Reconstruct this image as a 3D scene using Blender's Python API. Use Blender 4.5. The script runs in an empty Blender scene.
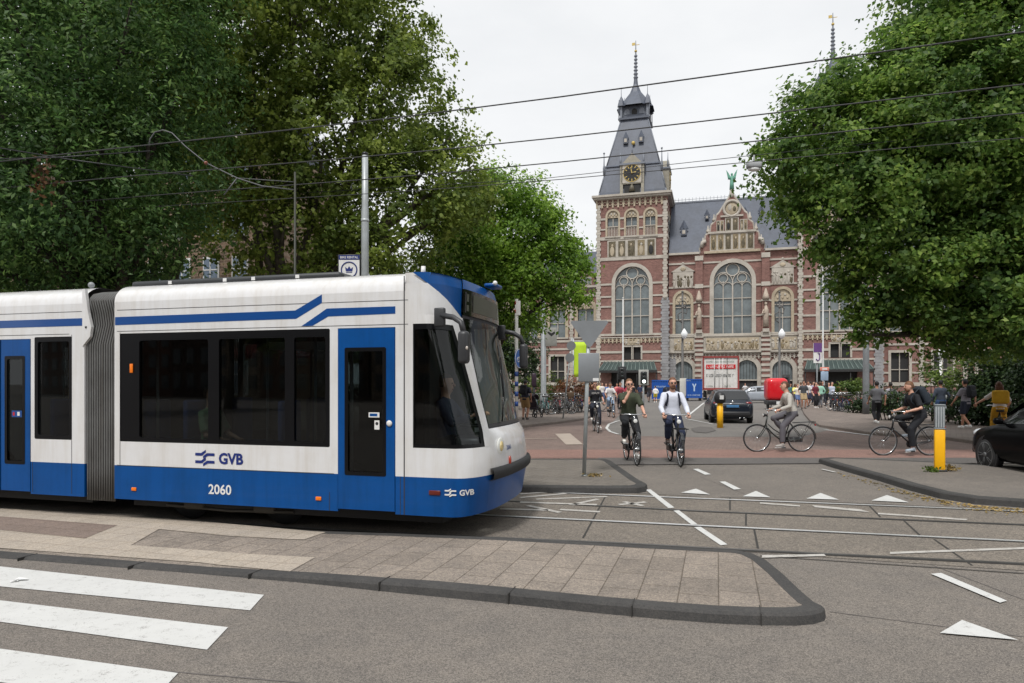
import bpy, bmesh, math, random
import numpy as np
from mathutils import Vector, Matrix
from mathutils.geometry import tessellate_polygon
R = math.radians
random.seed(7)
sc = bpy.context.scene
col = sc.collection

# ------------------------------------------------------------------ camera
FPX, HC, HY = 683.0, 1.72, 383.0
cam = bpy.data.cameras.new('camera')
cam.sensor_width = 36.0
cam.lens = 36.0 * FPX / 1024.0
cam.shift_y = (HY - 341.5) / 1024.0
cam.clip_end = 3000
camo = bpy.data.objects.new('camera', cam)
col.objects.link(camo)
camo.location = (0, 0, HC)
camo.rotation_euler = (R(90), 0, 0)
sc.camera = camo

# ------------------------------------------------------------------ world and sun (bright overcast)
SUN_EL, SUN_ROT = R(58), R(200)
w = bpy.data.worlds.new("World")
sc.world = w
w.use_nodes = True
nt = w.node_tree
nt.nodes.clear()
def wn(t, **k):
    n = nt.nodes.new(t)
    for a, b in k.items(): setattr(n, a, b)
    return n
sky = wn('ShaderNodeTexSky', sky_type='NISHITA', sun_disc=False)
sky.sun_elevation = SUN_EL
sky.sun_rotation = SUN_ROT
sky.air_density = 1.0
sky.dust_density = 4.0
hsv = wn('ShaderNodeHueSaturation'); hsv.inputs['Saturation'].default_value = 0.12
tc = wn('ShaderNodeTexCoord')
mp = wn('ShaderNodeMapping'); mp.inputs['Scale'].default_value = (1, 1, 2.4)
nz = wn('ShaderNodeTexNoise'); nz.inputs['Scale'].default_value = 2.2; nz.inputs['Detail'].default_value = 6; nz.inputs['Roughness'].default_value = .55
cr = wn('ShaderNodeValToRGB')
cr.color_ramp.elements[0].position = .3; cr.color_ramp.elements[0].color = (7.5, 7.7, 7.95, 1)
cr.color_ramp.elements[1].position = .7; cr.color_ramp.elements[1].color = (9.1, 9.2, 9.3, 1)
mx = wn('ShaderNodeMix', data_type='RGBA'); mx.inputs[0].default_value = .8
bg = wn('ShaderNodeBackground'); bg.inputs['Strength'].default_value = .108
ow = wn('ShaderNodeOutputWorld')
L = nt.links.new
L(tc.outputs['Generated'], mp.inputs['Vector']); L(mp.outputs['Vector'], nz.inputs['Vector'])
L(nz.outputs['Fac'], cr.inputs['Fac'])
L(sky.outputs['Color'], hsv.inputs['Color'])
L(hsv.outputs['Color'], mx.inputs[6]); L(cr.outputs['Color'], mx.inputs[7])
L(mx.outputs[2], bg.inputs['Color']); L(bg.outputs['Background'], ow.inputs['Surface'])

sl = bpy.data.lights.new('sun', 'SUN')
sl.energy = 2.3
sl.angle = R(10)
sl.color = (1, .975, .94)
so = bpy.data.objects.new('sun', sl)
col.objects.link(so)
# sun behind the camera, high, a little to the left
sd = Vector((math.sin(SUN_ROT) * math.cos(SUN_EL), math.cos(SUN_ROT) * math.cos(SUN_EL), math.sin(SUN_EL)))
so.rotation_euler = sd.to_track_quat('Z', 'Y').to_euler()
so.location = (0, -10, 30)

vs = sc.view_settings
vs.view_transform = 'Standard'
vs.look = 'None'
vs.exposure = 0.2
vs.gamma = 1.0
vs.use_curve_mapping = False
sc.cycles.max_bounces = 6
sc.cycles.transparent_max_bounces = 8

# ------------------------------------------------------------------ pixel helpers (places on the ground / on planes at real depth)
def G(px, py, z=0.0):
    Y = FPX * (HC - z) / (py - HY)
    return ((px - 512) * Y / FPX, Y)
def D(px, py, Y):
    return Vector(((px - 512) * Y / FPX, Y, HC + (HY - py) * Y / FPX))
class Plane:
    """vertical plane through P, running along (cos a, -sin a)"""
    def __init__(s, P, a):
        s.P = P; s.a = a; s.ds = (math.cos(a), -math.sin(a)); s.dt = (math.sin(a), math.cos(a))
    def uv(s, px, py, t=0.0):
        dx = (px - 512) / FPX; dz = (HY - py) / FPX
        Y = (t + s.P[0] * s.dt[0] + s.P[1] * s.dt[1]) / (dx * s.dt[0] + s.dt[1])
        X = dx * Y
        return ((X - s.P[0]) * s.ds[0] + (Y - s.P[1]) * s.ds[1], HC + Y * dz)
    def proj(s, u, t, z):
        X = s.P[0] + u * s.ds[0] + t * s.dt[0]; Y = s.P[1] + u * s.ds[1] + t * s.dt[1]
        return 512 + FPX * X / Y, HY - FPX * (z - HC) / Y
    def loc(s, x, y):
        dx, dy = x - s.P[0], y - s.P[1]
        return (dx * s.ds[0] + dy * s.ds[1], dx * s.dt[0] + dy * s.dt[1])

# ------------------------------------------------------------------ materials
MATS = {}
def srgb(r, g, b):
    f = lambda c: ((c / 255.) / 12.92 if c / 255. <= .04045 else ((c / 255. + .055) / 1.055) ** 2.4)
    return (f(r), f(g), f(b))
def mat(name, c, rough=.6, metal=0., var=.12, vscale=3., bump=0., bscale=60., coat=0., spec=.5, emit=None, dirt=0., dscale=.8):
    """principled paint with two octaves of colour variation, optional bump and grime"""
    if name in MATS: return MATS[name]
    m = bpy.data.materials.new(name); m.use_nodes = True
    t = m.node_tree; b = t.nodes['Principled BSDF']
    b.inputs['Roughness'].default_value = rough
    b.inputs['Metallic'].default_value = metal
    b.inputs['Specular IOR Level'].default_value = spec
    if coat: b.inputs['Coat Weight'].default_value = coat; b.inputs['Coat Roughness'].default_value = .06
    tc = t.nodes.new('ShaderNodeTexCoord')
    n = t.nodes.new('ShaderNodeTexNoise'); n.inputs['Scale'].default_value = vscale; n.inputs['Detail'].default_value = 8; n.inputs['Roughness'].default_value = .65
    t.links.new(tc.outputs['Object'], n.inputs['Vector'])
    r = t.nodes.new('ShaderNodeValToRGB')
    r.color_ramp.elements[0].position = .3; r.color_ramp.elements[1].position = .7
    r.color_ramp.elements[0].color = tuple(x * (1 - var) for x in c) + (1,)
    r.color_ramp.elements[1].color = tuple(min(1, x * (1 + var)) for x in c) + (1,)
    t.links.new(n.outputs['Fac'], r.inputs['Fac'])
    out = r.outputs['Color']
    if dirt:
        n2 = t.nodes.new('ShaderNodeTexNoise'); n2.inputs['Scale'].default_value = dscale; n2.inputs['Detail'].default_value = 10; n2.inputs['Roughness'].default_value = .7
        t.links.new(tc.outputs['Object'], n2.inputs['Vector'])
        r2 = t.nodes.new('ShaderNodeValToRGB'); r2.color_ramp.elements[0].position = .45; r2.color_ramp.elements[1].position = .75
        r2.color_ramp.elements[0].color = (1, 1, 1, 1); k = 1 - dirt; r2.color_ramp.elements[1].color = (k, k * .97, k * .93, 1)
        t.links.new(n2.outputs['Fac'], r2.inputs['Fac'])
        mxx = t.nodes.new('ShaderNodeMix'); mxx.data_type = 'RGBA'; mxx.blend_type = 'MULTIPLY'; mxx.inputs[0].default_value = 1
        t.links.new(out, mxx.inputs[6]); t.links.new(r2.outputs['Color'], mxx.inputs[7]); out = mxx.outputs[2]
    t.links.new(out, b.inputs['Base Color'])
    if bump:
        n3 = t.nodes.new('ShaderNodeTexNoise'); n3.inputs['Scale'].default_value = bscale; n3.inputs['Detail'].default_value = 4
        t.links.new(tc.outputs['Object'], n3.inputs['Vector'])
        bp = t.nodes.new('ShaderNodeBump'); bp.inputs['Strength'].default_value = bump; bp.inputs['Distance'].default_value = .02
        t.links.new(n3.outputs['Fac'], bp.inputs['Height']); t.links.new(bp.outputs['Normal'], b.inputs['Normal'])
    if emit:
        b.inputs['Emission Color'].default_value = emit[:3] + (1,); b.inputs['Emission Strength'].default_value = emit[3]
    MATS[name] = m
    return m

def asphalt(name, c, speck=.45, sscale=110., patch=.18, pscale=.5, rough=.9, bump=.35):
    """aggregate speckle + broad stains"""
    if name in MATS: return MATS[name]
    m = mat(name, c, rough, var=.02, spec=.25)
    t = m.node_tree; b = t.nodes['Principled BSDF']
    tc = t.nodes.new('ShaderNodeTexCoord')
    def N(scale, detail, ro):
        n = t.nodes.new('ShaderNodeTexNoise'); n.inputs['Scale'].default_value = scale; n.inputs['Detail'].default_value = detail; n.inputs['Roughness'].default_value = ro
        t.links.new(tc.outputs['Object'], n.inputs['Vector']); return n
    def ramp(src, p0, p1, v0, v1):
        r = t.nodes.new('ShaderNodeValToRGB'); r.color_ramp.elements[0].position = p0; r.color_ramp.elements[1].position = p1
        r.color_ramp.elements[0].color = (v0, v0, v0, 1); r.color_ramp.elements[1].color = (v1, v1 * .985, v1 * .96, 1)
        t.links.new(src, r.inputs['Fac']); return r.outputs['Color']
    a = ramp(N(sscale, 5, .8).outputs['Fac'], .36, .64, 1 - speck, 1 + speck)
    v = t.nodes.new('ShaderNodeTexVoronoi'); v.inputs['Scale'].default_value = sscale * .75
    t.links.new(tc.outputs['Object'], v.inputs['Vector'])
    vv = t.nodes.new('ShaderNodeSeparateColor'); t.links.new(v.outputs['Color'], vv.inputs['Color'])
    a2 = ramp(vv.outputs[0], .0, 1., 1 - speck * .6, 1 + speck * .6)
    p = ramp(N(pscale, 9, .7).outputs['Fac'], .3, .7, 1 - patch, 1 + patch)
    p2 = ramp(N(pscale * 9, 6, .7).outputs['Fac'], .35, .7, 1 - patch * .5, 1 + patch * .5)
    def mul(x, y):
        q = t.nodes.new('ShaderNodeMix'); q.data_type = 'RGBA'; q.blend_type = 'MULTIPLY'; q.inputs[0].default_value = 1
        q.clamp_result = False
        t.links.new(x, q.inputs[6]); t.links.new(y, q.inputs[7]); return q.outputs[2]
    rgb = t.nodes.new('ShaderNodeRGB'); rgb.outputs[0].default_value = c + (1,)
    o = mul(mul(mul(rgb.outputs[0], a), a2), mul(p, p2))
    t.links.new(o, b.inputs['Base Color'])
    if bump:
        bp = t.nodes.new('ShaderNodeBump'); bp.inputs['Strength'].default_value = bump; bp.inputs['Distance'].default_value = .004
        t.links.new(v.outputs['Distance'], bp.inputs['Height']); t.links.new(bp.outputs['Normal'], b.inputs['Normal'])
    return m

def paving(name, c, bw, bh, mortar=.008, dark=.55, speck=.3, rot=0., offset=.5, var=.12, patch=.15):
    """slabs / clinkers laid in rows, in object space"""
    if name in MATS: return MATS[name]
    m = asphalt(name, c, speck, 90, patch, .6, bump=.15)
    t = m.node_tree; b = t.nodes['Principled BSDF']
    src = b.inputs['Base Color'].links[0].from_socket
    tc = t.nodes.new('ShaderNodeTexCoord'); mp = t.nodes.new('ShaderNodeMapping'); mp.inputs['Rotation'].default_value = (0, 0, rot)
    t.links.new(tc.outputs['Object'], mp.inputs['Vector'])
    br = t.nodes.new('ShaderNodeTexBrick'); br.offset = offset
    br.inputs['Scale'].default_value = 1; br.inputs['Brick Width'].default_value = bw; br.inputs['Row Height'].default_value = bh
    br.inputs['Mortar Size'].default_value = mortar; br.inputs['Mortar Smooth'].default_value = .3; br.inputs['Bias'].default_value = 0
    br.inputs['Color1'].default_value = (1 - var,) * 3 + (1,); br.inputs['Color2'].default_value = (1 + var,) * 3 + (1,); br.inputs['Mortar'].default_value = (dark, dark * .97, dark * .93, 1)
    t.links.new(mp.outputs['Vector'], br.inputs['Vector'])
    q = t.nodes.new('ShaderNodeMix'); q.data_type = 'RGBA'; q.blend_type = 'MULTIPLY'; q.inputs[0].default_value = 1
    t.links.new(src, q.inputs[6]); t.links.new(br.outputs['Color'], q.inputs[7]); t.links.new(q.outputs[2], b.inputs['Base Color'])
    bp = t.nodes.new('ShaderNodeBump'); bp.inputs['Strength'].default_value = .5; bp.inputs['Distance'].default_value = .01; bp.invert = True
    t.links.new(br.outputs['Fac'], bp.inputs['Height']); t.links.new(bp.outputs['Normal'], b.inputs['Normal'])
    return m

def glass_mat(name, tint, see=.3, rough=.02):
    """thin tinted pane: part see-through, part dark, with a mirror coat"""
    if name in MATS: return MATS[name]
    m = bpy.data.materials.new(name); m.use_nodes = True
    t = m.node_tree; t.nodes.clear()
    o = t.nodes.new('ShaderNodeOutputMaterial'); tr = t.nodes.new('ShaderNodeBsdfTransparent'); gl = t.nodes.new('ShaderNodeBsdfGlossy')
    tr.inputs['Color'].default_value = tuple(see * x for x in tint) + (1,)
    gl.inputs['Roughness'].default_value = rough
    lw = t.nodes.new('ShaderNodeLayerWeight'); pw = t.nodes.new('ShaderNodeMath'); pw.operation = 'POWER'; pw.inputs[1].default_value = 5
    fr = t.nodes.new('ShaderNodeMath'); fr.operation = 'MULTIPLY_ADD'; fr.inputs[1].default_value = .9; fr.inputs[2].default_value = .045
    t.links.new(lw.outputs['Facing'], pw.inputs[0]); t.links.new(pw.outputs[0], fr.inputs[0])
    mx = t.nodes.new('ShaderNodeMixShader')
    t.links.new(fr.outputs[0], mx.inputs[0]); t.links.new(tr.outputs[0], mx.inputs[1]); t.links.new(gl.outputs[0], mx.inputs[2])
    t.links.new(mx.outputs[0], o.inputs['Surface'])
    MATS[name] = m
    return m

# ------------------------------------------------------------------ mesh builder
class MB:
    def __init__(s): s.v = []; s.f = []; s.mi = []; s.sm = []; s.xf = None
    def add(s, vs, fs, mi=0, smooth=False):
        o = len(s.v)
        if s.xf is not None: vs = [tuple(s.xf @ Vector(p)) for p in vs]
        s.v += [tuple(p) for p in vs]
        for f in fs: s.f.append(tuple(i + o for i in f)); s.mi.append(mi); s.sm.append(smooth)
        return s
    def box(s, c, d, mi=0, rz=0., top=(1, 1), m=None):
        x, y, z = (k / 2 for k in d); a, b = top
        P = [(-x, -y, -z), (x, -y, -z), (x, y, -z), (-x, y, -z), (-x * a, -y * b, z), (x * a, -y * b, z), (x * a, y * b, z), (-x * a, y * b, z)]
        M = m if m is not None else Matrix.Rotation(rz, 4, 'Z')
        P = [tuple((M @ Vector(p)) + Vector(c)) for p in P]
        return s.add(P, [(3, 2, 1, 0), (4, 5, 6, 7), (0, 1, 5, 4), (1, 2, 6, 5), (2, 3, 7, 6), (3, 0, 4, 7)], mi)
    def rbox(s, c, d, r=.02, mi=0, seg=2, m=None, smooth=True):
        bm = bmesh.new(); bmesh.ops.create_cube(bm, size=1)
        for v in bm.verts: v.co = Vector((v.co.x * d[0], v.co.y * d[1], v.co.z * d[2]))
        bmesh.ops.bevel(bm, geom=bm.edges[:], offset=min(r, min(d) * .49), segments=seg, affect='EDGES', profile=.5)
        M = Matrix.Translation(Vector(c)) @ (m if m is not None else Matrix.Identity(4))
        bm.verts.index_update()
        P = [tuple(M @ v.co) for v in bm.verts]; F = [tuple(v.index for v in f.verts) for f in bm.faces]
        bm.free(); return s.add(P, F, mi, smooth)
    def path(s, pts, r, n=8, mi=0, closed=False, cap=True, smooth=True, sq=(1, 1)):
        pts = [Vector(p) for p in pts]; N = len(pts)
        rs = r if isinstance(r, (list, tuple)) else [r] * N
        V = []; up = None
        for i, p in enumerate(pts):
            if closed: d = pts[(i + 1) % N] - pts[i - 1]
            else: d = pts[min(i + 1, N - 1)] - pts[max(i - 1, 0)]
            if d.length < 1e-9: d = Vector((0, 0, 1))
            d.normalize()
            if up is None:
                up = Vector((0, 0, 1)) if abs(d.z) < .9 else Vector((1, 0, 0))
            a = up - d * up.dot(d)
            if a.length < 1e-6: a = d.orthogonal()
            a.normalize(); b = d.cross(a); up = a
            for k in range(n):
                t = 2 * math.pi * k / n
                V.append(p + (a * math.cos(t) * sq[0] + b * math.sin(t) * sq[1]) * rs[i])
        F = []
        for i in range(N if closed else N - 1):
            j = (i + 1) % N
            for k in range(n):
                l = (k + 1) % n
                F.append((i * n + k, i * n + l, j * n + l, j * n + k))
        if not closed and cap: F.append(tuple(range(n))[::-1]); F.append(tuple((N - 1) * n + k for k in range(n)))
        return s.add(V, F, mi, smooth)
    def tube(s, a, b, r, r2=None, n=8, mi=0): return s.path([a, b], [r, r if r2 is None else r2], n, mi)
    def lathe(s, prof, c=(0, 0, 0), n=16, mi=0, smooth=True, axis='Z'):
        V = []; F = []
        for (r, z) in prof:
            for k in range(n):
                t = 2 * math.pi * k / n
                p = (r * math.cos(t), r * math.sin(t), z)
                if axis == 'Y': p = (p[0], p[2], p[1])
                if axis == 'X': p = (p[2], p[0], p[1])
                V.append((p[0] + c[0], p[1] + c[1], p[2] + c[2]))
        for i in range(len(prof) - 1):
            for k in range(n):
                l = (k + 1) % n; F.append((i * n + k, i * n + l, (i + 1) * n + l, (i + 1) * n + k))
        F.append(tuple(range(n))[::-1]); F.append(tuple((len(prof) - 1) * n + k for k in range(n)))
        return s.add(V, F, mi, smooth)
    def ball(s, c, r, mi=0, n=12, m=10, rot=None):
        if not isinstance(r, (tuple, list)): r = (r, r, r)
        V = []; F = []
        for i in range(m + 1):
            p = math.pi * i / m
            for k in range(n):
                t = 2 * math.pi * k / n
                q = Vector((r[0] * math.sin(p) * math.cos(t), r[1] * math.sin(p) * math.sin(t), r[2] * math.cos(p)))
                if rot is not None: q = rot @ q
                V.append(q + Vector(c))
        for i in range(m):
            for k in range(n):
                l = (k + 1) % n; F.append((i * n + k, (i + 1) * n + k, (i + 1) * n + l, i * n + l))
        return s.add(V, F, mi, True)
    def ring(s, c, Rr, r, axis='Y', n=32, k=6, mi=0):
        P = []
        for i in range(n):
            t = 2 * math.pi * i / n; a, b = Rr * math.cos(t), Rr * math.sin(t)
            P.append(Vector(c) + (Vector((a, 0, b)) if axis == 'Y' else Vector((0, a, b)) if axis == 'X' else Vector((a, b, 0))))
        return s.path(P, r, k, mi, closed=True)
    def poly(s, outer, holes=(), d=.0, mi=0, fn=None, smi=None, bmi=None):
        """2-D outline with holes -> solid slab; fn(u, v, depth) gives 3-D"""
        if fn is None: fn = lambda u, v, w: (u, v, w)
        loops = [list(outer)] + [list(h) for h in holes]
        flat = [p for l in loops for p in l]
        tris = tessellate_polygon([[Vector((p[0], p[1], 0)) for p in l] for l in loops])
        n = len(flat)
        o3 = []
        for t in tris:
            a, b, c_ = (flat[i] for i in t)
            if (b[0] - a[0]) * (c_[1] - a[1]) - (b[1] - a[1]) * (c_[0] - a[0]) < 0: t = (t[0], t[2], t[1])
            o3.append(t)
        V = [fn(p[0], p[1], 0) for p in flat]
        F = [tuple(t) for t in o3]
        if d:
            V += [fn(p[0], p[1], d) for p in flat]
            B = [tuple(i + n for i in t)[::-1] for t in o3]
            if bmi is None: F += B
        s.add(V, F, mi)
        if d and bmi is not None: s.add(V, B, bmi)
        if d:
            o = 0; F2 = []
            for l in loops:
                k = len(l)
                for i in range(k):
                    j = (i + 1) % k; F2.append((o + i, o + j, n + o + j, n + o + i))
                o += k
            s.add(V, F2, mi if smi is None else smi)
        return s
    def grid(s, rows, mi=0, smooth=True, closed=False):
        n = len(rows[0]); V = [p for r in rows for p in r]; F = []
        for i in range(len(rows) - 1):
            for k in range(n if closed else n - 1):
                l = (k + 1) % n
                F.append((i * n + k, i * n + l, (i + 1) * n + l, (i + 1) * n + k))
        return s.add(V, F, mi, smooth)
    def build(s, name, mats, parent=None, loc=None, rz=None, bevel=0.):
        me = bpy.data.meshes.new(name)
        me.from_pydata(s.v, [], s.f)
        if not isinstance(mats, (list, tuple)): mats = [mats]
        for m in mats: me.materials.append(m)
        me.polygons.foreach_set('material_index', s.mi); me.polygons.foreach_set('use_smooth', s.sm)
        bm = bmesh.new(); bm.from_mesh(me); bmesh.ops.recalc_face_normals(bm, faces=bm.faces); bm.to_mesh(me); bm.free()
        me.update()
        o = bpy.data.objects.new(name, me); col.objects.link(o)
        if parent is not None: o.parent = parent
        if loc is not None: o.location = loc
        if rz is not None: o.rotation_euler = (0, 0, rz)
        if bevel:
            b = o.modifiers.new('bevel', 'BEVEL'); b.width = bevel; b.segments = 2; b.limit_method = 'ANGLE'; b.angle_limit = R(40)
        return o

_tx = {}
def text_tris(txt, size=1., bold=0., shear=0.):
    k = (txt, bold, shear)
    if k not in _tx:
        c = bpy.data.curves.new('t', 'FONT'); c.body = txt; c.align_x = 'CENTER'; c.align_y = 'CENTER'; c.offset = bold; c.shear = shear; c.resolution_u = 3
        o = bpy.data.objects.new('t', c); col.objects.link(o)
        bpy.context.view_layer.update()
        me = bpy.data.meshes.new_from_object(o.evaluated_get(bpy.context.evaluated_depsgraph_get()))
        _tx[k] = ([tuple(v.co) for v in me.vertices], [tuple(p.vertices) for p in me.polygons])
        bpy.data.objects.remove(o); bpy.data.meshes.remove(me); bpy.data.curves.remove(c)
    v, f = _tx[k]
    return [(a * size, b * size) for a, b, _ in v], f
def add_text(mb, txt, fn, u, v, size, mi=0, bold=0., wide=1., shear=0.):
    P, F = text_tris(txt, size, bold, shear)
    mb.add([fn(u + a * wide, v + b) for a, b in P], F, mi)

# ------------------------------------------------------------------ things
def empty(name, loc=(0, 0, 0), rz=0.):
    o = bpy.data.objects.new(name, None); col.objects.link(o); o.location = loc; o.rotation_euler = (0, 0, rz); o.empty_display_size = .3
    return o
def tag(o, label=None, cat=None, group=None, kind=None):
    if label: o['label'] = label
    if cat: o['category'] = cat
    if group: o['group'] = group
    if kind: o['kind'] = kind
    return o
def thing(name, label, cat, loc=(0, 0, 0), rz=0., group=None): return tag(empty(name, loc, rz), label, cat, group)
def copy_tree(o, parent=None):
    c = o.copy(); col.objects.link(c)
    if parent is not None: c.parent = parent
    for ch in list(o.children): copy_tree(ch, c)
    return c
def struct(name, mb, m, label=None, cat=None, **k):
    o = mb.build(name, m, **k); o['kind'] = 'structure'
    return o

# common materials
M = {}
M['steel'] = mat('galvanised_steel', (.40, .43, .44), .45, .25, .1, 6, dirt=.25)
M['pole'] = mat('grey_painted_pole', (.27, .29, .3), .5, .1, .1, 5, dirt=.3)
M['signback'] = mat('sign_back_grey', (.24, .255, .27), .5, .25, .06, 4, dirt=.15)
M['white'] = mat('white_paint', (.72, .72, .71), .45, var=.05, dirt=.15)
M['black'] = mat('black_plastic', (.018, .018, .02), .5, var=.2)
M['rubber'] = mat('rubber', (.02, .02, .021), .8, var=.2)
M['darkmetal'] = mat('dark_metal', (.03, .031, .034), .35, .4, .15)
M['chrome'] = mat('chrome', (.6, .61, .62), .18, .9, .05)
M['yellow'] = mat('yellow_paint', srgb(250, 185, 10), .45, var=.06, dirt=.2)
M['red'] = mat('red_paint', srgb(190, 25, 30), .4, var=.06, dirt=.1)
# ================================================================== GROUND
m_road = asphalt('road_asphalt', srgb(114, 110, 107), .6, 150, .14, .45)
m_road_far = asphalt('road_asphalt_smooth', srgb(112, 110, 109), .25, 80, .14, .5)
m_bed = asphalt('track_concrete', srgb(115, 110, 105), .45, 80, .16, .7)
m_band = asphalt('dark_asphalt', srgb(97, 95, 95), .3, 80, .12, .8)
m_redband = asphalt('red_asphalt', srgb(134, 108, 102), .3, 70, .14, .6)
m_plaza = paving('plaza_clinkers', srgb(124, 110, 106), .21, .105, .008, .72, .25, R(20))
m_walk = paving('pavement_slabs', srgb(120, 112, 108), .3, .3, .008, .7, .25, R(16))
m_slab = paving('island_slabs', srgb(131, 124, 118), .46, .298, .006, .55, .38, R(90), .37, .1, .2)
m_isl2 = paving('kerb_island_slabs', srgb(112, 108, 104), .3, .3, .007, .7, .3, R(16), .5, .07)
m_tan = paving('tactile_pavers', srgb(164, 156, 147), .3, .3, .007, .78, .25, 0, 0., .05, .08)
m_darkpav = paving('dark_pavers', srgb(125, 113, 107), .3, .3, .007, .75, .3, 0, 0., .05, .08)
m_kerb = asphalt('kerb_stone', srgb(70, 70, 71), .2, 110, .2, 1.5)
m_rail = mat('rail_head', (.8, .8, .8), .5, .8, .1)
m_raildull = mat('rail_dull', (.12, .115, .11), .5, .5, .2)
m_groove = mat('groove', (.03, .028, .026), .9)
m_joint = mat('slab_joint', (.035, .033, .03), .9)

def worn(name, c, under, wear=.5, scale=7.):
    m = mat(name, c, .7, var=.05)
    t = m.node_tree; b = t.nodes['Principled BSDF']; src = b.inputs['Base Color'].links[0].from_socket
    tc = t.nodes.new('ShaderNodeTexCoord'); n = t.nodes.new('ShaderNodeTexNoise'); n.inputs['Scale'].default_value = scale; n.inputs['Detail'].default_value = 12; n.inputs['Roughness'].default_value = .8
    t.links.new(tc.outputs['Object'], n.inputs['Vector'])
    n2 = t.nodes.new('ShaderNodeTexNoise'); n2.inputs['Scale'].default_value = 120; n2.inputs['Detail'].default_value = 3
    t.links.new(tc.outputs['Object'], n2.inputs['Vector'])
    ad = t.nodes.new('ShaderNodeMath'); ad.operation = 'MULTIPLY_ADD'; ad.inputs[1].default_value = .5
    t.links.new(n2.outputs['Fac'], ad.inputs[0]); t.links.new(n.outputs['Fac'], ad.inputs[2])
    r = t.nodes.new('ShaderNodeValToRGB'); r.color_ramp.elements[0].position = wear + .25; r.color_ramp.elements[1].position = wear + .42
    t.links.new(ad.outputs[0], r.inputs['Fac'])
    q = t.nodes.new('ShaderNodeMix'); q.data_type = 'RGBA'; t.links.new(r.outputs['Color'], q.inputs[0]); t.links.new(src, q.inputs[6]); q.inputs[7].default_value = under + (1,)
    t.links.new(q.outputs[2], b.inputs['Base Color'])
    return m
m_paint = worn('road_paint', (.56, .56, .545), srgb(124, 120, 116), .56, 11.)
m_paintold = worn('old_road_paint', (.46, .44, .41), srgb(118, 111, 103), .5, 6.)

mb = MB(); mb.add([(-900, -300, 0), (900, -300, 0), (900, 1500, 0), (-900, 1500, 0)], [(0, 1, 2, 3)]); struct('ground', mb, m_road)

def sheet(name, px, m, z, wpts=False, mbx=None):
    P = [p if wpts else G(p[0], p[1]) for p in px]
    b = mbx or MB()
    b.poly(P, fn=lambda u, v, d: (u, v, z))
    if mbx is None: return struct(name, b, m)
def strip_pts(pts, wd):
    """polyline in metres -> outline polygon of constant width"""
    pts = [Vector(p) for p in pts]; Lp = []; Rp = []
    for i, p in enumerate(pts):
        d = pts[min(i + 1, len(pts) - 1)] - pts[max(i - 1, 0)]; d.normalize(); n = Vector((-d.y, d.x)) * wd / 2
        Lp.append(p + n); Rp.append(p - n)
    return Lp, Rp
def strip(mbx, px, wd, z, mi=0, off=0., wpts=False):
    P = [p if wpts else G(p[0], p[1]) for p in px]
    if off:
        a, _ = strip_pts(P, 2 * off) if off > 0 else (strip_pts(P, -2 * off)[1], 0); P = a
    a, b = strip_pts(P, wd); n = len(a)
    mbx.add([(p.x, p.y, z) for p in a] + [(p.x, p.y, z) for p in b], [(i, i + 1, n + i + 1, n + i) for i in range(n - 1)], mi)

# far clinkers, road to the museum, bands across
sheet('plaza', [(-900, 462), (1900, 462), (1900, 396.5), (-900, 396.5)], m_plaza, .004)
sheet('far_road', [(606, 429), (612, 433), (622, 436), (700, 437.5), (724, 437), (800, 437), (830, 430), (812, 421), (803, 411), (796, 402), (700, 397.5), (636, 397.5), (622, 412), (612, 423)], m_road_far, .008)
sheet('bike_path', [(-900, 458.5), (1900, 458.5), (1900, 450), (-900, 450)], m_redband, .012)
sheet('asphalt_band', [(598, 465.5), (835, 464), (1300, 464), (1300, 458.4), (598, 458.4)], m_band, .016)
sheet('near_road', [(-300, 700), (1500, 700), (1500, 465.2), (-300, 465.2)], m_road, .004) if False else None
sheet('tram_track_bed', [(-420, 478), (0, 504), (330, 528), (712, 550), (1024, 571), (1300, 589), (1300, 527), (1024, 513), (700, 497), (520, 487), (300, 474), (-420, 430)], m_bed, .004)

# rails: head + groove beside it
for nm, pts, hm in (('tram_rail', [(-420, 481), (0, 508.5), (330, 530), (500, 538.3), (615, 543.2), (700, 548), (1024, 564), (1300, 578)], m_raildull),
                    ('tram_rail', [(-420, 473), (0, 492), (300, 506.5), (500, 516.2), (700, 526), (1024, 541.7), (1300, 555)], m_rail),
                    ('tram_rail', [(-420, 455), (0, 476), (300, 490), (523, 501.8), (617, 507.0), (700, 511.3), (1024, 525), (1300, 536.5)], m_raildull),
                    ('tram_rail', [(-420, 448), (0, 467), (300, 481), (523, 491.6), (700, 498.8), (860, 505), (1024, 511.5), (1300, 522)], m_rail)):
    b = MB(); strip(b, pts, .062 if hm is m_rail else .05, .009, 0); strip(b, pts, .045, .0085, 1, -.055); struct(nm, b, [hm, m_groove])
b = MB()
for l in ([(605.5, 496.6), (583, 538.6)], [(730, 498), (730, 510.5)], [(746, 513), (746, 526)], [(754, 529), (758, 549)], [(869, 505.8), (880.4, 517.5)], [(902.5, 519.7), (920, 535.9)], [(934, 539.7), (972, 566)],
          [(760, 556.5), (1024, 574)], [(720, 497.4), (1024, 511)], [(470, 484.6), (700, 497)]):
    strip(b, l, .022, .0075)
struct('slab_joint', b, m_joint)
# patch seams in the near asphalt
b = MB()
for l in ([(-200, 640), (300, 683), (420, 700)], [(830, 612), (1200, 660)], [(1024, 600), (700, 477)]):
    strip(b, l, .012, .003)
struct('asphalt_seam', b, mat('seam', srgb(98, 93, 90), .9))

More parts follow.
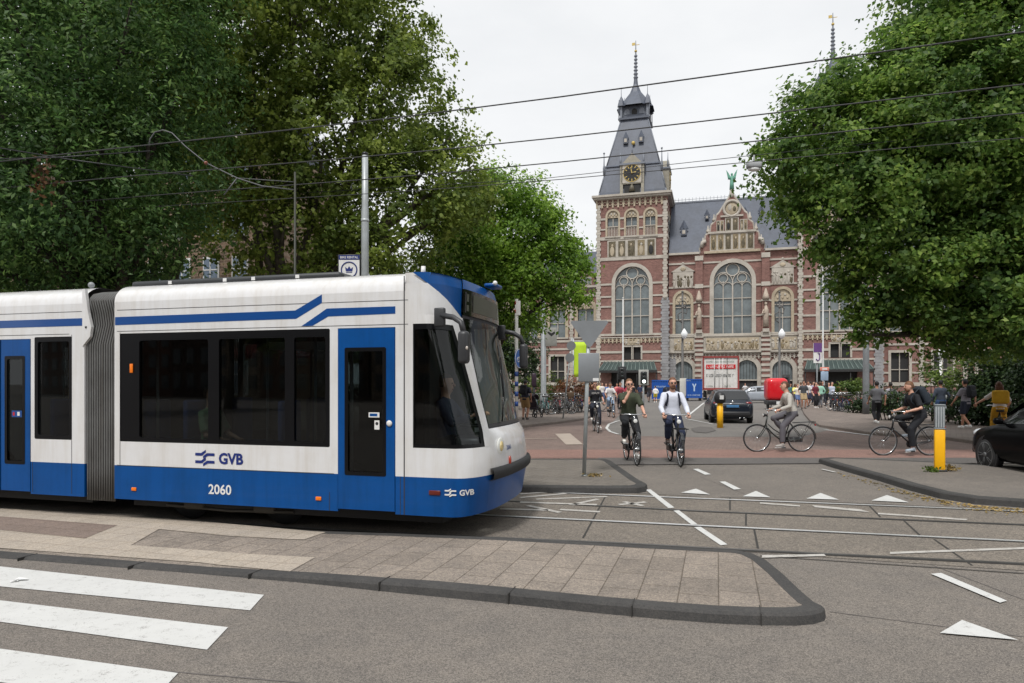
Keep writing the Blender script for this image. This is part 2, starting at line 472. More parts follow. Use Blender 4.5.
# zebra
b = MB()
for q in ([(-160, 548.5), (0, 567), (264, 595.5), (250, 611), (0, 587), (-170, 566)], [(-190, 580), (0, 601), (228, 628), (207, 650.5), (0, 622.5), (-200, 598)], [(-200, 624), (0, 649.5), (178, 674), (150, 704), (0, 683), (-220, 652)], [(-220, 690), (0, 716), (118, 735), (70, 780), (-220, 735)]):
    sheet('', q, None, .006, mbx=b)
struct('zebra_crossing', b, m_paint)
# give-way teeth
for q in ([(681, 493.3), (696, 489.3), (710, 495.2)], [(742.7, 497), (756, 491.6), (770.5, 498)], [(806.5, 499.3), (820.5, 493.6), (839, 500.4)], [(871.5, 501.3), (887, 495.7), (909, 503.2)], [(940, 634.5), (962, 621.5), (1018, 641.5)]):
    b = MB(); sheet('', q, None, .012, mbx=b); struct('give_way_triangle', b, m_paint)
# dashes and lines
for q, old in (([(693, 469.6), (698, 469.2), (711, 474.8), (705, 475.3)], 0), ([(719.5, 482.3), (725, 481.9), (741, 489.7), (734, 490.2)], 0), ([(931, 575), (941, 574), (1007, 602), (1000, 604)], 0),
               ([(645.5, 490.2), (650.5, 489.9), (674.5, 508.3), (668.5, 508.9)], 0), ([(673.5, 511.4), (679, 511), (697.5, 525.1), (691.5, 525.5)], 0), ([(694, 528), (700.5, 527.6), (727.5, 545.4), (720.5, 546.2)], 0),
               ([(812, 505.8), (860, 510), (870, 513), (815, 508)], 1), ([(878, 513.5), (968, 519.8), (966, 521.2), (878, 515)], 1), ([(762, 556.2), (824, 555), (826, 557), (762, 558.8)], 1), ([(890, 553), (1060, 546.8), (1060, 548.8), (890, 555)], 1), ([(760, 503), (800, 506), (800, 507.3), (760, 504.4)], 1)):
    b = MB(); sheet('', q, None, .011, mbx=b); struct('lane_line' if not old else 'faded_lane_line', b, m_paintold if old else m_paint)
b = MB()
for l, wd in (([(520, 498.2), (566, 494)], .09), ([(536, 499.8), (607, 497.2)], .08), ([(520, 502.8), (597, 505.3)], .1), ([(571, 505.6), (598, 499.6)], .08), ([(500, 509.5), (548, 510.8)], .1), ([(528, 506.2), (560, 513.2)], .09), ([(560, 510.2), (600, 512.5)], .1), ([(619, 505.3), (646, 502.6)], .09), ([(624, 502.3), (643, 506.4)], .09), ([(520, 494.6), (548, 492.6)], .08)):
    strip(b, l, wd, .0105)
struct('faded_lane_lettering', b, m_paintold)
# far markings
b = MB()
sheet('', [(555, 434.2), (570, 433.8), (583, 444.8), (566, 445.2)], None, .016, mbx=b)
strip(b, [(500, 439.3), (557, 438.8)], .12, .017)
struct('cream_paving_mark', b, mat('cream_stone', srgb(165, 152, 140), .8))
b = MB()
for l, wd in (([(626, 420), (617, 421.5), (609, 424.5), (606.5, 428.5), (610, 432), (618, 434.6)], .1), ([(704, 403), (686, 417.5)], .13), ([(686, 419), (713, 424.5)], .09), ([(825, 430.2), (872, 436)], .14), ([(950, 436.5), (990, 442.5)], .16), ([(822, 470), (835, 473)], .05)):
    strip(b, l, wd, .02)
struct('white_lane_line', b, m_paint)
b = MB(); sheet('', [(691, 429), (700, 427), (712, 428), (716, 431), (706, 433.5), (694, 432.5)], None, .024, mbx=b); struct('road_patch', b, m_band)

def bend(o, s0, s1, h0, h1, extra):
    # bisect a flat sheet across the ramp, then lift it to the dropped-kerb profile
    me = o.data; bm = bmesh.new(); bm.from_mesh(me)
    for k in range(7):
        x = s0 + (s1 - s0) * k / 6
        bmesh.ops.bisect_plane(bm, geom=bm.verts[:] + bm.edges[:] + bm.faces[:], plane_co=(x, 0, 0), plane_no=(1, 0, 0))
    for v in bm.verts:
        t = min(1, max(0, (v.co.x - s0) / (s1 - s0))); v.co.z = h0 + (h1 - h0) * t + extra(v.co.z)
    bm.to_mesh(me); bm.free()

def raised(name, contour, m_top, kerb=.16, rz=-16.7, origin=None, mk=None, side=.02):
    """kerbed slab: contour = (px, py, height) along the outer top edge"""
    W = []
    for (x, y, h) in contour: X, Y = G(x, y, h); W.append((X, Y, h))
    if origin is None: origin = W[0]
    A = R(rz); ca, sa = math.cos(-A), math.sin(-A)
    loc = lambda X, Y: ((X - origin[0]) * ca - (Y - origin[1]) * sa, (X - origin[0]) * sa + (Y - origin[1]) * ca)
    P = [loc(p[0], p[1]) + (p[2],) for p in W]
    area = sum(P[i][0] * P[(i + 1) % len(P)][1] - P[(i + 1) % len(P)][0] * P[i][1] for i in range(len(P)))
    if area < 0: P.reverse()
    n = len(P); I = []
    for i in range(n):
        a, b_, c = Vector(P[i - 1][:2]), Vector(P[i][:2]), Vector(P[(i + 1) % n][:2])
        d1 = (b_ - a).normalized(); d2 = (c - b_).normalized(); n1 = Vector((-d1.y, d1.x)); n2 = Vector((-d2.y, d2.x)); nn = n1 + n2
        nn = nn.normalized() if nn.length > .05 else n1
        k = kerb / max(.55, nn.dot(n1)); I.append((b_.x + nn.x * k, b_.y + nn.y * k, P[i][2]))
    b = MB()
    hmap = {(round(p[0], 5), round(p[1], 5)): p[2] for p in I}
    b.poly([(p[0], p[1]) for p in I], fn=lambda u, v, d: (u, v, hmap[(round(u, 5), round(v, 5))]))
    o = b.build(name, m_top, loc=(origin[0], origin[1], 0), rz=A); o['kind'] = 'structure'
    k = MB(); V = []
    for p, q in zip(P, I):
        d = Vector((q[0] - p[0], q[1] - p[1])).normalized() * side
        V += [(p[0] - d.x * .6, p[1] - d.y * .6, -.01), (p[0], p[1], p[2] - .018), (p[0] + d.x, p[1] + d.y, p[2] + .002), (q[0], q[1], p[2] + .002), (q[0], q[1], -.01)]
    F = []
    for i in range(n):
        j = (i + 1) % n
        for t in range(4): F.append((i * 5 + t, j * 5 + t, j * 5 + t + 1, i * 5 + t + 1))
    k.add(V, F)
    kk = k.build(name.replace('island', 'kerb') if 'island' in name else name + '_kerb', mk or m_kerb, loc=(origin[0], origin[1], 0), rz=A); kk['kind'] = 'structure'
    return origin, A, o, kk

# near tram-stop island, its kerb dropped at the crossing
near = [(-420, 508), (-200, 533.5), (0, 550), (100, 557.3), (200, 565), (300, 573), (400, 583), (500, 592.3), (600, 602.3), (660, 607.6), (720, 612), (760, 613.6), (795, 614), (813, 612.5), (823, 609.5), (824.5, 606)]
far = [(816, 602), (802, 590), (784.5, 573.5), (767, 559.5), (752, 552.5), (734, 549.5), (714, 548.5), (660, 545.8), (489, 536.5), (400, 530.8), (328, 526.6), (200, 518), (0, 504), (-200, 490), (-420, 477)]
e = .08
OR, AR, isl, islk = raised('tram_stop_island', [(x, y, e) for x, y in near + far], m_slab, .14, origin=G(640, 600))
ca, sa = math.cos(-AR), math.sin(-AR)
def isl_xy(x, y, h):
    X, Y = G(x, y, h); return ((X - OR[0]) * ca - (Y - OR[1]) * sa, (X - OR[0]) * sa + (Y - OR[1]) * ca)
S0, S1 = isl_xy(215, 566, .03)[0], isl_xy(430, 586, e)[0]
H0 = .025
bend(isl, S0, S1, H0, e, lambda z: 0)
bend(islk, S0, S1, H0, e, lambda z: (z - e if z > .03 else z - 1))
for v in islk.data.vertices:
    if v.co.z < -.5: v.co.z = -.01
# tactile paving: cream comb with dark panels
def islsheet(name, px, m, dz):
    b = MB(); P = [isl_xy(x, y, H0 if x < 230 else .045) for (x, y) in px]
    b.poly(P, fn=lambda u, v, d: (u, v, 0))
    o = b.build(name, m, loc=(OR[0], OR[1], 0), rz=AR); o['kind'] = 'structure'
    bend(o, S0, S1, H0, e, lambda z: dz)
islsheet('tactile_paving', [(-300, 488), (-150, 498), (0, 508.5), (100, 514), (200, 521.5), (326, 531.2), (304, 538.6), (230, 534.6), (159, 529.5), (131, 545.6), (200, 550.5), (315, 557.8), (290, 572), (200, 563), (100, 555.8), (0, 548.5), (-150, 536), (-300, 521)], m_tan, .006)
islsheet('dark_paving_panel', [(-120, 509), (0, 517), (117, 526), (85, 539), (0, 530.5), (-150, 519)], m_darkpav, .009)

b = MB()                                          # joints between the kerb stones
for x, y in ((-90, 546), (20, 552.5), (130, 560.5), (250, 569.5), (380, 581), (509, 593.4), (632, 605.7), (761, 613.6)):
    u, v = isl_xy(x, y, e); zt_ = H0 + (e - H0) * min(1, max(0, (u - S0) / (S1 - S0)))
    b.box((u, v + .075, zt_ / 2 + .004), (.007, .2, zt_ + .004))
o = b.build('kerb_joint', m_joint, loc=(OR[0], OR[1], 0), rz=AR); o['kind'] = 'structure'

# far left kerb island (give-way sign), right island with the bollard
raised('sign_island', [(330, 477, .1), (523, 486.3, .1), (609, 487.2, .1), (636, 487, .1), (645, 485.5, .1), (647, 483.5, .1), (640, 480, .1), (625, 470, .1), (612, 461, .1), (606, 458.8, .1), (523, 458.8, .1), (330, 458.8, .1)], m_isl2, .17)
raised('bollard_island', [(819, 458.5, .1), (832, 462.5, .1), (850, 467.5, .1), (880, 475.5, .1), (910, 484.3, .1), (940, 491.8, .1), (975, 497.2, .1), (1024, 500.5, .1), (1100, 504, .1), (1300, 514, .1), (1300, 480, .1), (1100, 470.5, .1), (1024, 467, .1), (930, 461.5, .1), (860, 458.3, .1), (830, 457.2, .1)], asphalt('bollard_island_top', srgb(112, 108, 105), .3, 80, .15, .8), .17)
# pavements further off
m_kerb2 = asphalt('pale_kerb_stone', srgb(116, 108, 104), .25, 60, .15, 1.5)
raised('left_pavement', [(-500, 447, .1), (300, 438, .1), (480, 429.5, .1), (523.7, 425.2, .1), (560, 421.3, .1), (582.6, 418.3, .1), (596, 414, .1), (604, 409, .1), (612, 400, .1), (560, 398, .1), (-500, 400, .1)], m_walk, .2, mk=m_kerb2)
raised('right_pavement', [(800, 401, .1), (801, 406, .1), (804, 413, .1), (810, 420, .1), (820, 424.8, .1), (849, 428.7, .1), (868, 432, .1), (905, 434.5, .1), (943, 436.5, .1), (985, 442, .1), (1030, 448, .1), (1300, 468, .1), (1500, 440, .1), (1100, 402, .1), (900, 399, .1)], m_walk, .2, mk=m_kerb2)
# canal-side strip and lawn beyond for the horizon
# ================================================================== TRAM
TP = Plane((-2.04, 7.65), R(15.6))
tram = thing('tram', 'blue and white articulated tram stopped at the platform, dark windows and grey folded joint', 'tram', (TP.P[0], TP.P[1], 0), -TP.a)
TW = 2.4                                     # width
def U(px, py, t=0.): return TP.uv(px, py, t)
m_twhite = mat('tram_white', srgb(216, 216, 217), .22, var=.02, vscale=1.5, coat=.5, dirt=.1, dscale=1.2)
m_tblue = mat('tram_blue', srgb(0, 72, 138), .36, var=.04, vscale=1.5, coat=.1, spec=.25, dirt=.18, dscale=1.4)
m_tnavy = mat('tram_stripe_blue', srgb(2, 66, 132), .3, var=.03, coat=.4)
m_tdark = mat('tram_underframe', (.012, .012, .013), .7)
m_glass = glass_mat('tram_glass', (.7, .76, .76), .6)
m_wglass = glass_mat('windscreen_glass', (.75, .85, .8), .85)
m_frame = mat('window_black', (.004, .004, .005), .3, spec=.25)
m_rubber = M['rubber']
m_seam = mat('panel_gap', (.03, .03, .035), .8)
m_logo = mat('logo_navy', srgb(20, 40, 110), .4, var=.02)
m_orange = mat('orange_lens', srgb(235, 120, 20), .3, var=.05)
m_fabric = mat('seat_fabric', srgb(70, 92, 150), .8)
m_int = mat('tram_interior', (.05, .05, .05), .6)
m_pole = mat('grab_pole_yellow', srgb(200, 160, 30), .35)

def streak(m, amt, c=(1, .97, .92), sx=9., sz=.7, lo=.45):
    # rain-washed vertical grime
    t = m.node_tree; b = t.nodes['Principled BSDF']; src = b.inputs['Base Color'].links[0].from_socket
    tc = t.nodes.new('ShaderNodeTexCoord'); mp = t.nodes.new('ShaderNodeMapping'); mp.inputs['Scale'].default_value = (sx, sx, sz)
    n = t.nodes.new('ShaderNodeTexNoise'); n.inputs['Scale'].default_value = 1; n.inputs['Detail'].default_value = 9; n.inputs['Roughness'].default_value = .7
    r = t.nodes.new('ShaderNodeValToRGB'); r.color_ramp.elements[0].position = lo; r.color_ramp.elements[1].position = lo + .3
    r.color_ramp.elements[0].color = (1, 1, 1, 1); r.color_ramp.elements[1].color = tuple((1 - amt) * x for x in c) + (1,)
    q = t.nodes.new('ShaderNodeMix'); q.data_type = 'RGBA'; q.blend_type = 'MULTIPLY'; q.inputs[0].default_value = 1
    t.links.new(tc.outputs['Object'], mp.inputs['Vector']); t.links.new(mp.outputs['Vector'], n.inputs['Vector']); t.links.new(n.outputs['Fac'], r.inputs['Fac'])
    t.links.new(src, q.inputs[6]); t.links.new(r.outputs['Color'], q.inputs[7]); t.links.new(q.outputs[2], b.inputs['Base Color'])
streak(m_twhite, .12); streak(m_tblue, .22, (1, 1, 1)); 
ZS, ZT, ZB, ZR = .705, 2.72, .29, 2.95        # blue/white split, side top, skirt, roof
lerp = lambda a, b, t: a + (b - a) * t
def interp(tab, z):
    if z <= tab[0][0]: return tab[0][1]
    for (a, u), (b, v) in zip(tab, tab[1:]):
        if z <= b: return lerp(u, v, (z - a) / (b - a))
    return tab[-1][1]
# where the nose starts to curve in, and the outlines read off for pillar and far silhouette
SB = [(.29, 1.42), (.7, 1.46), (1.12, 1.42), (1.59, 1.33), (2.12, 1.22), (2.46, 1.1), (2.95, 1.05)]
SIL = [(.29, 522), (.6, 526), (.78, 527), (1.0, 525), (1.12, 523.5), (1.24, 517), (1.6, 512), (2.1, 503), (2.46, 498), (2.8, 497), (2.95, 494)]
PPX = [(.29, 487), (.7, 490), (1.12, 490), (1.23, 488), (1.59, 480), (2.12, 470), (2.46, 462.5), (2.52, 462), (2.85, 463), (2.95, 462)]
WPX = [(1.02, 485), (1.2, 482.5), (1.62, 472.5), (1.95, 464.5), (2.36, 453)]
NEXP = 2.4
def nose_xy(z, tau):
    sc_, sf = nose_par(z)
    return sc_ + (sf - sc_) * max(0, 1 - abs(tau) ** NEXP) ** (1 / NEXP), TW / 2 * (1 + tau)
_np = {}
def nose_par(z):
    k = round(z, 4)
    if k in _np: return _np[k]
    s0 = interp(SB, z); target = interp(SIL, z)
    lo, hi = 0., 2.
    for _ in range(40):
        d = (lo + hi) / 2; mxp = -1e9
        for i in range(61):
            ta = -1 + i / 30; s = s0 + d * max(0, 1 - abs(ta) ** NEXP) ** (1 / NEXP)
            mxp = max(mxp, TP.proj(s, TW / 2 * (1 + ta), z)[0])
        if mxp > target: hi = d
        else: lo = d
    _np[k] = (s0, s0 + lo); return _np[k]
def npt(z, tau, off=0.):
    s, t = nose_xy(z, tau)
    if off:
        a = nose_xy(z, max(-1, tau - .01)); b_ = nose_xy(z, min(1, tau + .01))
        d = Vector((b_[0] - a[0], b_[1] - a[1])).normalized(); s += d.y * off; t -= d.x * off
    return (s, t, z)
def near_tau(z, px):
    """tau on the near half seen at image column px (None while still on the flat flank)"""
    if TP.proj(interp(SB, z), 0, z)[0] >= px: return None
    lo, hi = -1., 0.
    for _ in range(40):
        m_ = (lo + hi) / 2
        if TP.proj(*nose_xy(z, m_), z)[0] > px: hi = m_
        else: lo = m_
    return lo
def near_px(z, px, off=0.):
    ta = near_tau(z, px)
    if ta is None: return (TP.uv(px, 300)[0], -off, z)
    return npt(z, ta, off)
def near_flat(s, z, off=0.): return near_px(z, TP.proj(s, 0, z)[0], off)
TAUS = [-1, -.998, -.995, -.985, -.97, -.95, -.92, -.88, -.82, -.74, -.64, -.52, -.38, -.2, 0, .2, .38, .52, .64, .74, .82, .88, .92, .95, .97, .985, .995, .998, 1]
def nose_patch(mbx, zs, taus, off=0., mi=0):
    mbx.grid([[npt(z, t, off) for t in taus] for z in zs], mi)
def tpil(z): return near_tau(z, interp(PPX, z))
FR = [k / 12 for k in range(-12, 13)]
def screen_patch(mbx, zs, off=0., mi=0, a=1., b_=None):
    """between the two pillars"""
    f = [x for x in FR] if b_ is None else [lerp(a, b_, k / 6) for k in range(7)]
    mbx.grid([[npt(z, -tpil(z) * x if x < 0 else TFAR * x, off) for x in f] for z in zs], mi)
TFAR = .955
def cab_patch(mbx, zs, pa, pb, off=0., mi=0, n=10, far=False):
    """flank panel between image columns pa(z) and pb(z), with its mirror on the far side"""
    g = [[near_px(z, lerp(pa(z), pb(z), k / n), off) for k in range(n + 1)] for z in zs]
    mbx.grid(g, mi)
    if far == 2:
        def ff(z, q):
            if q < .6: return (lerp(.905, interp(SB, z), q / .6), TW + off * -1 * -1, z)
            p = npt(z, lerp(1, TFAR, (q - .6) / .4), off); return p
        mbx.grid([[ff(z, k / n) for k in range(n + 1)] for z in zs], mi)
    elif far: mbx.grid([[(s_, TW - t, z) for s_, t, z in r] for r in g], mi)

near_fn = lambda u, v, d: (u, d, v)           # on the near flank, depth goes inward
far_fn = lambda u, v, d: (u, TW - d, v)
def rrect(u0, u1, v0, v1, r=.03, n=3):
    P = []
    for cx, cy, a0 in ((u1 - r, v1 - r, 0), (u0 + r, v1 - r, 90), (u0 + r, v0 + r, 180), (u1 - r, v0 + r, 270)):
        for k in range(n + 1): a = R(a0 + 90 * k / n); P.append((cx + r * math.cos(a), cy + r * math.sin(a)))
    return P
WZ0, WZ1 = 1.0, 2.33
UA0 = -2.99                                   # rear edge of the front car
door = (.1, .8, ZB + .03, 2.33)               # front single door
bigwin = (-2.91, .0, WZ0, WZ1)
zl = [ZB, .38, .5, .6, ZS]
P0 = TP.proj(.905, 0, 1.)[0]                  # column where the cab panel starts
pst = lambda z: P0
pwl = lambda z: 413.
pwr = lambda z: interp(WPX, z)
ppp = lambda z: interp(PPX, z)
WZ = [1.02, 1.1, 1.2, 1.4, 1.62, 1.8, 1.95, 2.1, 2.25, 2.36]
# lower blue skirt and white flanks of the front car, real openings for the glass
b = MB()
def flank(fn, win):
    b.poly([(UA0, ZS), (door[0], ZS), (door[0], ZT), (UA0, ZT)], [win], .05, 0, fn, None, 4)
    b.poly([(door[0], door[3]), (door[1], door[3]), (door[1], ZT), (door[0], ZT)], (), .05, 0, fn, None, 4)
    b.poly([(door[1], ZS), (.905, ZS), (.905, ZT), (door[1], ZT)], (), .05, 0, fn, None, 4)
flank(near_fn, rrect(*bigwin, r=.02))
flank(far_fn, rrect(-2.91, -.9, WZ0, WZ1))
b.poly([(door[0], ZS), (door[1], ZS), (door[1], door[3]), (door[0], door[3])], (), .05, 0, far_fn, None, 4)
b.poly([(UA0, ZB), (door[0], ZB), (door[0], ZS), (UA0, ZS)], (), .05, 1, near_fn, None, 4)
b.poly([(door[1], ZB), (.905, ZB), (.905, ZS), (door[1], ZS)], (), .05, 1, near_fn, None, 4)
b.poly([(UA0, ZB), (.905, ZB), (.905, ZS), (UA0, ZS)], (), .05, 1, far_fn, None, 4)
# cab flanks on the curve, with an opening for the cab window
cab_patch(b, zl, pst, ppp, 0, 1, 10, 2)
cab_patch(b, [ZS, .8, .9, 1.02], pst, ppp, 0, 0, 10, 2)
cab_patch(b, WZ, pst, pwl, 0, 0, 2)
cab_patch(b, WZ, pwr, ppp, 0, 0, 5)
ARC = [(2.36, 452), (2.46, 461.5), (2.56, 454), (2.64, 447), (ZT, 438)]
parc = lambda z: min(interp(ARC, z), ppp(z))
cab_patch(b, [2.36, 2.41, 2.46], pst, lambda z: ppp(z), 0, 0, 10)
ZF = [1.02, 1.2, 1.6, 2.0, 2.36, 2.46, 2.6, ZT]
_q = MB(); cab_patch(_q, ZF, pst, ppp, 0, 0, 10, 2); _n = len(_q.v) // 2; b.add(_q.v[_n:], [tuple(i - _n for i in f) for f in _q.f[len(_q.f) // 2:]], 0, True)
_q = MB(); cab_patch(_q, [ZT, 2.8, 2.92], pst, ppp, -.01, 1, 10, 2); _n = len(_q.v) // 2; b.add(_q.v[_n:], [tuple(i - _n for i in f) for f in _q.f[len(_q.f) // 2:]], 1, True)
cab_patch(b, [2.46, 2.52, 2.58, 2.64, ZT], pst, parc, 0, 0)
cab_patch(b, [2.46, 2.52, 2.58, 2.64, ZT], parc, ppp, -.012, 1)
# front: blue skirt, white mask, blue brow
screen_patch(b, zl, 0, 1)
screen_patch(b, [ZS, .8, .95, 1.1, 1.2], 0, 0)
screen_patch(b, [1.2, 1.235], 0, 2)
screen_patch(b, [2.46, 2.5], 0, 2)
screen_patch(b, [2.8, 2.86, 2.92], 0, 1)
# roof: rounded shoulders
def sh(t, top=ZR):
    e_ = min(t, TW - t)
    return ZT + (top - ZT) * math.sqrt(max(0, 1 - (1 - min(e_, .3) / .3) ** 2))
TR = [0, .01, .03, .07, .12, .18, .24, .3, .6, 1.2, 1.8, 2.1, 2.16, 2.22, 2.28, 2.33, 2.37, 2.39, 2.4]
def roof(mbx, u0, u1, mi, n=6):
    mbx.grid([[(u, t, sh(t)) for t in TR] for u in (u0, u1)], mi)
roof(b, UA0, .905, 0)
# shoulder over the cab: white behind the arc, blue in front of it, closing on the brow
def brow(k):                                   # nose outline at the top, matched to the roof stations
    return [npt(2.92, -1 + 2 * t / TW) for t in TR]
bw = brow(0)
for k0, k1, mi in ((0, .28, 0), (.28, .5, 1), (.5, .75, 1), (.75, 1, 1)):
    rows = []
    for q in (k0, k1):
        rr = []
        for (t, p) in zip(TR, bw):
            # keep the flank edge at the side top, then blend to the brow outline
            z = lerp(sh(t), lerp(sh(t), 2.92 if .05 < t < TW - .05 else ZT + .0, 1), q)
            rr.append((lerp(.905, p[0], q), lerp(t, p[1], q) + (.03 if t < .05 else -.03 if t > TW - .05 else 0), z))
        rows.append(rr)
    b.grid(rows, mi)
# sides of the brow from the cantrail up
for z0, z1 in ((ZT, 2.8), (2.8, 2.86), (2.86, 2.92)):
    cab_patch(b, [z0, z1], lambda z: lerp(438, 412, (z - ZT) / .2), ppp, -.012, 1)
    cab_patch(b, [z0, z1], pst, lambda z: lerp(438, 412, (z - ZT) / .2), -.004 if z0 == ZT else -.03, 0, 4)
# floor, ceiling, back bulkhead, cab partition
b.box(((UA0 + 1.5) / 2, TW / 2, .36), (1.5 - UA0, TW - .12, .06), 3)
b.box(((UA0 + 1.2) / 2, TW / 2, 2.5), (1.2 - UA0, TW - .12, .05), 4)
b.box((.9, TW / 2 + .3, 1.4), (.04, TW - .75, 2.1), 3)
body = b.build('body', [m_twhite, m_tblue, m_seam, m_tdark, m_int], tram)

# rear car
UB0, UB1 = -8.2, -3.46
b = MB()
dB = (-5.35, -4.33, ZB + .03, 2.29)           # double door, only its front leaf is in view
wB = (-4.27, -3.66, WZ0, 2.31)
b.poly([(UB0, ZS), (dB[0], ZS), (dB[0], ZT), (UB0, ZT)], [rrect(-8.0, -5.6, WZ0, WZ1)], .05, 0, near_fn, None, 4)
b.poly([(dB[0], dB[3]), (dB[1], dB[3]), (dB[1], ZT), (dB[0], ZT)], (), .05, 0, near_fn, None, 4)
b.poly([(dB[1], ZS), (UB1, ZS), (UB1, ZT), (dB[1], ZT)], [rrect(*wB, r=.02)], .05, 0, near_fn, None, 4)
b.poly([(UB0, ZS), (UB1, ZS), (UB1, ZT), (UB0, ZT)], [rrect(-6.5, -3.7, WZ0, WZ1)], .05, 0, far_fn, None, 4)
b.poly([(UB0, ZB), (dB[0], ZB), (dB[0], ZS), (UB0, ZS)], (), .05, 1, near_fn, None, 4)
b.poly([(dB[1], ZB), (UB1, ZB), (UB1, ZS), (dB[1], ZS)], (), .05, 1, near_fn, None, 4)
b.poly([(UB0, ZB), (UB1, ZB), (UB1, ZS), (UB0, ZS)], (), .05, 1, far_fn, None, 4)
roof(b, UB0, UB1, 0)
b.box(((UB0 + UB1) / 2, TW / 2, .36), (UB1 - UB0, TW - .12, .06), 3)
b.box(((UB0 + UB1) / 2, TW / 2, 2.5), (UB1 - UB0, TW - .12, .05), 4)
b.build('rear_body', [m_twhite, m_tblue, m_seam, m_tdark, m_int], tram)

# bellows
b = MB()
n = 12
for i in range(n):
    u = lerp(UB1 + .01, UA0 - .01, (i + .5) / n); dd = .03 + .0 * (i % 2)
    prof = [(dd, .25)]
    for z in (.6, 1.2, 1.8, 2.2, 2.45, 2.6, 2.75): prof.append((dd + (.0 if z < 2.3 else .05 * math.sin((z - 2.3) * 7)), z))
    prof += [(.12, 2.84), (.25, 2.88)]
    ring = prof + [(TW - t, z) for t, z in reversed(prof)]
    du = lambda z: .025 * math.sin((z - 2.25) * 9) * (1 if 2.2 < z < 2.75 else 0)
    b.path([(u + du(z), t, z) for t, z in ring], .0135, 6, 0)
    b.add([(u + du(z) - .012, t + .012, z) for t, z in prof] + [(u + du(z) + .012, t + .012, z) for t, z in prof], [(k, k + 1, len(prof) + k + 1, len(prof) + k) for k in range(len(prof) - 1)], 1)
m_bel = mat('bellows_rubber', srgb(98, 98, 97), .55, var=.15, vscale=2., dirt=.45, dscale=1.2)
streak(m_bel, .5, (1, .8, .55), 30., .5, .5)
b.build('bellows', [m_bel, M['rubber']], tram)
b = MB(); b.poly([(UB1 - .02, 2.18), (UB1 + .1, 2.3), (UB1 + .12, 2.42), (UB1 + .07, 2.6), (UB1 + .02, 2.9), (UB1 - .02, 2.9)], (), .04, 0, lambda u, v, d: (u, d - .012, v)); b.ball((UB1 + .04, -.014, 2.42), .014, 1)
b.build('joint_cover', [m_twhite, M['black']], tram)

# stripes along the cantrail (thin films 2 mm proud)
def film(name, pts, m, t=-.0025, th=.003, far=False, parent=tram):
    b = MB(); b.poly(pts, (), th, 0, lambda u, v, d: (u, t + d, v)); return b.build(name, m, parent)
film('stripe', [(UA0 + .01, 2.435), (-.43, 2.45), (-.1, 2.62), (-.1, 2.715), (-.44, 2.545), (UA0 + .01, 2.535)], m_tnavy)
film('stripe', [(-.36, 2.365), (-.22, 2.365), (-.02, 2.465), (.8, 2.475), (.8, 2.555), (-.04, 2.555), (-.12, 2.505)], m_tnavy)
film('stripe', [(UB0, 2.435), (UB1 - .03, 2.44), (UB1 - .03, 2.535), (UB0, 2.535)], m_tnavy)
# panel gaps
b = MB()
for u, z0, z1 in ((.905, ZB, 2.88), (.86, ZB, ZS), (-.005, ZB, .5), (UA0 + .085, ZS, 2.34), (UB1 - .2, .32, 2.33), (-4.3, .32, ZS)):
    b.box((u, -.0005, (z0 + z1) / 2), (.012 if u == .905 else .006, .004, z1 - z0))
b.box((-1., -.0005, 2.62), (3.9, .003, .006)); b.box((-1., -.0005, 2.358), (3.9, .003, .006)); b.box((-6, -.0005, 2.34), (4.6, .003, .006)); b.box((-1.45, -.0005, ZS), (3.0, .003, .008)); b.box((-6, -.0005, 2.62), (5., .003, .006))
b.build('panel_seam', m_seam, tram)

# big side window: black frame, posts and panes
b = MB(); b.poly(rrect(bigwin[0] - .0, bigwin[1] + .0, bigwin[2], bigwin[3], .02), [rrect(-2.62, -1.62, 1.05, 2.24), rrect(-1.47, -.58, 1.05, 2.24), rrect(-.46, -.06, 1.05, 2.24)], .02, 0, lambda u, v, d: (u, .004 + d, v))
fw = b.build('side_window', m_frame, tram)
b = MB(); b.poly(rrect(bigwin[0] + .02, bigwin[1] - .02, 1.03, 2.28), (), .004, 0, lambda u, v, d: (u, .026 + d, v)); b.build('pane', m_glass, fw)
b = MB(); b.rbox((-2.73, -.004, 1.9), (.045, .012, .11), .004, 0); b.build('indicator_lamp', m_orange, tram)
b = MB(); b.poly(rrect(wB[0], wB[1], wB[2], wB[3], .02), [rrect(wB[0] + .05, wB[1] - .05, 1.05, 2.25)], .02, 0, lambda u, v, d: (u, .004 + d, v)); fw = b.build('side_window', m_frame, tram)
b = MB(); b.poly(rrect(wB[0] + .02, wB[1] - .02, 1.02, 2.28), (), .004, 0, lambda u, v, d: (u, .026 + d, v)); b.build('pane', m_glass, fw)
b = MB(); b.poly(rrect(-7.98, -5.62, 1.02, 2.31), (), .004, 0, lambda u, v, d: (u, .02 + d, v)); b.build('side_window', m_glass, tram)
# far-side panes
b = MB(); b.poly(rrect(-2.91, -.9, WZ0, WZ1), (), .004, 0, lambda u, v, d: (u, TW - .03 + d, v)); b.build('side_window', m_glass, tram)
b = MB(); b.poly(rrect(-6.5, -3.7, WZ0, WZ1), (), .004, 0, lambda u, v, d: (u, TW - .03 + d, v)); b.build('side_window', m_glass, tram)
# cab windows
b = MB(); pin = lambda z: pwr(z) - 3.
cab_patch(b, WZ, pwl, lambda z: 414.5, -.004, 0, 1); cab_patch(b, WZ, pin, pwr, -.004, 0, 2)
cab_patch(b, [1.02, 1.06], lambda z: 414.5, pin, -.004); cab_patch(b, [2.3, 2.36], lambda z: 414.5, pin, -.004)
fw = b.build('cab_window_frame', m_frame, tram)
b = MB(); cab_patch(b, WZ, pwl, pwr, -.014, 0, 10, False); b.build('cab_window', m_glass, tram)
b = MB(); b.grid([[(lerp(1.0, interp(SB, z) - .02, k / 4), TW + .004, z) for k in range(5)] for z in WZ]); b.build('cab_window', m_frame, tram)

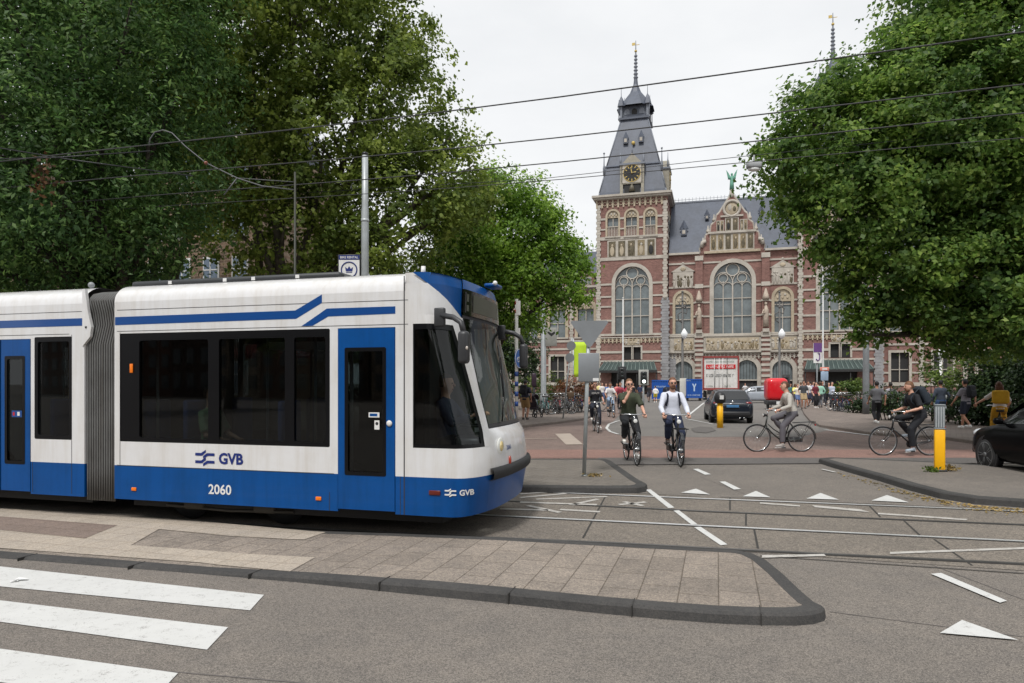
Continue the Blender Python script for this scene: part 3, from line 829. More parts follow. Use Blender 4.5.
# doors
def door_leaf(u0, u1, z0, z1, g, name='door'):
    b = MB(); b.poly([(u0 + .006, z0), (u1 - .006, z0), (u1 - .006, z1 - .005), (u0 + .006, z1 - .005)], [rrect(*g, r=.02)], .035, 0, lambda u, v, d: (u, -.006 + d, v))
    d = b.build(name, m_tblue, tram)
    b = MB(); b.poly(rrect(g[0] - .012, g[1] + .012, g[2] - .012, g[3] + .012, .02), [rrect(g[0] + .03, g[1] - .03, g[2] + .03, g[3] - .03, .02)], .006, 0, lambda u, v, e: (u, -.009 + e, v)); b.build('door_window', m_frame, d)
    b = MB(); b.poly(rrect(*g, r=.02), (), .004, 0, lambda u, v, e: (u, .01 + e, v)); b.build('door_pane', m_glass, d)
    return d
d1 = door_leaf(door[0], door[1], door[2], door[3], (.2, .68, .71, 2.1))
b = MB(); b.lathe([(.03, 0), (.034, -.012), (.02, -.02)], (.735, -.006, 1.28), 14, axis='Y'); b.build('door_button', M['white'], d1)
b = MB(); b.box((.55, -.011, 1.37), (.13, .003, .055), 0); b.box((.545, -.0128, 1.37), (.09, .001, .03), 1); b.box((.585, -.011, 1.26), (.06, .003, .1), 0); b.ball((.585, -.0125, 1.275), (.018, .001, .018), 2); b.build('door_sticker', [M['white'], m_tblue, M['black']], d1)
d2 = door_leaf(dB[0] + .52, dB[1], dB[2], dB[3], (dB[0] + .6, dB[1] - .1, .68, 2.06))
door_leaf(dB[0], dB[0] + .51, dB[2], dB[3], (dB[0] + .1, dB[0] + .44, .68, 2.06))
b = MB(); b.box((-4.55, -.011, 1.32), (.17, .003, .085), 0); b.box((-4.6, -.0128, 1.32), (.03, .001, .045), 1); b.box((-4.52, -.0128, 1.32), (.04, .001, .05), 2); b.build('door_sticker', [m_tnavy, M['red'], M['white']], d2)

# bogies, wheels and underframe
b = MB(); b.box(((UA0 + 1.3) / 2, TW / 2, .27), (1.2 - UA0, TW - .5, .2)); b.box((-5.9, TW / 2, .27), (4.6, TW - .5, .2)); b.box((-3.2, TW / 2, 1.4), (.5, TW - .4, 2.)); b.build('underframe', m_tdark, tram)
b0 = None
for u in (-2.2, -.85, -6.2, -7.4):
    for t in (.42, TW - .42):
        if b0 is None:
            b = MB(); b.lathe([(.1, -.09), (.24, -.08), (.25, -.05), (.29, -.045), (.3, .03), (.27, .05)], (0, 0, 0), 24, axis='Y'); b0 = b.build('wheel', M['darkmetal'], tram, (u, t, .31))
        else:
            c = b0.copy(); col.objects.link(c); c.parent = tram; c.location = (u, t, .31)
for u in (-1.52, -6.8):
    b = MB(); b.rbox((u, .3, .25), (1.9, .1, .12), .03); b.rbox((u - .5, .27, .22), (.3, .1, .12), .03); b.rbox((u + .5, .27, .22), (.3, .1, .12), .03); b.path([(u - .9, .24, .2), (u, .25, .17), (u + .9, .24, .2)], .02, 6); b.build('bogie_frame', mat('bogie', (.05, .046, .04), .7, var=.3), tram)

# nose: windscreen, display, bumper, lamps, mirrors, wiper
b = MB(); screen_patch(b, [1.235, 1.4, 1.6, 1.8, 2.0, 2.2, 2.35, 2.46], .003); ws = b.build('windscreen', m_wglass, tram)
b = MB()
screen_patch(b, [1.215, 1.25], .006)
for x in (-1, 1): screen_patch(b, [1.235, 1.4, 1.6, 1.8, 2.0, 2.2, 2.35, 2.46], .006, 0, x, x * .975)
b.path([npt(1.26, -.1, .03), npt(1.6, .15, .03), npt(2.05, .42, .03)], .010, 6); b.path([npt(1.5, .09, .035), npt(2.2, .36, .035)], .008, 6)
b.build('screen_seal', m_frame, tram)
b = MB(); screen_patch(b, [2.5, 2.6, 2.7, 2.8], .015); b.build('destination_display', mat('display_glass', (.012, .013, .012), .08, coat=.6), tram)
b = MB(); screen_patch(b, [2.53, 2.77], .02, 0, -.96, -.9); screen_patch(b, [2.55, 2.62], .021, 1, -.89, -.8); screen_patch(b, [2.66, 2.75], .021, 1, -.89, -.8); screen_patch(b, [2.55, 2.76], .02, 1, -.6, .6)
b.build('display_dot_panel', [M['black'], mat('display_dots', (.07, .075, .055), .4)], tram)
b = MB()
rows = []
for z, o in ((.64, .0), (.645, .035), (.67, .055), (.73, .055), (.77, .035), (.775, .0)): rows.append([npt(z, (-tpil(.8) * .998 * x if x < 0 else .97 * x), o) for x in FR])
b.grid(rows, 0); b.build('bumper', M['rubber'], tram)
def lamp(px, py, rx, rz_, m1, name):
    # find nose point under the pixel
    best = None
    for i in range(200):
        ta = -1 + i * .008
        for j in range(1): 
            s, t = nose_xy(interp([(0, 0), (3, 3)], 1), ta)
        x, y = TP.proj(*nose_xy(1.0, ta), 1.0)
        if best is None or abs(x - px) < best[0]: best = (abs(x - px), ta)
    ta = best[1]; Y = TP.P[1] + nose_xy(1., ta)[0] * TP.ds[1] + nose_xy(1., ta)[1] * TP.dt[1]
    z = HC + (HY - py) * Y / FPX
    p = npt(z, ta, .004); q = npt(z, min(1, ta + .02)); r0 = npt(z, max(-1, ta - .02))
    d = Vector((q[0] - r0[0], q[1] - r0[1], 0)).normalized(); nrm = Vector((d.y, -d.x, 0))
    rot = Matrix((d, nrm, Vector((0, 0, 1)))).transposed()
    b = MB(); b.ball(p, (rx, .018, rz_), 0, 16, 10, rot); hl = b.build(name, m1, tram)
    return p, rot, hl
p, rot, hl = lamp(500, 446, .1, .1, mat('lamp_lens', (.75, .76, .72), .12, coat=.6), 'headlight')
b = MB(); b.ball(Vector(p) + rot @ Vector((0, .012, 0)), (.055, .018, .06), 0, 12, 8, rot); b.build('bulb_reflector', mat('warm_reflector', srgb(225, 205, 150), .15, .3), hl)
p, rot, hl = lamp(507.5, 461, .028, .065, mat('indicator_lens', srgb(150, 45, 20), .2, coat=.5), 'indicator_lamp')
lamp(512.5, 463.5, .014, .03, mat('fog_lens', srgb(190, 150, 60), .2, coat=.5), 'indicator_lamp')
def mirror(side):
    sy = lambda t: t if side == 0 else TW - .16 - t * .5
    b = MB()
    b.rbox((1.33, sy(-.03), 2.42), (.12, .06, .2), .015)
    b.path([(1.35, sy(-.04), 2.44), (1.5, sy(-.08), 2.41), (1.6, sy(-.12), 2.35), (1.64, sy(-.14), 2.24)], .03, 8)
    b.rbox((1.64, sy(-.14), 2.09), (.11, .13, .34), .04, 0, 3)
    m_ = b.build('wing_mirror', mat('mirror_housing', (.03, .031, .034), .45), tram)
    b = MB(); b.ball((1.69, sy(-.19), 2.08), (.014, .014, .02)); b.build('mirror_lamp', mat('mirror_lamp_lens', (.5, .45, .4), .2), m_)
mirror(0); mirror(1)
# skirt lamps and lettering
for u, z in ((-2.69, .42), (-.14, .42)):
    b = MB(); b.rbox((u, -.006, z), (.07, .014, .042), .006); b.build('side_marker', m_orange, tram)
b = MB(); b.rbox((1.26, -.006, .545), (.13, .014, .05), .006); b.build('side_marker', mat('dark_red_lens', srgb(95, 30, 20), .3), tram)
def wave(mbx, u, z, s, fn):
    # two rows of the stripe motif: a bar stepping up, a bar stepping in from below
    for dz in (.12, -.21):
        for P in ([(-.5, 0), (-.15, 0), (.05, .15), (.05, .27), (-.19, .12), (-.5, .12)], [(.5, .12), (.11, .12), (-.09, -.01), (-.09, -.13), (.15, 0), (.5, 0)]):
            mbx.poly([(u + x * s, z + (y + dz) * s) for x, y in P], fn=fn)
def lettering(name, m, u, z, s, wv, txt, tu, ts, bold, far=False):
    fn = (lambda a, b_, d=0: (a, -.0045, b_)) if not far else None
    b = MB()
    if wv: wave(b, u, z, s, fn)
    add_text(b, txt, lambda a, b_: fn(a, b_), tu, z, ts, 0, bold)
    return b.build(name, m, tram)
lettering('operator_logo', m_logo, -1.66, .825, .27, True, 'GVB', -1.30, .175, .035)
lettering('fleet_number', M['white'], 0, .46, .1, False, '2060', -1.45, .16, .02)
_b = MB(); _f = lambda a, c, d=0: near_flat(a, c, .006)
wave(_b, 1.44, .55, .13, _f); add_text(_b, 'GVB', _f, 1.62, .55, .085, 0, .03); _b.build('operator_logo', M['white'], tram)
b = MB()
add_text(b, '2060', lambda a, c: npt(.96 + c, -.2 + a, .004), 0, 0, .07, 0, .01)
b.build('fleet_number', m_tnavy, tram)

# roof equipment
b = MB(); b.rbox((-1.47, .34, 2.965), (2.95, .26, .08), .03, 0); b.path([(-.1, .34, 2.965), (.12, .34, 2.95)], [.06, .01], 8, 0)
for u in (-2.35, -1.55, -1.15, -.55): b.box((u, .208, 2.968), (.05, .006, .04), 1)
b.build('roof_cable_duct', [mat('roof_duct', (.03, .033, .036), .5), M['white']], tram)
b = MB(); b.rbox((-1.6, TW / 2 + .3, 3.0), (2.2, 1., .1), .04); b.build('roof_box', mat('roof_box_grey', (.3, .31, .32), .5), tram)
b = MB(); b.tube((1.0, .3, 2.93), (1.0, .3, 3.03), .03, .026); b.build('antenna', M['white'], tram)
b = MB(); b.tube((-3.62, .25, 2.9), (-3.62, .25, 2.97), .015); b.ball((-3.62, .25, 2.99), .04); b.build('roof_camera', M['pole'], tram)
b = MB(); b.rbox((1.42, 1.6, 2.965), (.16, .3, .05), .02); b.ball((1.5, 1.42, 2.98), .03, 1); b.build('roof_beacon', [m_tblue, M['white']], tram)

# interior
def seat(u, t, rz=0.):
    b = MB(); mm = Matrix.Rotation(rz, 4, 'Z')
    b.rbox((u, t, .83), (.42, .42, .08), .03); o = mm @ Vector((-.22, 0, .33)); b.rbox((u + o.x, t + o.y, 1.18), (.07, .42, .66), .03, m=mm); b.box((u, t, .6), (.3, .3, .42), 1)
    return b.build('seat', [m_fabric, M['darkmetal']], tram)
for u, t, r_ in ((-2.5, .4, 0), (-1.9, .4, 0), (-1.0, .4, 180), (-2.4, 1.95, 0), (-1.6, 1.95, 180), (-4.0, .4, 0), (-4.0, 1.95, 0)): seat(u, t, R(r_))
b = MB(); b.rbox((1.0, 1.1, .9), (.45, .48, .12), .05); b.rbox((.8, 1.1, 1.35), (.12, .48, .85), .05); b.box((.98, 1.1, .6), (.2, .2, .6), 1); b.rbox((1.5, 1.2, .95), (.35, 1.7, .35), .06, 1); b.path([(1.3 + .14 * math.cos(k * .4), 1.1 + .18 * math.sin(k * .4), 1.2) for k in range(16)], .015, 6, 1); b.build('driver_console', [mat('driver_seat', (.03, .03, .035), .8), M['darkmetal']], tram)
for u, t in ((-2.62, .3), (-1.3, .7), (-.55, .6), (.0, .5), (-4.2, .45), (-1.3, 1.7), (-.7, 1.75)):
    b = MB(); b.tube((u, t, .4), (u, t, 2.48), .018); b.build('grab_pole', m_pole if u < -4 else M['steel'], tram)
b = MB(); b.box((-.95, 1.0, 2.2), (.9, .28, .1)); b.build('ceiling_panel', mat('ceiling_white', (.6, .6, .6), .4), tram)
# ================================================================== MUSEUM
MP = Plane(((634 - 512) * 105 / FPX, 105), R(16.5))
museum = thing('museum', 'large red brick museum with stone bands, stepped gable and slate clock tower beyond the square', 'museum', (MP.P[0], MP.P[1], 0), -MP.a)
m_brick = None
def brick_mat(name, c):
    m = mat(name, c, .85, var=.16, vscale=.35, spec=.2)
    t = m.node_tree; b = t.nodes['Principled BSDF']; src = b.inputs['Base Color'].links[0].from_socket
    tc = t.nodes.new('ShaderNodeTexCoord'); mp = t.nodes.new('ShaderNodeMapping'); mp.inputs['Rotation'].default_value = (R(90), 0, 0)
    t.links.new(tc.outputs['Object'], mp.inputs['Vector'])
    br = t.nodes.new('ShaderNodeTexBrick'); br.inputs['Scale'].default_value = 1; br.inputs['Brick Width'].default_value = .44; br.inputs['Row Height'].default_value = .16; br.inputs['Mortar Size'].default_value = .018
    br.inputs['Color1'].default_value = (.8, .8, .8, 1); br.inputs['Color2'].default_value = (1.18, 1.16, 1.14, 1); br.inputs['Mortar'].default_value = (1.25, 1.3, 1.3, 1)
    t.links.new(mp.outputs['Vector'], br.inputs['Vector'])
    n = t.nodes.new('ShaderNodeTexNoise'); n.inputs['Scale'].default_value = 2.2; n.inputs['Detail'].default_value = 8; n.inputs['Roughness'].default_value = .75
    t.links.new(tc.outputs['Object'], n.inputs['Vector'])
    r = t.nodes.new('ShaderNodeValToRGB'); r.color_ramp.elements[0].position = .3; r.color_ramp.elements[1].position = .7
    r.color_ramp.elements[0].color = (.78, .76, .75, 1); r.color_ramp.elements[1].color = (1.2, 1.2, 1.18, 1); t.links.new(n.outputs['Fac'], r.inputs['Fac'])
    prev = src
    for o in (br.outputs['Color'], r.outputs['Color']):
        q = t.nodes.new('ShaderNodeMix'); q.data_type = 'RGBA'; q.blend_type = 'MULTIPLY'; q.inputs[0].default_value = 1
        t.links.new(prev, q.inputs[6]); t.links.new(o, q.inputs[7]); prev = q.outputs[2]
    t.links.new(prev, b.inputs['Base Color']); return m
m_brick = brick_mat('museum_brick', srgb(124, 95, 89))
m_stone = mat('cream_stone_trim', srgb(174, 168, 158), .8, var=.14, vscale=1.2, dirt=.3, dscale=.5)
m_ystone = mat('yellow_stone', srgb(170, 158, 137), .8, var=.2, vscale=2.5, dirt=.25)
m_gstone = mat('grey_stone', srgb(140, 140, 142), .8, var=.15, vscale=1.5, dirt=.3)
m_slate = mat('slate', srgb(80, 86, 98), .55, var=.16, vscale=2., dirt=.2, dscale=.4)
m_lead = mat('lead_grey', srgb(112, 117, 126), .5, var=.12)
m_mglass = mat('leaded_glass', srgb(104, 112, 114), .22, var=.3, vscale=.7, spec=.6)
m_dark = mat('dark_opening', (.022, .022, .022), .8)
m_mos = mat('mosaic_gold', srgb(128, 114, 88), .7, var=.5, vscale=3.2)
m_mosd = mat('mosaic_dark', srgb(88, 80, 62), .7, var=.5, vscale=3.)
m_copper = mat('green_copper', srgb(96, 150, 130), .6, var=.2)
m_canopy = mat('canopy_green', srgb(58, 71, 69), .5, var=.2, vscale=1.)
m_gold = mat('gilt', srgb(186, 162, 92), .5, .2)
MM = [m_brick, m_stone, m_ystone, m_gstone, m_mglass, m_dark, m_mos, m_mosd, m_lead]
BR, ST, YS, GS, GL, DK, MO, MD, LD = range(9)
def mu(px, py, t=0.): return MP.uv(px, py, t)
def ff(t0): return lambda u, v, d: (u, t0 + d, v)
def arch_out(u0, u1, z0, z1, n=14, pad=0.):
    r = (u1 - u0) / 2 + pad; c = (u0 + u1) / 2; zs = z1 - (u1 - u0) / 2
    return [(u0 - pad, z0)] + [(u1 + pad, z0)] + [(c + r * math.cos(math.pi * k / n), zs + r * math.sin(math.pi * k / n)) for k in range(n + 1)]
def rect_out(u0, u1, z0, z1, pad=0.): return [(u0 - pad, z0), (u1 + pad, z0), (u1 + pad, z1 + pad), (u0 - pad, z1 + pad)]
class Op:
    def __init__(s, u0, u1, z0, z1, arch=False, pad=.35, frame=ST, glass=GL, mull=(), trans=(), tracery=0, tymp=0., name='window', depth=.45, balus=0.):
        s.__dict__.update(locals())
    def out(s, pad=0.): return (arch_out if s.arch else rect_out)(s.u0, s.u1, s.z0, s.z1, pad=pad)
def opx(x0, x1, yt, yb, **k):
    """opening from image columns / rows measured on the facade"""
    u0 = mu(x0, 300)[0]; u1 = mu(x1, 300)[0]; xm = (x0 + x1) / 2
    return Op(u0, u1, mu(xm, yb)[1], mu(xm, yt)[1], **k)
def wall(name, u0, u1, z0, z1, ops=(), bands=(), t0=0., thick=.8, parent=museum, extra=None, top=None, mats=None):
    b = MB()
    outl = top or [(u0, z0), (u1, z0), (u1, z1), (u0, z1)]
    b.poly(outl, [o.out() for o in ops], thick, BR, ff(t0))
    for (z, h, mi) in bands:
        cuts = []
        for o in ops:
            if o.z0 - .1 < z < o.z1 + o.pad:
                zs = o.z1 - (o.u1 - o.u0) / 2
                hw = (o.u1 - o.u0) / 2 + o.pad
                if o.arch and z > zs: hw = math.sqrt(max(0, hw * hw - (z - zs) ** 2))
                c = (o.u0 + o.u1) / 2; cuts.append((c - hw, c + hw))
        x = u0 - .03
        for a, c in sorted(cuts) + [(u1 + .03, u1 + .03)]:
            if a > x + .05: b.box(((x + a) / 2, t0 - .04, z), (a - x, .16, h), mi)
            x = max(x, c)
    if extra: extra(b)
    w_ = b.build(name, mats or MM, parent)
    for o in ops:
        q = MB()
        if o.name == 'archway':
            q.poly(arch_out(o.u0, o.u1, lerp(o.z0, o.z1, .42), o.z1), (), .06, GL, ff(t0 + .3))
            for k in range(7): q.box((o.u0 + (o.u1 - o.u0) * (k + .5) / 7, t0 + .28, lerp(o.z0, o.z1, .68)), (.05, .06, (o.z1 - o.z0) * .5), DK)
            q.box(((o.u0 + o.u1) / 2, t0 + .25, lerp(o.z0, o.z1, .42)), (o.u1 - o.u0, .14, .16), ST)
        if o.pad: q.poly(o.out(o.pad), [o.out()], .35, o.frame, ff(t0 - .1))
        q.poly(o.out(.05), (), .05, o.glass, ff(t0 + o.depth))
        wd, ht = o.u1 - o.u0, o.z1 - o.z0
        zs = o.z1 - wd / 2 if o.arch else o.z1
        if o.tymp:                                   # relief-filled arch head
            zt = o.z1 - o.tymp * ht
            q.poly([p for p in arch_out(o.u0, o.u1, zt, o.z1)] if o.arch else rect_out(o.u0, o.u1, zt, o.z1), (), .12, YS, ff(t0 + .12)); 
            zs = zt
            for k in range(5): q.ball((o.u0 + wd * (.2 + .15 * k), t0 + .1, zt + ht * o.tymp * (.3 + .25 * (k % 2))), (.16, .08, .2), ST if k % 2 else YS, 8, 6)
        for mfr in o.mull: q.box((o.u0 + wd * mfr, t0 + o.depth - .14, (o.z0 + zs) / 2), (.2 if abs(mfr - .5) < .01 and len(o.mull) > 1 else .12, .2, zs - o.z0), ST)
        for tfr in o.trans: q.box(((o.u0 + o.u1) / 2, t0 + o.depth - .1, o.z0 + ht * tfr), (wd, .12, .12), ST)
        if o.tracery:
            c = (o.u0 + o.u1) / 2; r = wd / 2
            q.ring((c, t0 + o.depth - .14, zs + r * .62), r * .34, .1, 'Y', 24, 6, ST)
            for s_ in (-1, 1):
                q.ring((c + s_ * r * .5, t0 + o.depth - .14, zs + r * .16), r * .25, .08, 'Y', 20, 6, ST)
                for p in (-1, 1):
                    cc = c + s_ * r * .5 + p * r * .25
                    q.path([(cc + r * .24 * math.cos(math.pi * k / 8), t0 + o.depth - .14, zs - r * .32 + r * .24 * math.sin(math.pi * k / 8)) for k in range(9)], .06, 5, ST)
                q.path([(c + s_ * r * .5 + r * .5 * math.cos(math.pi * k / 12), t0 + o.depth - .14, zs - r * .1 + r * .58 * math.sin(math.pi * k / 12)) for k in range(13)], .08, 5, ST)
        if o.balus:
            q.box(((o.u0 + o.u1) / 2, t0 + .1, o.z0 + o.balus), (wd, .2, .14), ST)
            for k in range(7): q.box((o.u0 + wd * (k + .5) / 7, t0 + .12, o.z0 + o.balus / 2), (.1, .1, o.balus), ST)
            q.box(((o.u0 + o.u1) / 2, t0 + .25, o.z0 + o.balus / 2), (wd, .08, o.balus), BR)
        if o.glass == GL and o.frame != DK: q.box(((o.u0 + o.u1) / 2, t0 - .08, o.z0 - .12), (wd + 2 * o.pad + .1, .35, .24), ST)
        q.build(o.name, MM, w_)
    return w_
def quoins(b, u, z0, z1, t0, mi=ST, w0=.75, w1=.5, h=.42):
    k = 0; z = z0
    while z < z1:
        b.box((u, t0 - .05, z + h / 2), ((w0 if k % 2 else w1), .2, h - .03), mi); z += h; k += 1
def frieze(b, u0, u1, z0, z1, t0, n, mi=YS):
    """row of small round-headed corbel arches"""
    b.box(((u0 + u1) / 2, t0 - .1, z1 - .06), (u1 - u0, .3, .16), ST)
    for k in range(n):
        c = u0 + (u1 - u0) * (k + .5) / n; w_ = (u1 - u0) / n
        b.box((c - w_ / 2, t0 - .08, (z0 + z1) / 2), (w_ * .3, .24, z1 - z0), mi)
        b.poly(arch_out(c - w_ * .36, c + w_ * .36, z0 + (z1 - z0) * .2, z1 - .1, 8), (), .05, BR, ff(t0 - .03))
        b.ring((c, t0 - .1, z0 + (z1 - z0) * .45), w_ * .33, .06, 'Y', 14, 5, mi)
def relief(b, u0, u1, z0, z1, t0, n, seed, mi=MO, bg=YS):
    """carved panel: shallow figures on a ground"""
    rr = random.Random(seed)
    b.box(((u0 + u1) / 2, t0 - .04, (z0 + z1) / 2), (u1 - u0, .12, z1 - z0), bg)
    for k in range(n):
        u = u0 + (u1 - u0) * (k + .5) / n + rr.uniform(-.1, .1); hgt = (z1 - z0) * rr.uniform(.45, .72)
        b.ball((u, t0 - .1, z0 + hgt * .45 + .1), ((u1 - u0) / n * .42, .09, hgt * .5), rr.choice((mi, bg, ST)), 8, 6)
        b.ball((u + rr.uniform(-.1, .1), t0 - .12, z0 + hgt + .15), (.16, .1, .19), rr.choice((ST, mi)), 8, 6)
        b.path([(u, t0 - .12, z0 + hgt * .7), (u + rr.uniform(-.4, .4), t0 - .15, z0 + hgt * rr.uniform(.6, 1.1))], .07, 5, ST)
def panels(b, u0, u1, z0, z1, n, t0, seed):
    rr = random.Random(seed); w_ = (u1 - u0) / n
    b.box(((u0 + u1) / 2, t0 - .05, (z0 + z1) / 2), (u1 - u0, .14, z1 - z0), ST)
    for k in range(n):
        c = u0 + w_ * (k + .5)
        b.box((c, t0 - .13, (z0 + z1) / 2), (w_ * .72, .04, (z1 - z0) * .88), MO if rr.random() < .35 else MD)
        zb = z0 + (z1 - z0) * .08; H_ = (z1 - z0) * .84
        b.ball((c, t0 - .15, zb + H_ * .34), (w_ * .24, .06, H_ * .34), rr.choice((MD, DK, YS)), 8, 6)
        b.ball((c + rr.uniform(-.05, .05), t0 - .16, zb + H_ * .74), (w_ * .12, .05, H_ * .1), rr.choice((ST, YS)), 8, 6)
        b.ring((c, t0 - .15, zb + H_ * .74), w_ * .22, .04, 'Y', 12, 4, MO)

zb = lambda px, py: mu(px, py)[1]
# --- towers
def tower(c, name_seed, full=True):
    """everything is laid out for the left tower (u = -5.6..5.1) and shifted to c"""
    du = c - (-.25)
    u0, u1 = mu(597, 300)[0] + du, mu(667.5, 300)[0] + du
    H_ = zb(634, 194)
    o = []
    def sh(op): op.u0 += du; op.u1 += du; return op
    for x0, x1 in ((607.5, 618.3), (626, 637), (645.2, 655.5)):
        xm = (x0 + x1) / 2
        o.append(sh(opx(x0, x1, 211 - (xm - 612) * .05, 236.5 - (xm - 612) * .04, arch=True, pad=.3, frame=YS, mull=(.5,), tymp=.27, balus=1.5)))
    o.append(sh(opx(615.2, 649, 266.5, 334, arch=True, pad=.55, mull=(.25, .5, .75), trans=(.27, .52), tracery=1)))
    o.append(sh(opx(624, 631.3, 347, 359.5, pad=.25, glass=DK))); o.append(sh(opx(633.5, 640.8, 347, 359.5, pad=.25, glass=DK)))
    o.append(sh(opx(611, 647, 371, 394.5, pad=0, frame=DK, glass=DK, name='entrance')))
    bands = [(zb(634, y), h, ST) for y, h in ((217.5, .3), (228, .22), (237.2, .5), (258, .5), (283.5, .3), (296, .25), (306, .25), (320, .28), (334.5, .35), (352, .35), (361, .25), (372, .2))]
    def ex(b):
        quoins(b, u0 + .25, 0, H_ - 1.4, 0); quoins(b, u1 - .35, zb(667, 300), H_ - 1.4, 0); quoins(b, u1 - .35, 0, zb(667, 300), 0, GS, 1.3, 1.0)
        frieze(b, u0, u1, H_ - 1.9, H_ - .55, 0, 13)
        b.box(((u0 + u1) / 2, 2.2 + 3, H_ - .45), (u1 - u0 + 1., 11.5, .3), ST); b.box(((u0 + u1) / 2, 2.2 + 3, H_ - .15), (u1 - u0 + 1.4, 12, .32), ST)
        panels(b, mu(607.5, 248)[0] + du, mu(656, 248)[0] + du, zb(632, 257), zb(632, 239.5), 5, 0, name_seed)
        frieze(b, u0 + .6, u1 - .8, zb(634, 343), zb(634, 337), 0, 15)
        relief(b, mu(625, 340)[0] + du, mu(640, 340)[0] + du, zb(633, 345), zb(633, 339), -.06, 4, name_seed + 3)
    w_ = wall('tower_wall', u0, u1, 0, H_, o, bands, extra=ex)
    b = MB()                                          # side and back walls
    for uu in (u0 + .4, u1 - .4): b.box((uu, 6, H_ / 2), (.75, 10.4, H_ - .02), BR)
    b.box(((u0 + u1) / 2, 11., H_ / 2), (u1 - u0, .8, H_ - .02), BR)
    for z, h, _ in bands[:6]: b.box((u1 + .02, 5.8, z), (.12, 10.6, h), ST)
    quoins(b, u1 - .3, H_ * .7, H_ - 1.4, .5)
    for k in range(3): b.box((u1 + .01, 3 + 3 * k, zb(634, 224)), (.1, 1.3, 3.2), GL); b.box((u1 + .03, 3 + 3 * k, zb(634, 212)), (.1, 1.5, .8), YS)
    b.build('tower_side_wall', MM, museum)
    cx = (u0 + u1) / 2; cy = 5.6; hw = (u1 - u0) / 2 - .2
    def ringz(z, h, dz=0): return [(cx - h, cy - h, z), (cx + h, cy - h, z), (cx + h, cy + h, z), (cx - h, cy + h, z)]
    zt1, zt2 = zb(634, 166) * 1.0, 0
    # heights are read off the front face of each tier, allowing for its set-back
    def Z(y, t): return MP.uv(634, y, t)[1]
    tiers = [(H_, hw), (Z(194 - 4, .4), hw - .1), (Z(166, 1.4), hw * .80), (Z(165, 1.4), hw * .83), (Z(163.5, 1.4), hw * .79), (Z(118.5, 3), hw * .41), (Z(118, 3), hw * .47), (Z(116.2, 3), hw * .47), (Z(116, 3), hw * .36), (Z(104, 3.3), hw * .33)]
    b = MB(); b.grid([ringz(z, h) for z, h in tiers], 0, False, True)
    for i in range(len(tiers) - 1):                   # lead hips
        for k in range(4): b.path([ringz(*tiers[i])[k], ringz(*tiers[i + 1])[k]], .11, 5, 1)
    for s_ in (-1, 1):                                # standing seams of the slopes, pinnacles on corners
        for q in (-1, 1):
            x, y = cx + s_ * hw * .86, cy + q * hw * .86
            b.lathe([(.16, tiers[2][0] - 1.2), (.2, tiers[2][0]), (.1, tiers[2][0] + .4), (.06, tiers[2][0] + 2.2)], (x, y, 0), 8, 1); b.ball((x, y, tiers[2][0] + 2.3), .16, 1, 8, 6)
            x, y = cx + s_ * hw * .46, cy + q * hw * .46
            b.lathe([(.09, tiers[6][0]), (.05, tiers[6][0] + 3.2)], (x, y, 0), 6, 1)
    rf = b.build('tower_roof', [m_slate, m_lead], museum)
    # lantern
    b = MB(); zl0, zl1 = Z(116, 3.2), Z(104, 3.2); hl = hw * .4
    for s_ in (-1, 1):
        for q in (-1, 1): b.box((cx + s_ * hl, cy + q * hl, (zl0 + zl1) / 2), (.35, .35, zl1 - zl0), 1)
    b.box((cx, cy, (zl0 + zl1) / 2), (hl * 1.5, hl * 1.5, zl1 - zl0), 2)
    b.box((cx, cy, (zl0 + zl1) / 2), (hl * 1.82, hl * 1.82, zl1 - zl0), 0)
    for s_ in (-1, 0, 1):
        for q in (0, 1):
            mm_ = Matrix.Translation((cx, cy, 0)) @ Matrix.Rotation(R(90) * q, 4, 'Z'); b.xf = mm_; b.poly(arch_out(s_ * hl * .56 - hl * .2, s_ * hl * .56 + hl * .2, zl0 + .5, zl1 - .5, 8), (), .05, 2 if s_ == 0 else 1, ff(-hl * .94)); b.xf = None
    for s_ in (): b.path([(cx + s_ * hl * .5 + hl * .45 * math.cos(math.pi * k / 8), cy - hl, zl1 - .55 + .45 * math.sin(math.pi * k / 8)) for k in range(9)], .1, 5, 1)
    sp = [(zl1 - .15, hw * .56), (zl1 + .1, hw * .53), (Z(96, 3.6), hw * .34), (Z(90, 4.2), hw * .17), (Z(83, 4.8), hw * .07), (Z(76, 5.2), hw * .045)]
    oct_ = lambda z, h: [(cx + h * 1.08 * math.cos(R(22.5 + 45 * k)), cy + h * 1.08 * math.sin(R(22.5 + 45 * k)), z) for k in range(8)]
    b.grid([oct_(z, h) for z, h in sp], 0, False, True)
    for z, h in ((sp[1][0] + .3, hw * .47),):          # four small corner hoods
        for s_ in (-1, 1):
            for q in (-1, 1): b.lathe([(hw * .12, z - .5), (hw * .08, z + .4), (.05, z + 1.2), (.03, z + 2.6)], (cx + s_ * h * .85, cy + q * h * .85, 0), 6, 0, False)
    b.build('lantern', [m_slate, m_lead, m_dark], museum)
    b = MB(); z0, z1 = Z(78, 5), Z(54.5, 5.6)
    b.lathe([(.3, z0), (.22, z0 + 1), (.12, z1), (.05, z1 + 2.2)], (cx, cy, 0), 8)
    for k in range(7):
        z = z0 + (z1 - z0) * (k + .5) / 7; b.lathe([(.15, z - .25), (.42 - .02 * k, z), (.15, z + .25)], (cx, cy, 0), 8)
    b.build('spire', m_lead, museum)
    b = MB(); b.ball((cx, cy, z1 + .5), .22); b.box((cx, cy, z1 + 1.5), (1.2, .05, .08)); b.box((cx - .35, cy, z1 + 1.7), (.5, .04, .4)); b.build('weather_vane', m_gold, museum)
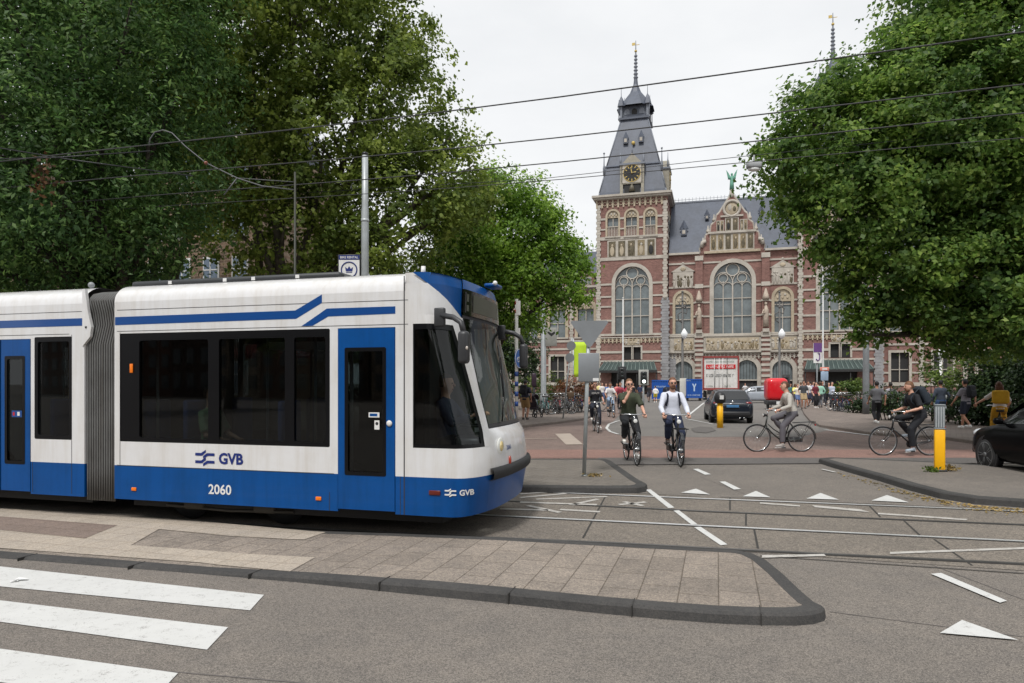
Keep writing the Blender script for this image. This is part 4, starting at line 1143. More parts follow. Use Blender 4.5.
    # clock dormers on the front and on the right face
    for face in (0, 1):
        b = MB(); hz0, hz1 = Z(193.5, .2), Z(163.5, .2); w_ = hw * .31
        M_ = Matrix.Translation((cx, cy, 0)) @ (Matrix.Identity(4) if face == 0 else Matrix.Rotation(R(90), 4, 'Z'))
        b.xf = M_
        y0 = -hw * 1.02
        for s_ in (-1, 1): b.box((s_ * w_, y0 + .9, (hz0 + hz1) / 2), (.45, 2., hz1 - hz0), 1)
        zc = Z(173, .2); b.box((0, y0 + .9, zc), (w_ * 2, 2., w_ * 2.0), 1); b.box((0, y0 + .2, (hz0 + zc - w_) / 2), (w_ * 1.5, .3, zc - w_ - hz0), 2)
        b.lathe([(.5, hz0 + .4), (.32, hz0 + 1.1), (.1, hz0 + 1.5)], (0, y0 - .1, 0), 12, 4)
        b.box((0, y0 + .8, hz1), (w_ * 2.5, 2.2, .28), 3)
        b.add([(-w_ * 1.05, y0, hz1), (w_ * 1.05, y0, hz1), (0, y0, hz1 + 1.7), (-w_ * 1.05, y0 + 3, hz1), (w_ * 1.05, y0 + 3, hz1), (0, y0 + 3, hz1 + 1.7)], [(0, 1, 2), (1, 4, 5, 2), (0, 2, 5, 3)], 1)
        b.lathe([(.08, hz1 + 1.6), (.04, hz1 + 3.)], (0, y0 + .2, 0), 6, 3)
        for s_ in (-1, 1): b.lathe([(.12, hz1), (.16, hz1 + .6), (.05, hz1 + 1.9)], (s_ * w_ * 1.1, y0 + .1, 0), 6, 3)
        dm = b.build('clock_dormer', [m_slate, mat('clock_stone', srgb(146, 141, 128), .8, var=.2), m_dark, m_lead, mat('bell_bronze', srgb(90, 84, 70), .5)], rf)
        b = MB(); b.xf = M_
        b.box((0, y0 - .13, zc), (w_ * 1.8, .04, w_ * 1.8), 2); b.lathe([(w_ * .78, -.03), (w_ * .78, 0)], (0, y0 - .14, zc), 28, 0, False, 'Y'); b.ring((0, y0 - .16, zc), w_ * .82, .05, 'Y', 28, 5, 1)
        for k in range(12): a = R(30 * k); b.box((math.sin(a) * w_ * .64, y0 - .17, zc + math.cos(a) * w_ * .64), (.12, .04, .34), 1, m=Matrix.Rotation(a, 4, 'Y'))
        for a, l, wd in ((R(-10), w_ * .66, .13), (R(75), w_ * .45, .17)): b.box((math.sin(a) * l * .4, y0 - .2, zc + math.cos(a) * l * .4), (wd, .04, l), 1, m=Matrix.Rotation(a, 4, 'Y'))
        b.ball((0, y0 - .2, zc), .14, 1)
        b.build('clock', [m_dark, m_gold, m_stone], museum)
    b = MB(); y_ = cy - hw * .62; zz = Z(140, 2.2)
    for s_ in (-1, 1):
        b.box((cx + s_ * 1.2, y_ + .2, zz), (.75, 1.2, .95), 1); b.box((cx + s_ * 1.2, y_ - .42, zz), (.4, .05, .55), 0); b.lathe([(.5, zz + .45), (.05, zz + 1.5)], (cx + s_ * 1.2, y_ + .1, 0), 4, 1, False)
    b.ball((cx, y_ - .3, zz - .5), .3, 2)
    b.build('roof_dormer', [m_stone, m_slate, m_gold], rf)
    # glass canopy over the entrance
    b = MB(); ua, ub = mu(601, 365)[0] + du, mu(657.5, 365)[0] + du; z0, z1 = zb(630, 370.5), zb(630, 361.5)
    b.add([(ua, -2.4, z0), (ub, -2.4, z0), (ub - .6, -.02, z1), (ua + .6, -.02, z1), (ua, -2.4, z0 - .12), (ub, -2.4, z0 - .12), (ub, -.02, z0 - .12), (ua, -.02, z0 - .12)], [(0, 1, 2, 3), (4, 5, 1, 0), (5, 6, 2, 1), (7, 4, 0, 3), (4, 7, 6, 5)], 0)
    for k in range(15): q = k / 14; b.path([(ua + (ub - ua) * q, -2.42, z0 + .05), (ua + .6 + (ub - ua - 1.2) * q, -.03, z1 + .05)], .07, 5, 1)
    b.box(((ua + ub) / 2, -2.44, z0 - .2), (ub - ua + .2, .12, .34), 2)
    for q in (0, .33, .67, 1): b.tube((ua + (ub - ua) * q, -2.3, 0), (ua + (ub - ua) * q, -2.3, z0), .07, n=6, mi=2)
    b.build('canopy', [m_canopy, mat('canopy_rib', srgb(98, 112, 108), .5), m_dark], museum)
CT1 = -.25; CG = mu(732, 300)[0]; CT2 = 2 * CG - CT1
tower(CT1, 11); tower(CT2, 23)

# --- centre block
uL, uR = mu(668.5, 300)[0], 2 * CG - mu(668.5, 300)[0]
TC = .9
HE = MP.uv(684, 254.5, TC)[1]
def copx(*a, **k): return opx(*a, **k)
ops = [opx(713.8, 752, 261.5, 333, arch=True, pad=.6, mull=(.25, .5, .75), trans=(.25, .5), tracery=1)]
def sym(op):
    import copy as _c
    q = _c.copy(op); q.u0, q.u1 = 2 * CG - op.u1, 2 * CG - op.u0; return q
for op in (opx(675, 690.5, 292, 333.5, arch=True, pad=.4, frame=YS, mull=(.5,), trans=(.35, .65), tymp=.28),): ops += [op, sym(op)]
for op in (opx(673.5, 692.5, 361, 394.5, arch=True, pad=.65, glass=DK, frame=ST, name='archway'), opx(707, 727.5, 360, 394.5, arch=True, pad=.65, glass=DK, frame=ST, name='archway')): ops += [op, sym(op)]
bands = [(zb(700, y), h, ST) for y, h in ((262, .25), (286, .28), (302, .25), (316, .25), (334.3, .35), (353, .3))] + [(zb(700, 368), .3, ST), (zb(700, 376), .3, ST), (zb(700, 384), .3, ST)]
def exc(b):
    t = TC
    # panelled balustrade
    za, zc = zb(700, 351.5), zb(700, 336.5)
    b.box(((uL + uR) / 2, t - .2, (za + zc) / 2), (uR - uL, .4, zc - za), ST)
    for x0, x1, n in ((674, 693.5, 6), (706, 759, 15), (772, 797, 6)):
        ua, ub = mu(x0, 344)[0], mu(x1, 344)[0]; relief(b, ua, ub, za + .25, zc - .25, t - .42, n, x0)
    b.box(((uL + uR) / 2, t - .25, zc + .1), (uR - uL, .6, .2), ST); b.box(((uL + uR) / 2, t - .25, za - .05), (uR - uL, .6, .2), ST)
    frieze(b, uL, uR, za - 1.1, za - .2, t - .02, 34, ST)
    # banded pilasters
    for s_ in (-1, 1):
        u = CG + s_ * (CG - mu(699, 300)[0]); zt = zb(699, 256)
        b.box((u, t - .35, zt / 2), (1.05, .7, zt), BR)
        z = .4
        while z < za - .3: b.box((u, t - .4, z), (1.25, .8, .38), ST); z += .8
        z = za
        while z < zc: b.box((u, t - .42, z + .2), (1.3, .84, .34), ST); z += .68
        for y, h in ((286, .6), (302, .3), (316, .3), (334, .5), (258, .7)): b.box((u, t - .4, zb(699, y)), (1.2, .82, h), ST)
        b.box((u, t - .8, zb(699, 331.5)), (.9, .7, .5), ST)
    # relief plaques with little pediments
    for s_ in (-1, 1):
        u = CG + s_ * (CG - mu(682.8, 270)[0]); z0, z1 = zb(683, 287), zb(683, 271)
        relief(b, u - 1.5, u + 1.5, z0, z1, t - .06, 6, 5 + s_, MD, ST)
        b.add([(u - 1.8, t - .2, z1), (u + 1.8, t - .2, z1), (u, t - .2, z1 + 1.1), (u - 1.8, t + .05, z1), (u + 1.8, t + .05, z1), (u, t + .05, z1 + 1.1)], [(0, 1, 2), (1, 4, 5, 2), (2, 5, 3, 0), (0, 3, 4, 1)], ST)
        b.ball((u, t - .22, z1 + .4), (.4, .1, .3), YS); b.ball((u, t, z1 + 1.3), .2, ST)
    # gutter
    for ua, ub in ((uL, mu(699.5, 254)[0]), (2 * CG - mu(699.5, 254)[0], uR)): b.box(((ua + ub) / 2, t - .25, HE + .05), (ub - ua, .6, .3), ST)
    quoins(b, uL + .5, 0, HE * .4, t, GS, 1.2, 1.)
wall('centre_wall', uL, uR, 0, HE, ops, bands, TC, extra=exc)
# stepped gable
gz = HE; gx = lambda px: mu(px, 250, TC)[0] - CG
def gsym(Lp): return [(CG + u, z) for u, z in Lp] + [(CG - u, z) for u, z in reversed(Lp[:-1])]
gl = [(gx(x), MP.uv(716, y, TC)[1]) for x, y in ((700.5, 254), (700.5, 247), (705, 245), (706, 235), (710.5, 232), (711.5, 225), (716, 221), (717, 215.5), (719.5, 213.5))] + [(gx(729.3), MP.uv(732, 197.5, TC)[1]), (gx(731.9), MP.uv(732, 194, TC)[1])]
gl[-1] = (0, gl[-1][1])
outl = gsym(gl)
b = MB(); b.poly(outl, (), .8, BR, ff(TC))
for (a, c) in zip(outl, outl[1:]): b.path([(a[0], TC + .3, a[1] + .06), (c[0], TC + .3, c[1] + .06)], .24, 6, ST, smooth=False)
zz = lambda y: MP.uv(732, y, TC)[1]
panels(b, CG + gx(709.8), CG - gx(709.8), zz(250), zz(233), 6, TC, 4)
panels(b, CG + gx(725), CG - gx(725), zz(231), zz(217.5), 2, TC, 9)
panels(b, CG + gx(716.5), CG + gx(723.8), zz(231), zz(220), 2, TC, 10); panels(b, CG - gx(723.8), CG - gx(716.5), zz(231), zz(220), 2, TC, 12)
b.box((CG, TC - .1, zz(232)), (-2 * gx(708), .4, .3), ST); b.box((CG, TC - .1, zz(251.5)), (-2 * gx(704), .5, .35), YS); b.box((CG, TC - .05, zz(216)), (-2 * gx(720.5), .4, .25), ST)
b.ring((CG, TC - .08, zz(208.5)), 1.15, .22, 'Y', 24, 6, ST); b.ball((CG, TC, zz(208.5)), (.95, .15, .95), YS); b.ball((CG - .3, TC - .1, zz(207.5)), (.3, .12, .5), ST); b.ball((CG + .35, TC - .1, zz(209)), (.25, .12, .4), MD)
for s_ in (-1, 1):
    for x, y in ((703, 243), (708, 231), (714, 220)): b.lathe([(.25, 0), (.3, .3), (.12, .6), (.05, 1.1)], (CG - s_ * gx(x), TC + .3, zz(y)), 8, ST)
    b.path([(CG - s_ * (gx(701.5)), TC - .1, zz(246)), (CG - s_ * gx(702.5), TC - .15, zz(241)), (CG - s_ * gx(706), TC - .1, zz(240))], .3, 6, ST)
b.build('gable', MM, museum)
# winged bronze figure on the gable
b = MB(); z0 = zz(195); b.lathe([(.45, z0 - .3), (.35, z0 + .3), (.28, z0 + .9)], (CG, TC + .3, 0), 8, 1)
z0 += .9; b.path([(CG, TC + .3, z0), (CG, TC + .3, z0 + .9), (CG + .03, TC + .28, z0 + 1.6), (CG, TC + .3, z0 + 2.1)], [.34, .28, .26, .14], 8); b.ball((CG, TC + .25, z0 + 2.25), (.17, .17, .21))
for s_ in (-1, 1): b.poly([(CG + s_ * .15, z0 + 1.4), (CG + s_ * .55, z0 + 1.7), (CG + s_ * .8, z0 + 3.0), (CG + s_ * .45, z0 + 2.5), (CG + s_ * .18, z0 + 1.95)], (), .12, 0, ff(TC + .35)); b.path([(CG + s_ * .2, TC + .25, z0 + 1.8), (CG + s_ * .5, TC + .1, z0 + 1.5), (CG + s_ * .4, TC, z0 + 1.9)], .08, 5)
b.build('gable_statue', [m_copper, m_stone], museum)
# carved saints on the pilasters
for s_ in (-1, 1):
    u = CG + s_ * (CG - mu(699, 300)[0]); z0 = zb(699, 328); b = MB()
    b.path([(u, TC - .85, z0), (u, TC - .85, z0 + 1.3), (u + .05, TC - .9, z0 + 2.4), (u, TC - .85, z0 + 3.1)], [.42, .36, .34, .15], 8); b.ball((u, TC - .9, z0 + 3.35), (.2, .2, .26)); b.path([(u - .3, TC - .9, z0 + 2.5), (u - .5, TC - 1.1, z0 + 1.9), (u - .1, TC - 1.2, z0 + 2.)], .11, 6)
    b.lathe([(.5, z0 + 4.0), (.45, z0 + 4.4), (.1, z0 + 5.6)], (u, TC - .8, 0), 8); b.box((u, TC - .55, z0 + 4.1), (.9, .7, .25))
    b.build('pilaster_statue', mat('statue_stone', srgb(165, 152, 138), .85, var=.25, vscale=2.), museum)
# roof of the centre block with cresting and little dormers
b = MB(); zr = MP.uv(732, 199.5, TC + 7)[1]
b.add([(uL, TC, HE + .15), (uR, TC, HE + .15), (uR, TC + 7, zr), (uL, TC + 7, zr), (uL, TC + 14, HE), (uR, TC + 14, HE)], [(0, 1, 2, 3), (3, 2, 5, 4)], 0)
b.box(((uL + uR) / 2, TC + 7, zr + .05), (uR - uL, .3, .25), 1)
k = uL
while k < uR: b.box((k, TC + 7, zr + .45), (.05, .05, .7), 1); k += .55
b.box(((uL + uR) / 2, TC + 7, zr + .5), (uR - uL, .04, .05), 1)
rf = b.build('roof', [m_slate, m_lead], museum)
for (x, y) in ((684, 234), (707, 216.5), (761, 212), (745, 190 + 24)):
    q = (MP.uv(x, y, TC + 3)[1] - HE) / (zr - HE); t = TC + 7 * q; u = MP.uv(x, y, t)[0]; z = HE + .15 + (zr - HE) * q
    b = MB(); s_ = .75 if y > 230 else .5
    b.box((u, t - .1, z), (s_ * 1.1, 1.2, s_ * 1.5), 0); b.box((u, t - .72, z - .05), (s_ * .6, .06, s_ * .75), 1); b.lathe([(s_ * .95, z + s_ * .7), (.03, z + s_ * 2.6)], (u, t - .1, 0), 4, 0, False)
    b.build('roof_dormer', [m_slate, m_stone], rf)
# passage behind the arches
b = MB(); b.box(((uL + uR) / 2, TC + 8, 3.5), (uR - uL - .4, .3, 7)); b.build('passage_back_wall', m_dark, museum)

# --- wings
def wing(u0, u1, sgn, seed):
    t0 = 3.2; H_ = MP.uv(587, 287, t0)[1]
    o = []; n = max(1, int(abs(u1 - u0) / 4.6)); w_ = (u1 - u0) / n
    for k in range(n):
        c = u0 + w_ * (k + .5)
        o.append(Op(c - 1.15, c + 1.15, MP.uv(555, 382, t0)[1], MP.uv(555, 356.5, t0)[1], pad=.35, glass=DK, mull=(.5,), trans=(.42,)))
        o.append(Op(c - 1.3, c + 1.3, MP.uv(587, 337, t0)[1], MP.uv(587, 301, t0)[1], arch=True, pad=.5, mull=(.5,), trans=(.4,), tymp=.2, frame=YS))
    bands = [(MP.uv(575, y, t0)[1], h, ST) for y, h in ((296, .4), (311, .25), (326, .25), (341, .4), (349, .3), (384, .5), (365, .25), (374, .25))]
    def ex(b):
        frieze(b, u0, u1, H_ - 1.3, H_ - .3, t0, int((u1 - u0) / .8)); b.box(((u0 + u1) / 2, t0 - .3, H_), (u1 - u0, .8, .35), ST)
        for k in range(n + 1): quoins(b, min(u1 - .3, max(u0 + .3, u0 + w_ * k)), 0, H_ - 1.4, t0, ST, .7, .5)
    wall('wing_wall', u0, u1, 0, H_, o, bands, t0, extra=ex)
    b = MB(); zr_ = MP.uv(587, 252, t0 + 6)[1]
    b.add([(u0, t0, H_ + .15), (u1, t0, H_ + .15), (u1, t0 + 6, zr_), (u0, t0 + 6, zr_), (u0, t0 + 12, H_), (u1, t0 + 12, H_)], [(0, 1, 2, 3), (3, 2, 5, 4), (0, 3, 4), (1, 5, 2)], 0)
    k = u0
    while k < u1: b.box((k, t0 + 6, zr_ + .4), (.06, .06, .8), 1); k += .6
    b.box(((u0 + u1) / 2, t0 + 6, zr_ + .35), (u1 - u0, .05, .06), 1)
    b.build('wing_roof', [m_slate, m_lead], museum)
    for k in range(n):                                # gabled dormers
        c = u0 + w_ * (k + .5); b = MB(); z1 = MP.uv(587, 276, t0)[1]; z2 = MP.uv(587, 264, t0)[1]
        b.add([(c - 1.4, t0, H_), (c + 1.4, t0, H_), (c + 1.4, t0, z1), (c, t0, z2), (c - 1.4, t0, z1), (c - 1.4, t0 + 4, H_), (c + 1.4, t0 + 4, H_), (c + 1.4, t0 + 4, z1), (c, t0 + 4, z2), (c - 1.4, t0 + 4, z1)], [(0, 1, 2, 3, 4), (1, 6, 7, 2), (0, 4, 9, 5)], BR)
        b.add([(c - 1.5, t0 - .1, z1), (c, t0 - .1, z2 + .1), (c, t0 + 4, z2 + .1), (c - 1.5, t0 + 4, z1)], [(0, 1, 2, 3)], LD); b.add([(c + 1.5, t0 - .1, z1), (c, t0 - .1, z2 + .1), (c, t0 + 4, z2 + .1), (c + 1.5, t0 + 4, z1)], [(0, 1, 2, 3)], LD)
        b.box((c, t0 - .06, (H_ + z1) / 2 + .1), (1.9, .1, (z1 - H_) * .7), ST)
        for j in range(3): b.box((c - .6 + .6 * j, t0 - .13, (H_ + z1) / 2 + .1), (.45, .06, (z1 - H_) * .55), GL)
        b.ball((c, t0 - .1, z1 + .5), (.5, .1, .45), YS)
        for s_ in (-1, 1): b.path([(c + s_ * 1.45, t0 - .05, z1 - .1), (c, t0 - .05, z2 + .15)], .14, 5, ST)
        b.build('gabled_dormer', MM, museum)
ul = mu(597, 300)[0]
wing(ul - 28, ul - .02, -1, 1)
wing(CT2 + 5.6, CT2 + 5.6 + 27, 1, 2)
# ================================================================== TREES
def leaf_mat(name, c0, c1, c2, trans=.3):
    m = bpy.data.materials.new(name); m.use_nodes = True
    t = m.node_tree; b = t.nodes['Principled BSDF']; o = t.nodes['Material Output']
    g = t.nodes.new('ShaderNodeNewGeometry'); r = t.nodes.new('ShaderNodeValToRGB')
    r.color_ramp.elements[0].color = c0 + (1,); r.color_ramp.elements[1].color = c2 + (1,); e_ = r.color_ramp.elements.new(.55); e_.color = c1 + (1,)
    t.links.new(g.outputs['Random Per Island'], r.inputs['Fac'])
    n = t.nodes.new('ShaderNodeTexNoise'); n.inputs['Scale'].default_value = 1.0; n.inputs['Detail'].default_value = 3
    tc = t.nodes.new('ShaderNodeTexCoord'); t.links.new(tc.outputs['Object'], n.inputs['Vector'])
    r2 = t.nodes.new('ShaderNodeValToRGB'); r2.color_ramp.elements[0].position = .35; r2.color_ramp.elements[1].position = .65
    r2.color_ramp.elements[0].color = (.6, .68, .7, 1); r2.color_ramp.elements[1].color = (1.5, 1.4, 1.15, 1); t.links.new(n.outputs['Fac'], r2.inputs['Fac'])
    q = t.nodes.new('ShaderNodeMix'); q.data_type = 'RGBA'; q.blend_type = 'MULTIPLY'; q.inputs[0].default_value = 1
    t.links.new(r.outputs['Color'], q.inputs[6]); t.links.new(r2.outputs['Color'], q.inputs[7])
    t.links.new(q.outputs[2], b.inputs['Base Color']); b.inputs['Roughness'].default_value = .5; b.inputs['Specular IOR Level'].default_value = .35
    tr = t.nodes.new('ShaderNodeBsdfTranslucent'); t.links.new(q.outputs[2], tr.inputs['Color'])
    mx = t.nodes.new('ShaderNodeMixShader'); mx.inputs[0].default_value = trans
    t.links.new(b.outputs[0], mx.inputs[1]); t.links.new(tr.outputs[0], mx.inputs[2]); t.links.new(mx.outputs[0], o.inputs['Surface'])
    MATS[name] = m
    return m
lm_dark = leaf_mat('leaf_dark', (.034, .08, .024), (.078, .16, .046), (.16, .26, .085), .52)
lm_plane = leaf_mat('leaf_plane', (.1, .15, .028), (.19, .26, .055), (.29, .36, .1), .58)
lm_light = leaf_mat('leaf_bright', (.095, .185, .022), (.19, .335, .045), (.3, .46, .09), .55)
lm_right = leaf_mat('leaf_broad', (.055, .118, .025), (.14, .245, .052), (.25, .35, .095), .58)
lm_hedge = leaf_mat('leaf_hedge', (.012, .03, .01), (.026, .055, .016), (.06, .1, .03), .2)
lm_bush = leaf_mat('leaf_bush', (.05, .09, .015), (.1, .16, .03), (.18, .25, .06), .35)
lm_bare = leaf_mat('leaf_dry', (.12, .045, .02), (.2, .08, .03), (.28, .13, .05), .2)
m_bark = mat('bark', srgb(82, 76, 66), .9, var=.4, vscale=5., bump=.6, bscale=14)
m_barkd = mat('dark_bark', srgb(58, 52, 45), .9, var=.4, vscale=5., bump=.6, bscale=14)

def leaf_mesh(name, ctr, nrm, size, m, rng, parent=None, aspect=.62):
    """one folded four-corner blade per leaf"""
    n = len(ctr)
    nrm = nrm / (np.linalg.norm(nrm, axis=1, keepdims=True) + 1e-9)
    rnd = rng.normal(size=(n, 3)); a = np.cross(nrm, rnd); a /= (np.linalg.norm(a, axis=1, keepdims=True) + 1e-9); b = np.cross(nrm, a)
    s = size[:, None]
    V = np.empty((n, 4, 3))
    V[:, 0] = ctr - a * s * .5; V[:, 2] = ctr + a * s * .5 - nrm * s * .12
    V[:, 1] = ctr + b * s * .5 * aspect + nrm * s * .1; V[:, 3] = ctr - b * s * .5 * aspect + nrm * s * .1
    me = bpy.data.meshes.new(name)
    me.vertices.add(n * 4); me.vertices.foreach_set('co', V.reshape(-1))
    me.loops.add(n * 4); me.loops.foreach_set('vertex_index', np.arange(n * 4, dtype=np.int32))
    me.polygons.add(n); me.polygons.foreach_set('loop_start', np.arange(0, n * 4, 4, dtype=np.int32)); me.polygons.foreach_set('loop_total', np.full(n, 4, dtype=np.int32))
    me.materials.append(m); me.update(calc_edges=True); me.validate()
    o = bpy.data.objects.new(name, me); col.objects.link(o)
    if parent is not None: o.parent = parent
    return o
def crown_points(blobs, n_cl, per, cr, rng, inner=.45, flat=.7, droop=.15):
    """leaf clumps spread through the blobs, denser towards the outside"""
    vol = np.array([b[1][0] * b[1][1] * b[1][2] for b in blobs]) ** .75; vol /= vol.sum()
    ids = rng.choice(len(blobs), size=n_cl, p=vol)
    C = np.array([b[0] for b in blobs])[ids]; Rr = np.array([b[1] for b in blobs])[ids]
    d = rng.normal(size=(n_cl, 3)); d /= np.linalg.norm(d, axis=1, keepdims=True)
    rad = inner + (1.08 - inner) * rng.random(n_cl) ** .6
    K = C + d * Rr * rad[:, None]
    cs = cr * (.55 + .9 * rng.random(n_cl))
    rep = rng.integers(int(per * .6), int(per * 1.4), n_cl)
    i = np.repeat(np.arange(n_cl), rep); n = len(i)
    off = rng.normal(size=(n, 3)) * cs[i][:, None] * np.array([.6, .6, .6 * flat])
    off[:, 2] -= droop * (off[:, 0] ** 2 + off[:, 1] ** 2) / cr
    P = K[i] + off
    nr = np.array([0, 0, 1.]) * .45 + d[i] * .7 + rng.normal(size=(n, 3)) * .5
    return P, nr, K
def tree(name, label, base, blobs, m, n_cl, per, cr, leaf, seed, trunk_r=.28, bark=None, group=None, fork=.35, zmin=None, stems=None, n_tw=46, cat='tree', aspect=.62, inner=.45, flat=.7, shrubby=False):
    rng = np.random.default_rng(seed); rr = random.Random(seed)
    t = thing(name, label, cat, (base[0], base[1], 0), 0, group)
    bl = [(np.array([b[0][0] - base[0], b[0][1] - base[1], b[0][2]]), np.array(b[1] if isinstance(b[1], (tuple, list)) else (b[1],) * 3, dtype=float)) for b in blobs]
    P, nr, K = crown_points(bl, n_cl, per, cr, rng, inner, flat)
    if zmin is not None: k = P[:, 2] > zmin + rng.random(len(P)) * .4; P, nr = P[k], nr[k]
    sz = leaf * (.45 + 1.0 * rng.random(len(P)))
    leaf_mesh('crown', P, nr, sz, m, rng, t, aspect)
    b = MB(); cz = min(x[0][2] for x in bl)
    if shrubby:
        for c, r in bl:
            for _ in range(5):
                g_ = (c[0] + rr.uniform(-.5, .5) * r[0], c[1] + rr.uniform(-.4, .4) * r[1], -.05); e_ = (c[0] + rr.uniform(-.8, .8) * r[0], c[1] + rr.uniform(-.6, .6) * r[1], c[2] + rr.uniform(-.2, .6) * r[2])
                b.path([g_, tuple((a + d) / 2 + rr.uniform(-.06, .06) for a, d in zip(g_, e_)), e_], [.028, .02, .006], 5)
        b.build('stems', bark or m_bark, t); return t
    top = np.mean([x[0] for x in bl], axis=0)
    fk = Vector((top[0] * .15, top[1] * .15, max(1.6, cz * fork + 1.2)))
    st = stems or [(0, 0)]
    for (sx, sy) in st:
        b.path([(sx * .3, sy * .3, -.1), (sx * .35, sy * .35, .3), (sx * .6 + fk.x * .5, sy * .6 + fk.y * .5, fk.z * .55), (fk.x + sx, fk.y + sy, fk.z)], [trunk_r * 1.35, trunk_r, trunk_r * .85, trunk_r * .7], 10)
    for c, r in bl:
        sx, sy = rr.choice(st); s = Vector((fk.x + sx, fk.y + sy, fk.z)); e_ = Vector(c); mid = s.lerp(e_, .5) + Vector((rr.uniform(-.4, .4), rr.uniform(-.4, .4), rr.uniform(.1, .6)))
        q = s.lerp(mid, .5) + Vector((0, 0, .15)); b.path([s, q, mid, mid.lerp(e_, .6), e_], [trunk_r * .55, trunk_r * .45, trunk_r * .33, trunk_r * .2, trunk_r * .08], 7)
        for _ in range(max(2, n_tw // len(bl))):
            k = Vector(K[rr.randrange(len(K))])
            if (k - e_).length < max(r) * 1.5:
                s2 = mid.lerp(e_, rr.uniform(.2, 1)); b.path([s2, s2.lerp(k, .5) + Vector((rr.uniform(-.2, .2), rr.uniform(-.2, .2), .15)), k], [trunk_r * .16, trunk_r * .1, .012], 5)
    b.build('trunk', bark or m_bark, t)
    return t
def dblobs(L): return [(tuple(D(x, y, Y)), r) for x, y, Y, r in L]

t1 = tree('dark_broadleaf_tree', 'tall dark green tree with drooping leaf sprays behind the rear car of the tram', (-9.6, 16.2), dblobs([
    (30, 40, 15.5, 3.4), (130, 20, 16, 2.7), (60, 170, 15, 2.6), (150, 150, 15.5, 1.9), (-70, 140, 15.5, 3.2), (105, 225, 15, 1.5), (15, 235, 14.8, 1.9), (180, 90, 16, 1.6), (-60, -60, 16.5, 3.4), (90, -90, 16.5, 3.2), (55, 262, 15, 1.1), (150, 235, 15.6, 1.2), (-50, 255, 15, 1.6)]),
    lm_dark, 1900, 70, .46, .12, 3, .3, m_barkd, zmin=3.1, aspect=.42)
t2 = tree('plane_tree', 'tall olive green plane tree with pale branches rising above the middle of the tram', (-7.6, 20.5), dblobs([
    (255, 10, 20, 3.1), (340, 20, 20.5, 2.7), (390, 100, 21, 2.3), (445, 185, 21.5, 1.6), (325, 140, 20.5, 2.5), (240, 120, 20, 2.2), (285, 225, 20, 1.8), (395, 215, 21, 2.0), (452, 135, 21.5, 1.0), (200, 40, 20, 2.2), (220, 215, 20, 1.5), (360, 265, 20, 1.4), (300, -80, 21, 3.2), (345, 250, 21.5, 1.4), (468, 205, 22, .9), (474, 165, 21.6, .75), (482, 185, 22.5, .6), (380, 30, 21, 1.2), (405, 55, 21, .8)]),
    lm_plane, 1750, 64, .38, .125, 5, .26, m_bark, zmin=2.6, stems=[(0, 0), (.5, .2), (-.4, .3)], n_tw=90, aspect=.8, inner=.5)
t3 = tree('bright_green_tree', 'bright green rounded tree left of the museum, standing behind the tram front', (-.9, 26.5), dblobs([
    (500, 225, 26, 2.1), (540, 262, 26, 1.5), (465, 262, 26, 1.8), (452, 215, 26.5, 1.3), (520, 300, 25.6, 1.35), (560, 292, 25.6, .8), (492, 205, 26.5, 1.1), (577, 268, 25.8, .5), (425, 300, 26, 1.7), (560, 250, 26, .8), (530, 225, 26, 1.2), (577, 296, 25.6, .45), (480, 305, 26, 1.5)]),
    lm_light, 950, 72, .38, .135, 8, .17, m_barkd, zmin=3.2, aspect=.6)
t4 = tree('broad_crowned_tree', 'very large broad-crowned tree overhanging the pavement on the right', (16.2, 19.2), dblobs([
    (1000, 10, 17, 2.7), (908, 100, 17, 1.75), (832, 150, 17, 1.7), (790, 165, 17, .95), (808, 120, 17.2, .7), (860, 195, 16.8, 1.8), (930, 140, 17, 2.6), (1005, 110, 17, 3.0), (1070, 200, 17, 3.2), (905, 258, 16.8, 1.7), (985, 265, 17, 2.3), (872, 292, 16.6, .85), (905, 318, 16.6, .8), (950, 318, 17, 1.2), (1035, 315, 17, 1.7), (922, 40, 17.2, .85), (985, -60, 17.5, 2.2), (815, 225, 16.8, .65), (868, 335, 16.5, .4), (768, 155, 17, .45), (868, 85, 17.2, .7), (846, 88, 17, 1.0), (845, 250, 16.7, .8), (1060, 30, 17.5, 3.2)]),
    lm_right, 2700, 88, .36, .115, 12, .4, m_barkd, zmin=2.15, aspect=.72, flat=.55)
t5 = tree('background_tree', 'dark green tree filling the gap behind the dark broadleaf and plane trees', (-13.5, 27), dblobs([(20, 60, 25, 4.5), (140, 80, 26, 4.2), (70, 190, 25, 3.6), (180, 170, 26, 3.), (-60, 180, 25, 4.), (60, -60, 26, 5), (215, 120, 26.5, 2.6), (120, 250, 25.5, 2.2), (0, 270, 25, 2.6)]),
    lm_dark, 1100, 44, .6, .22, 14, .35, m_barkd, zmin=2.5)
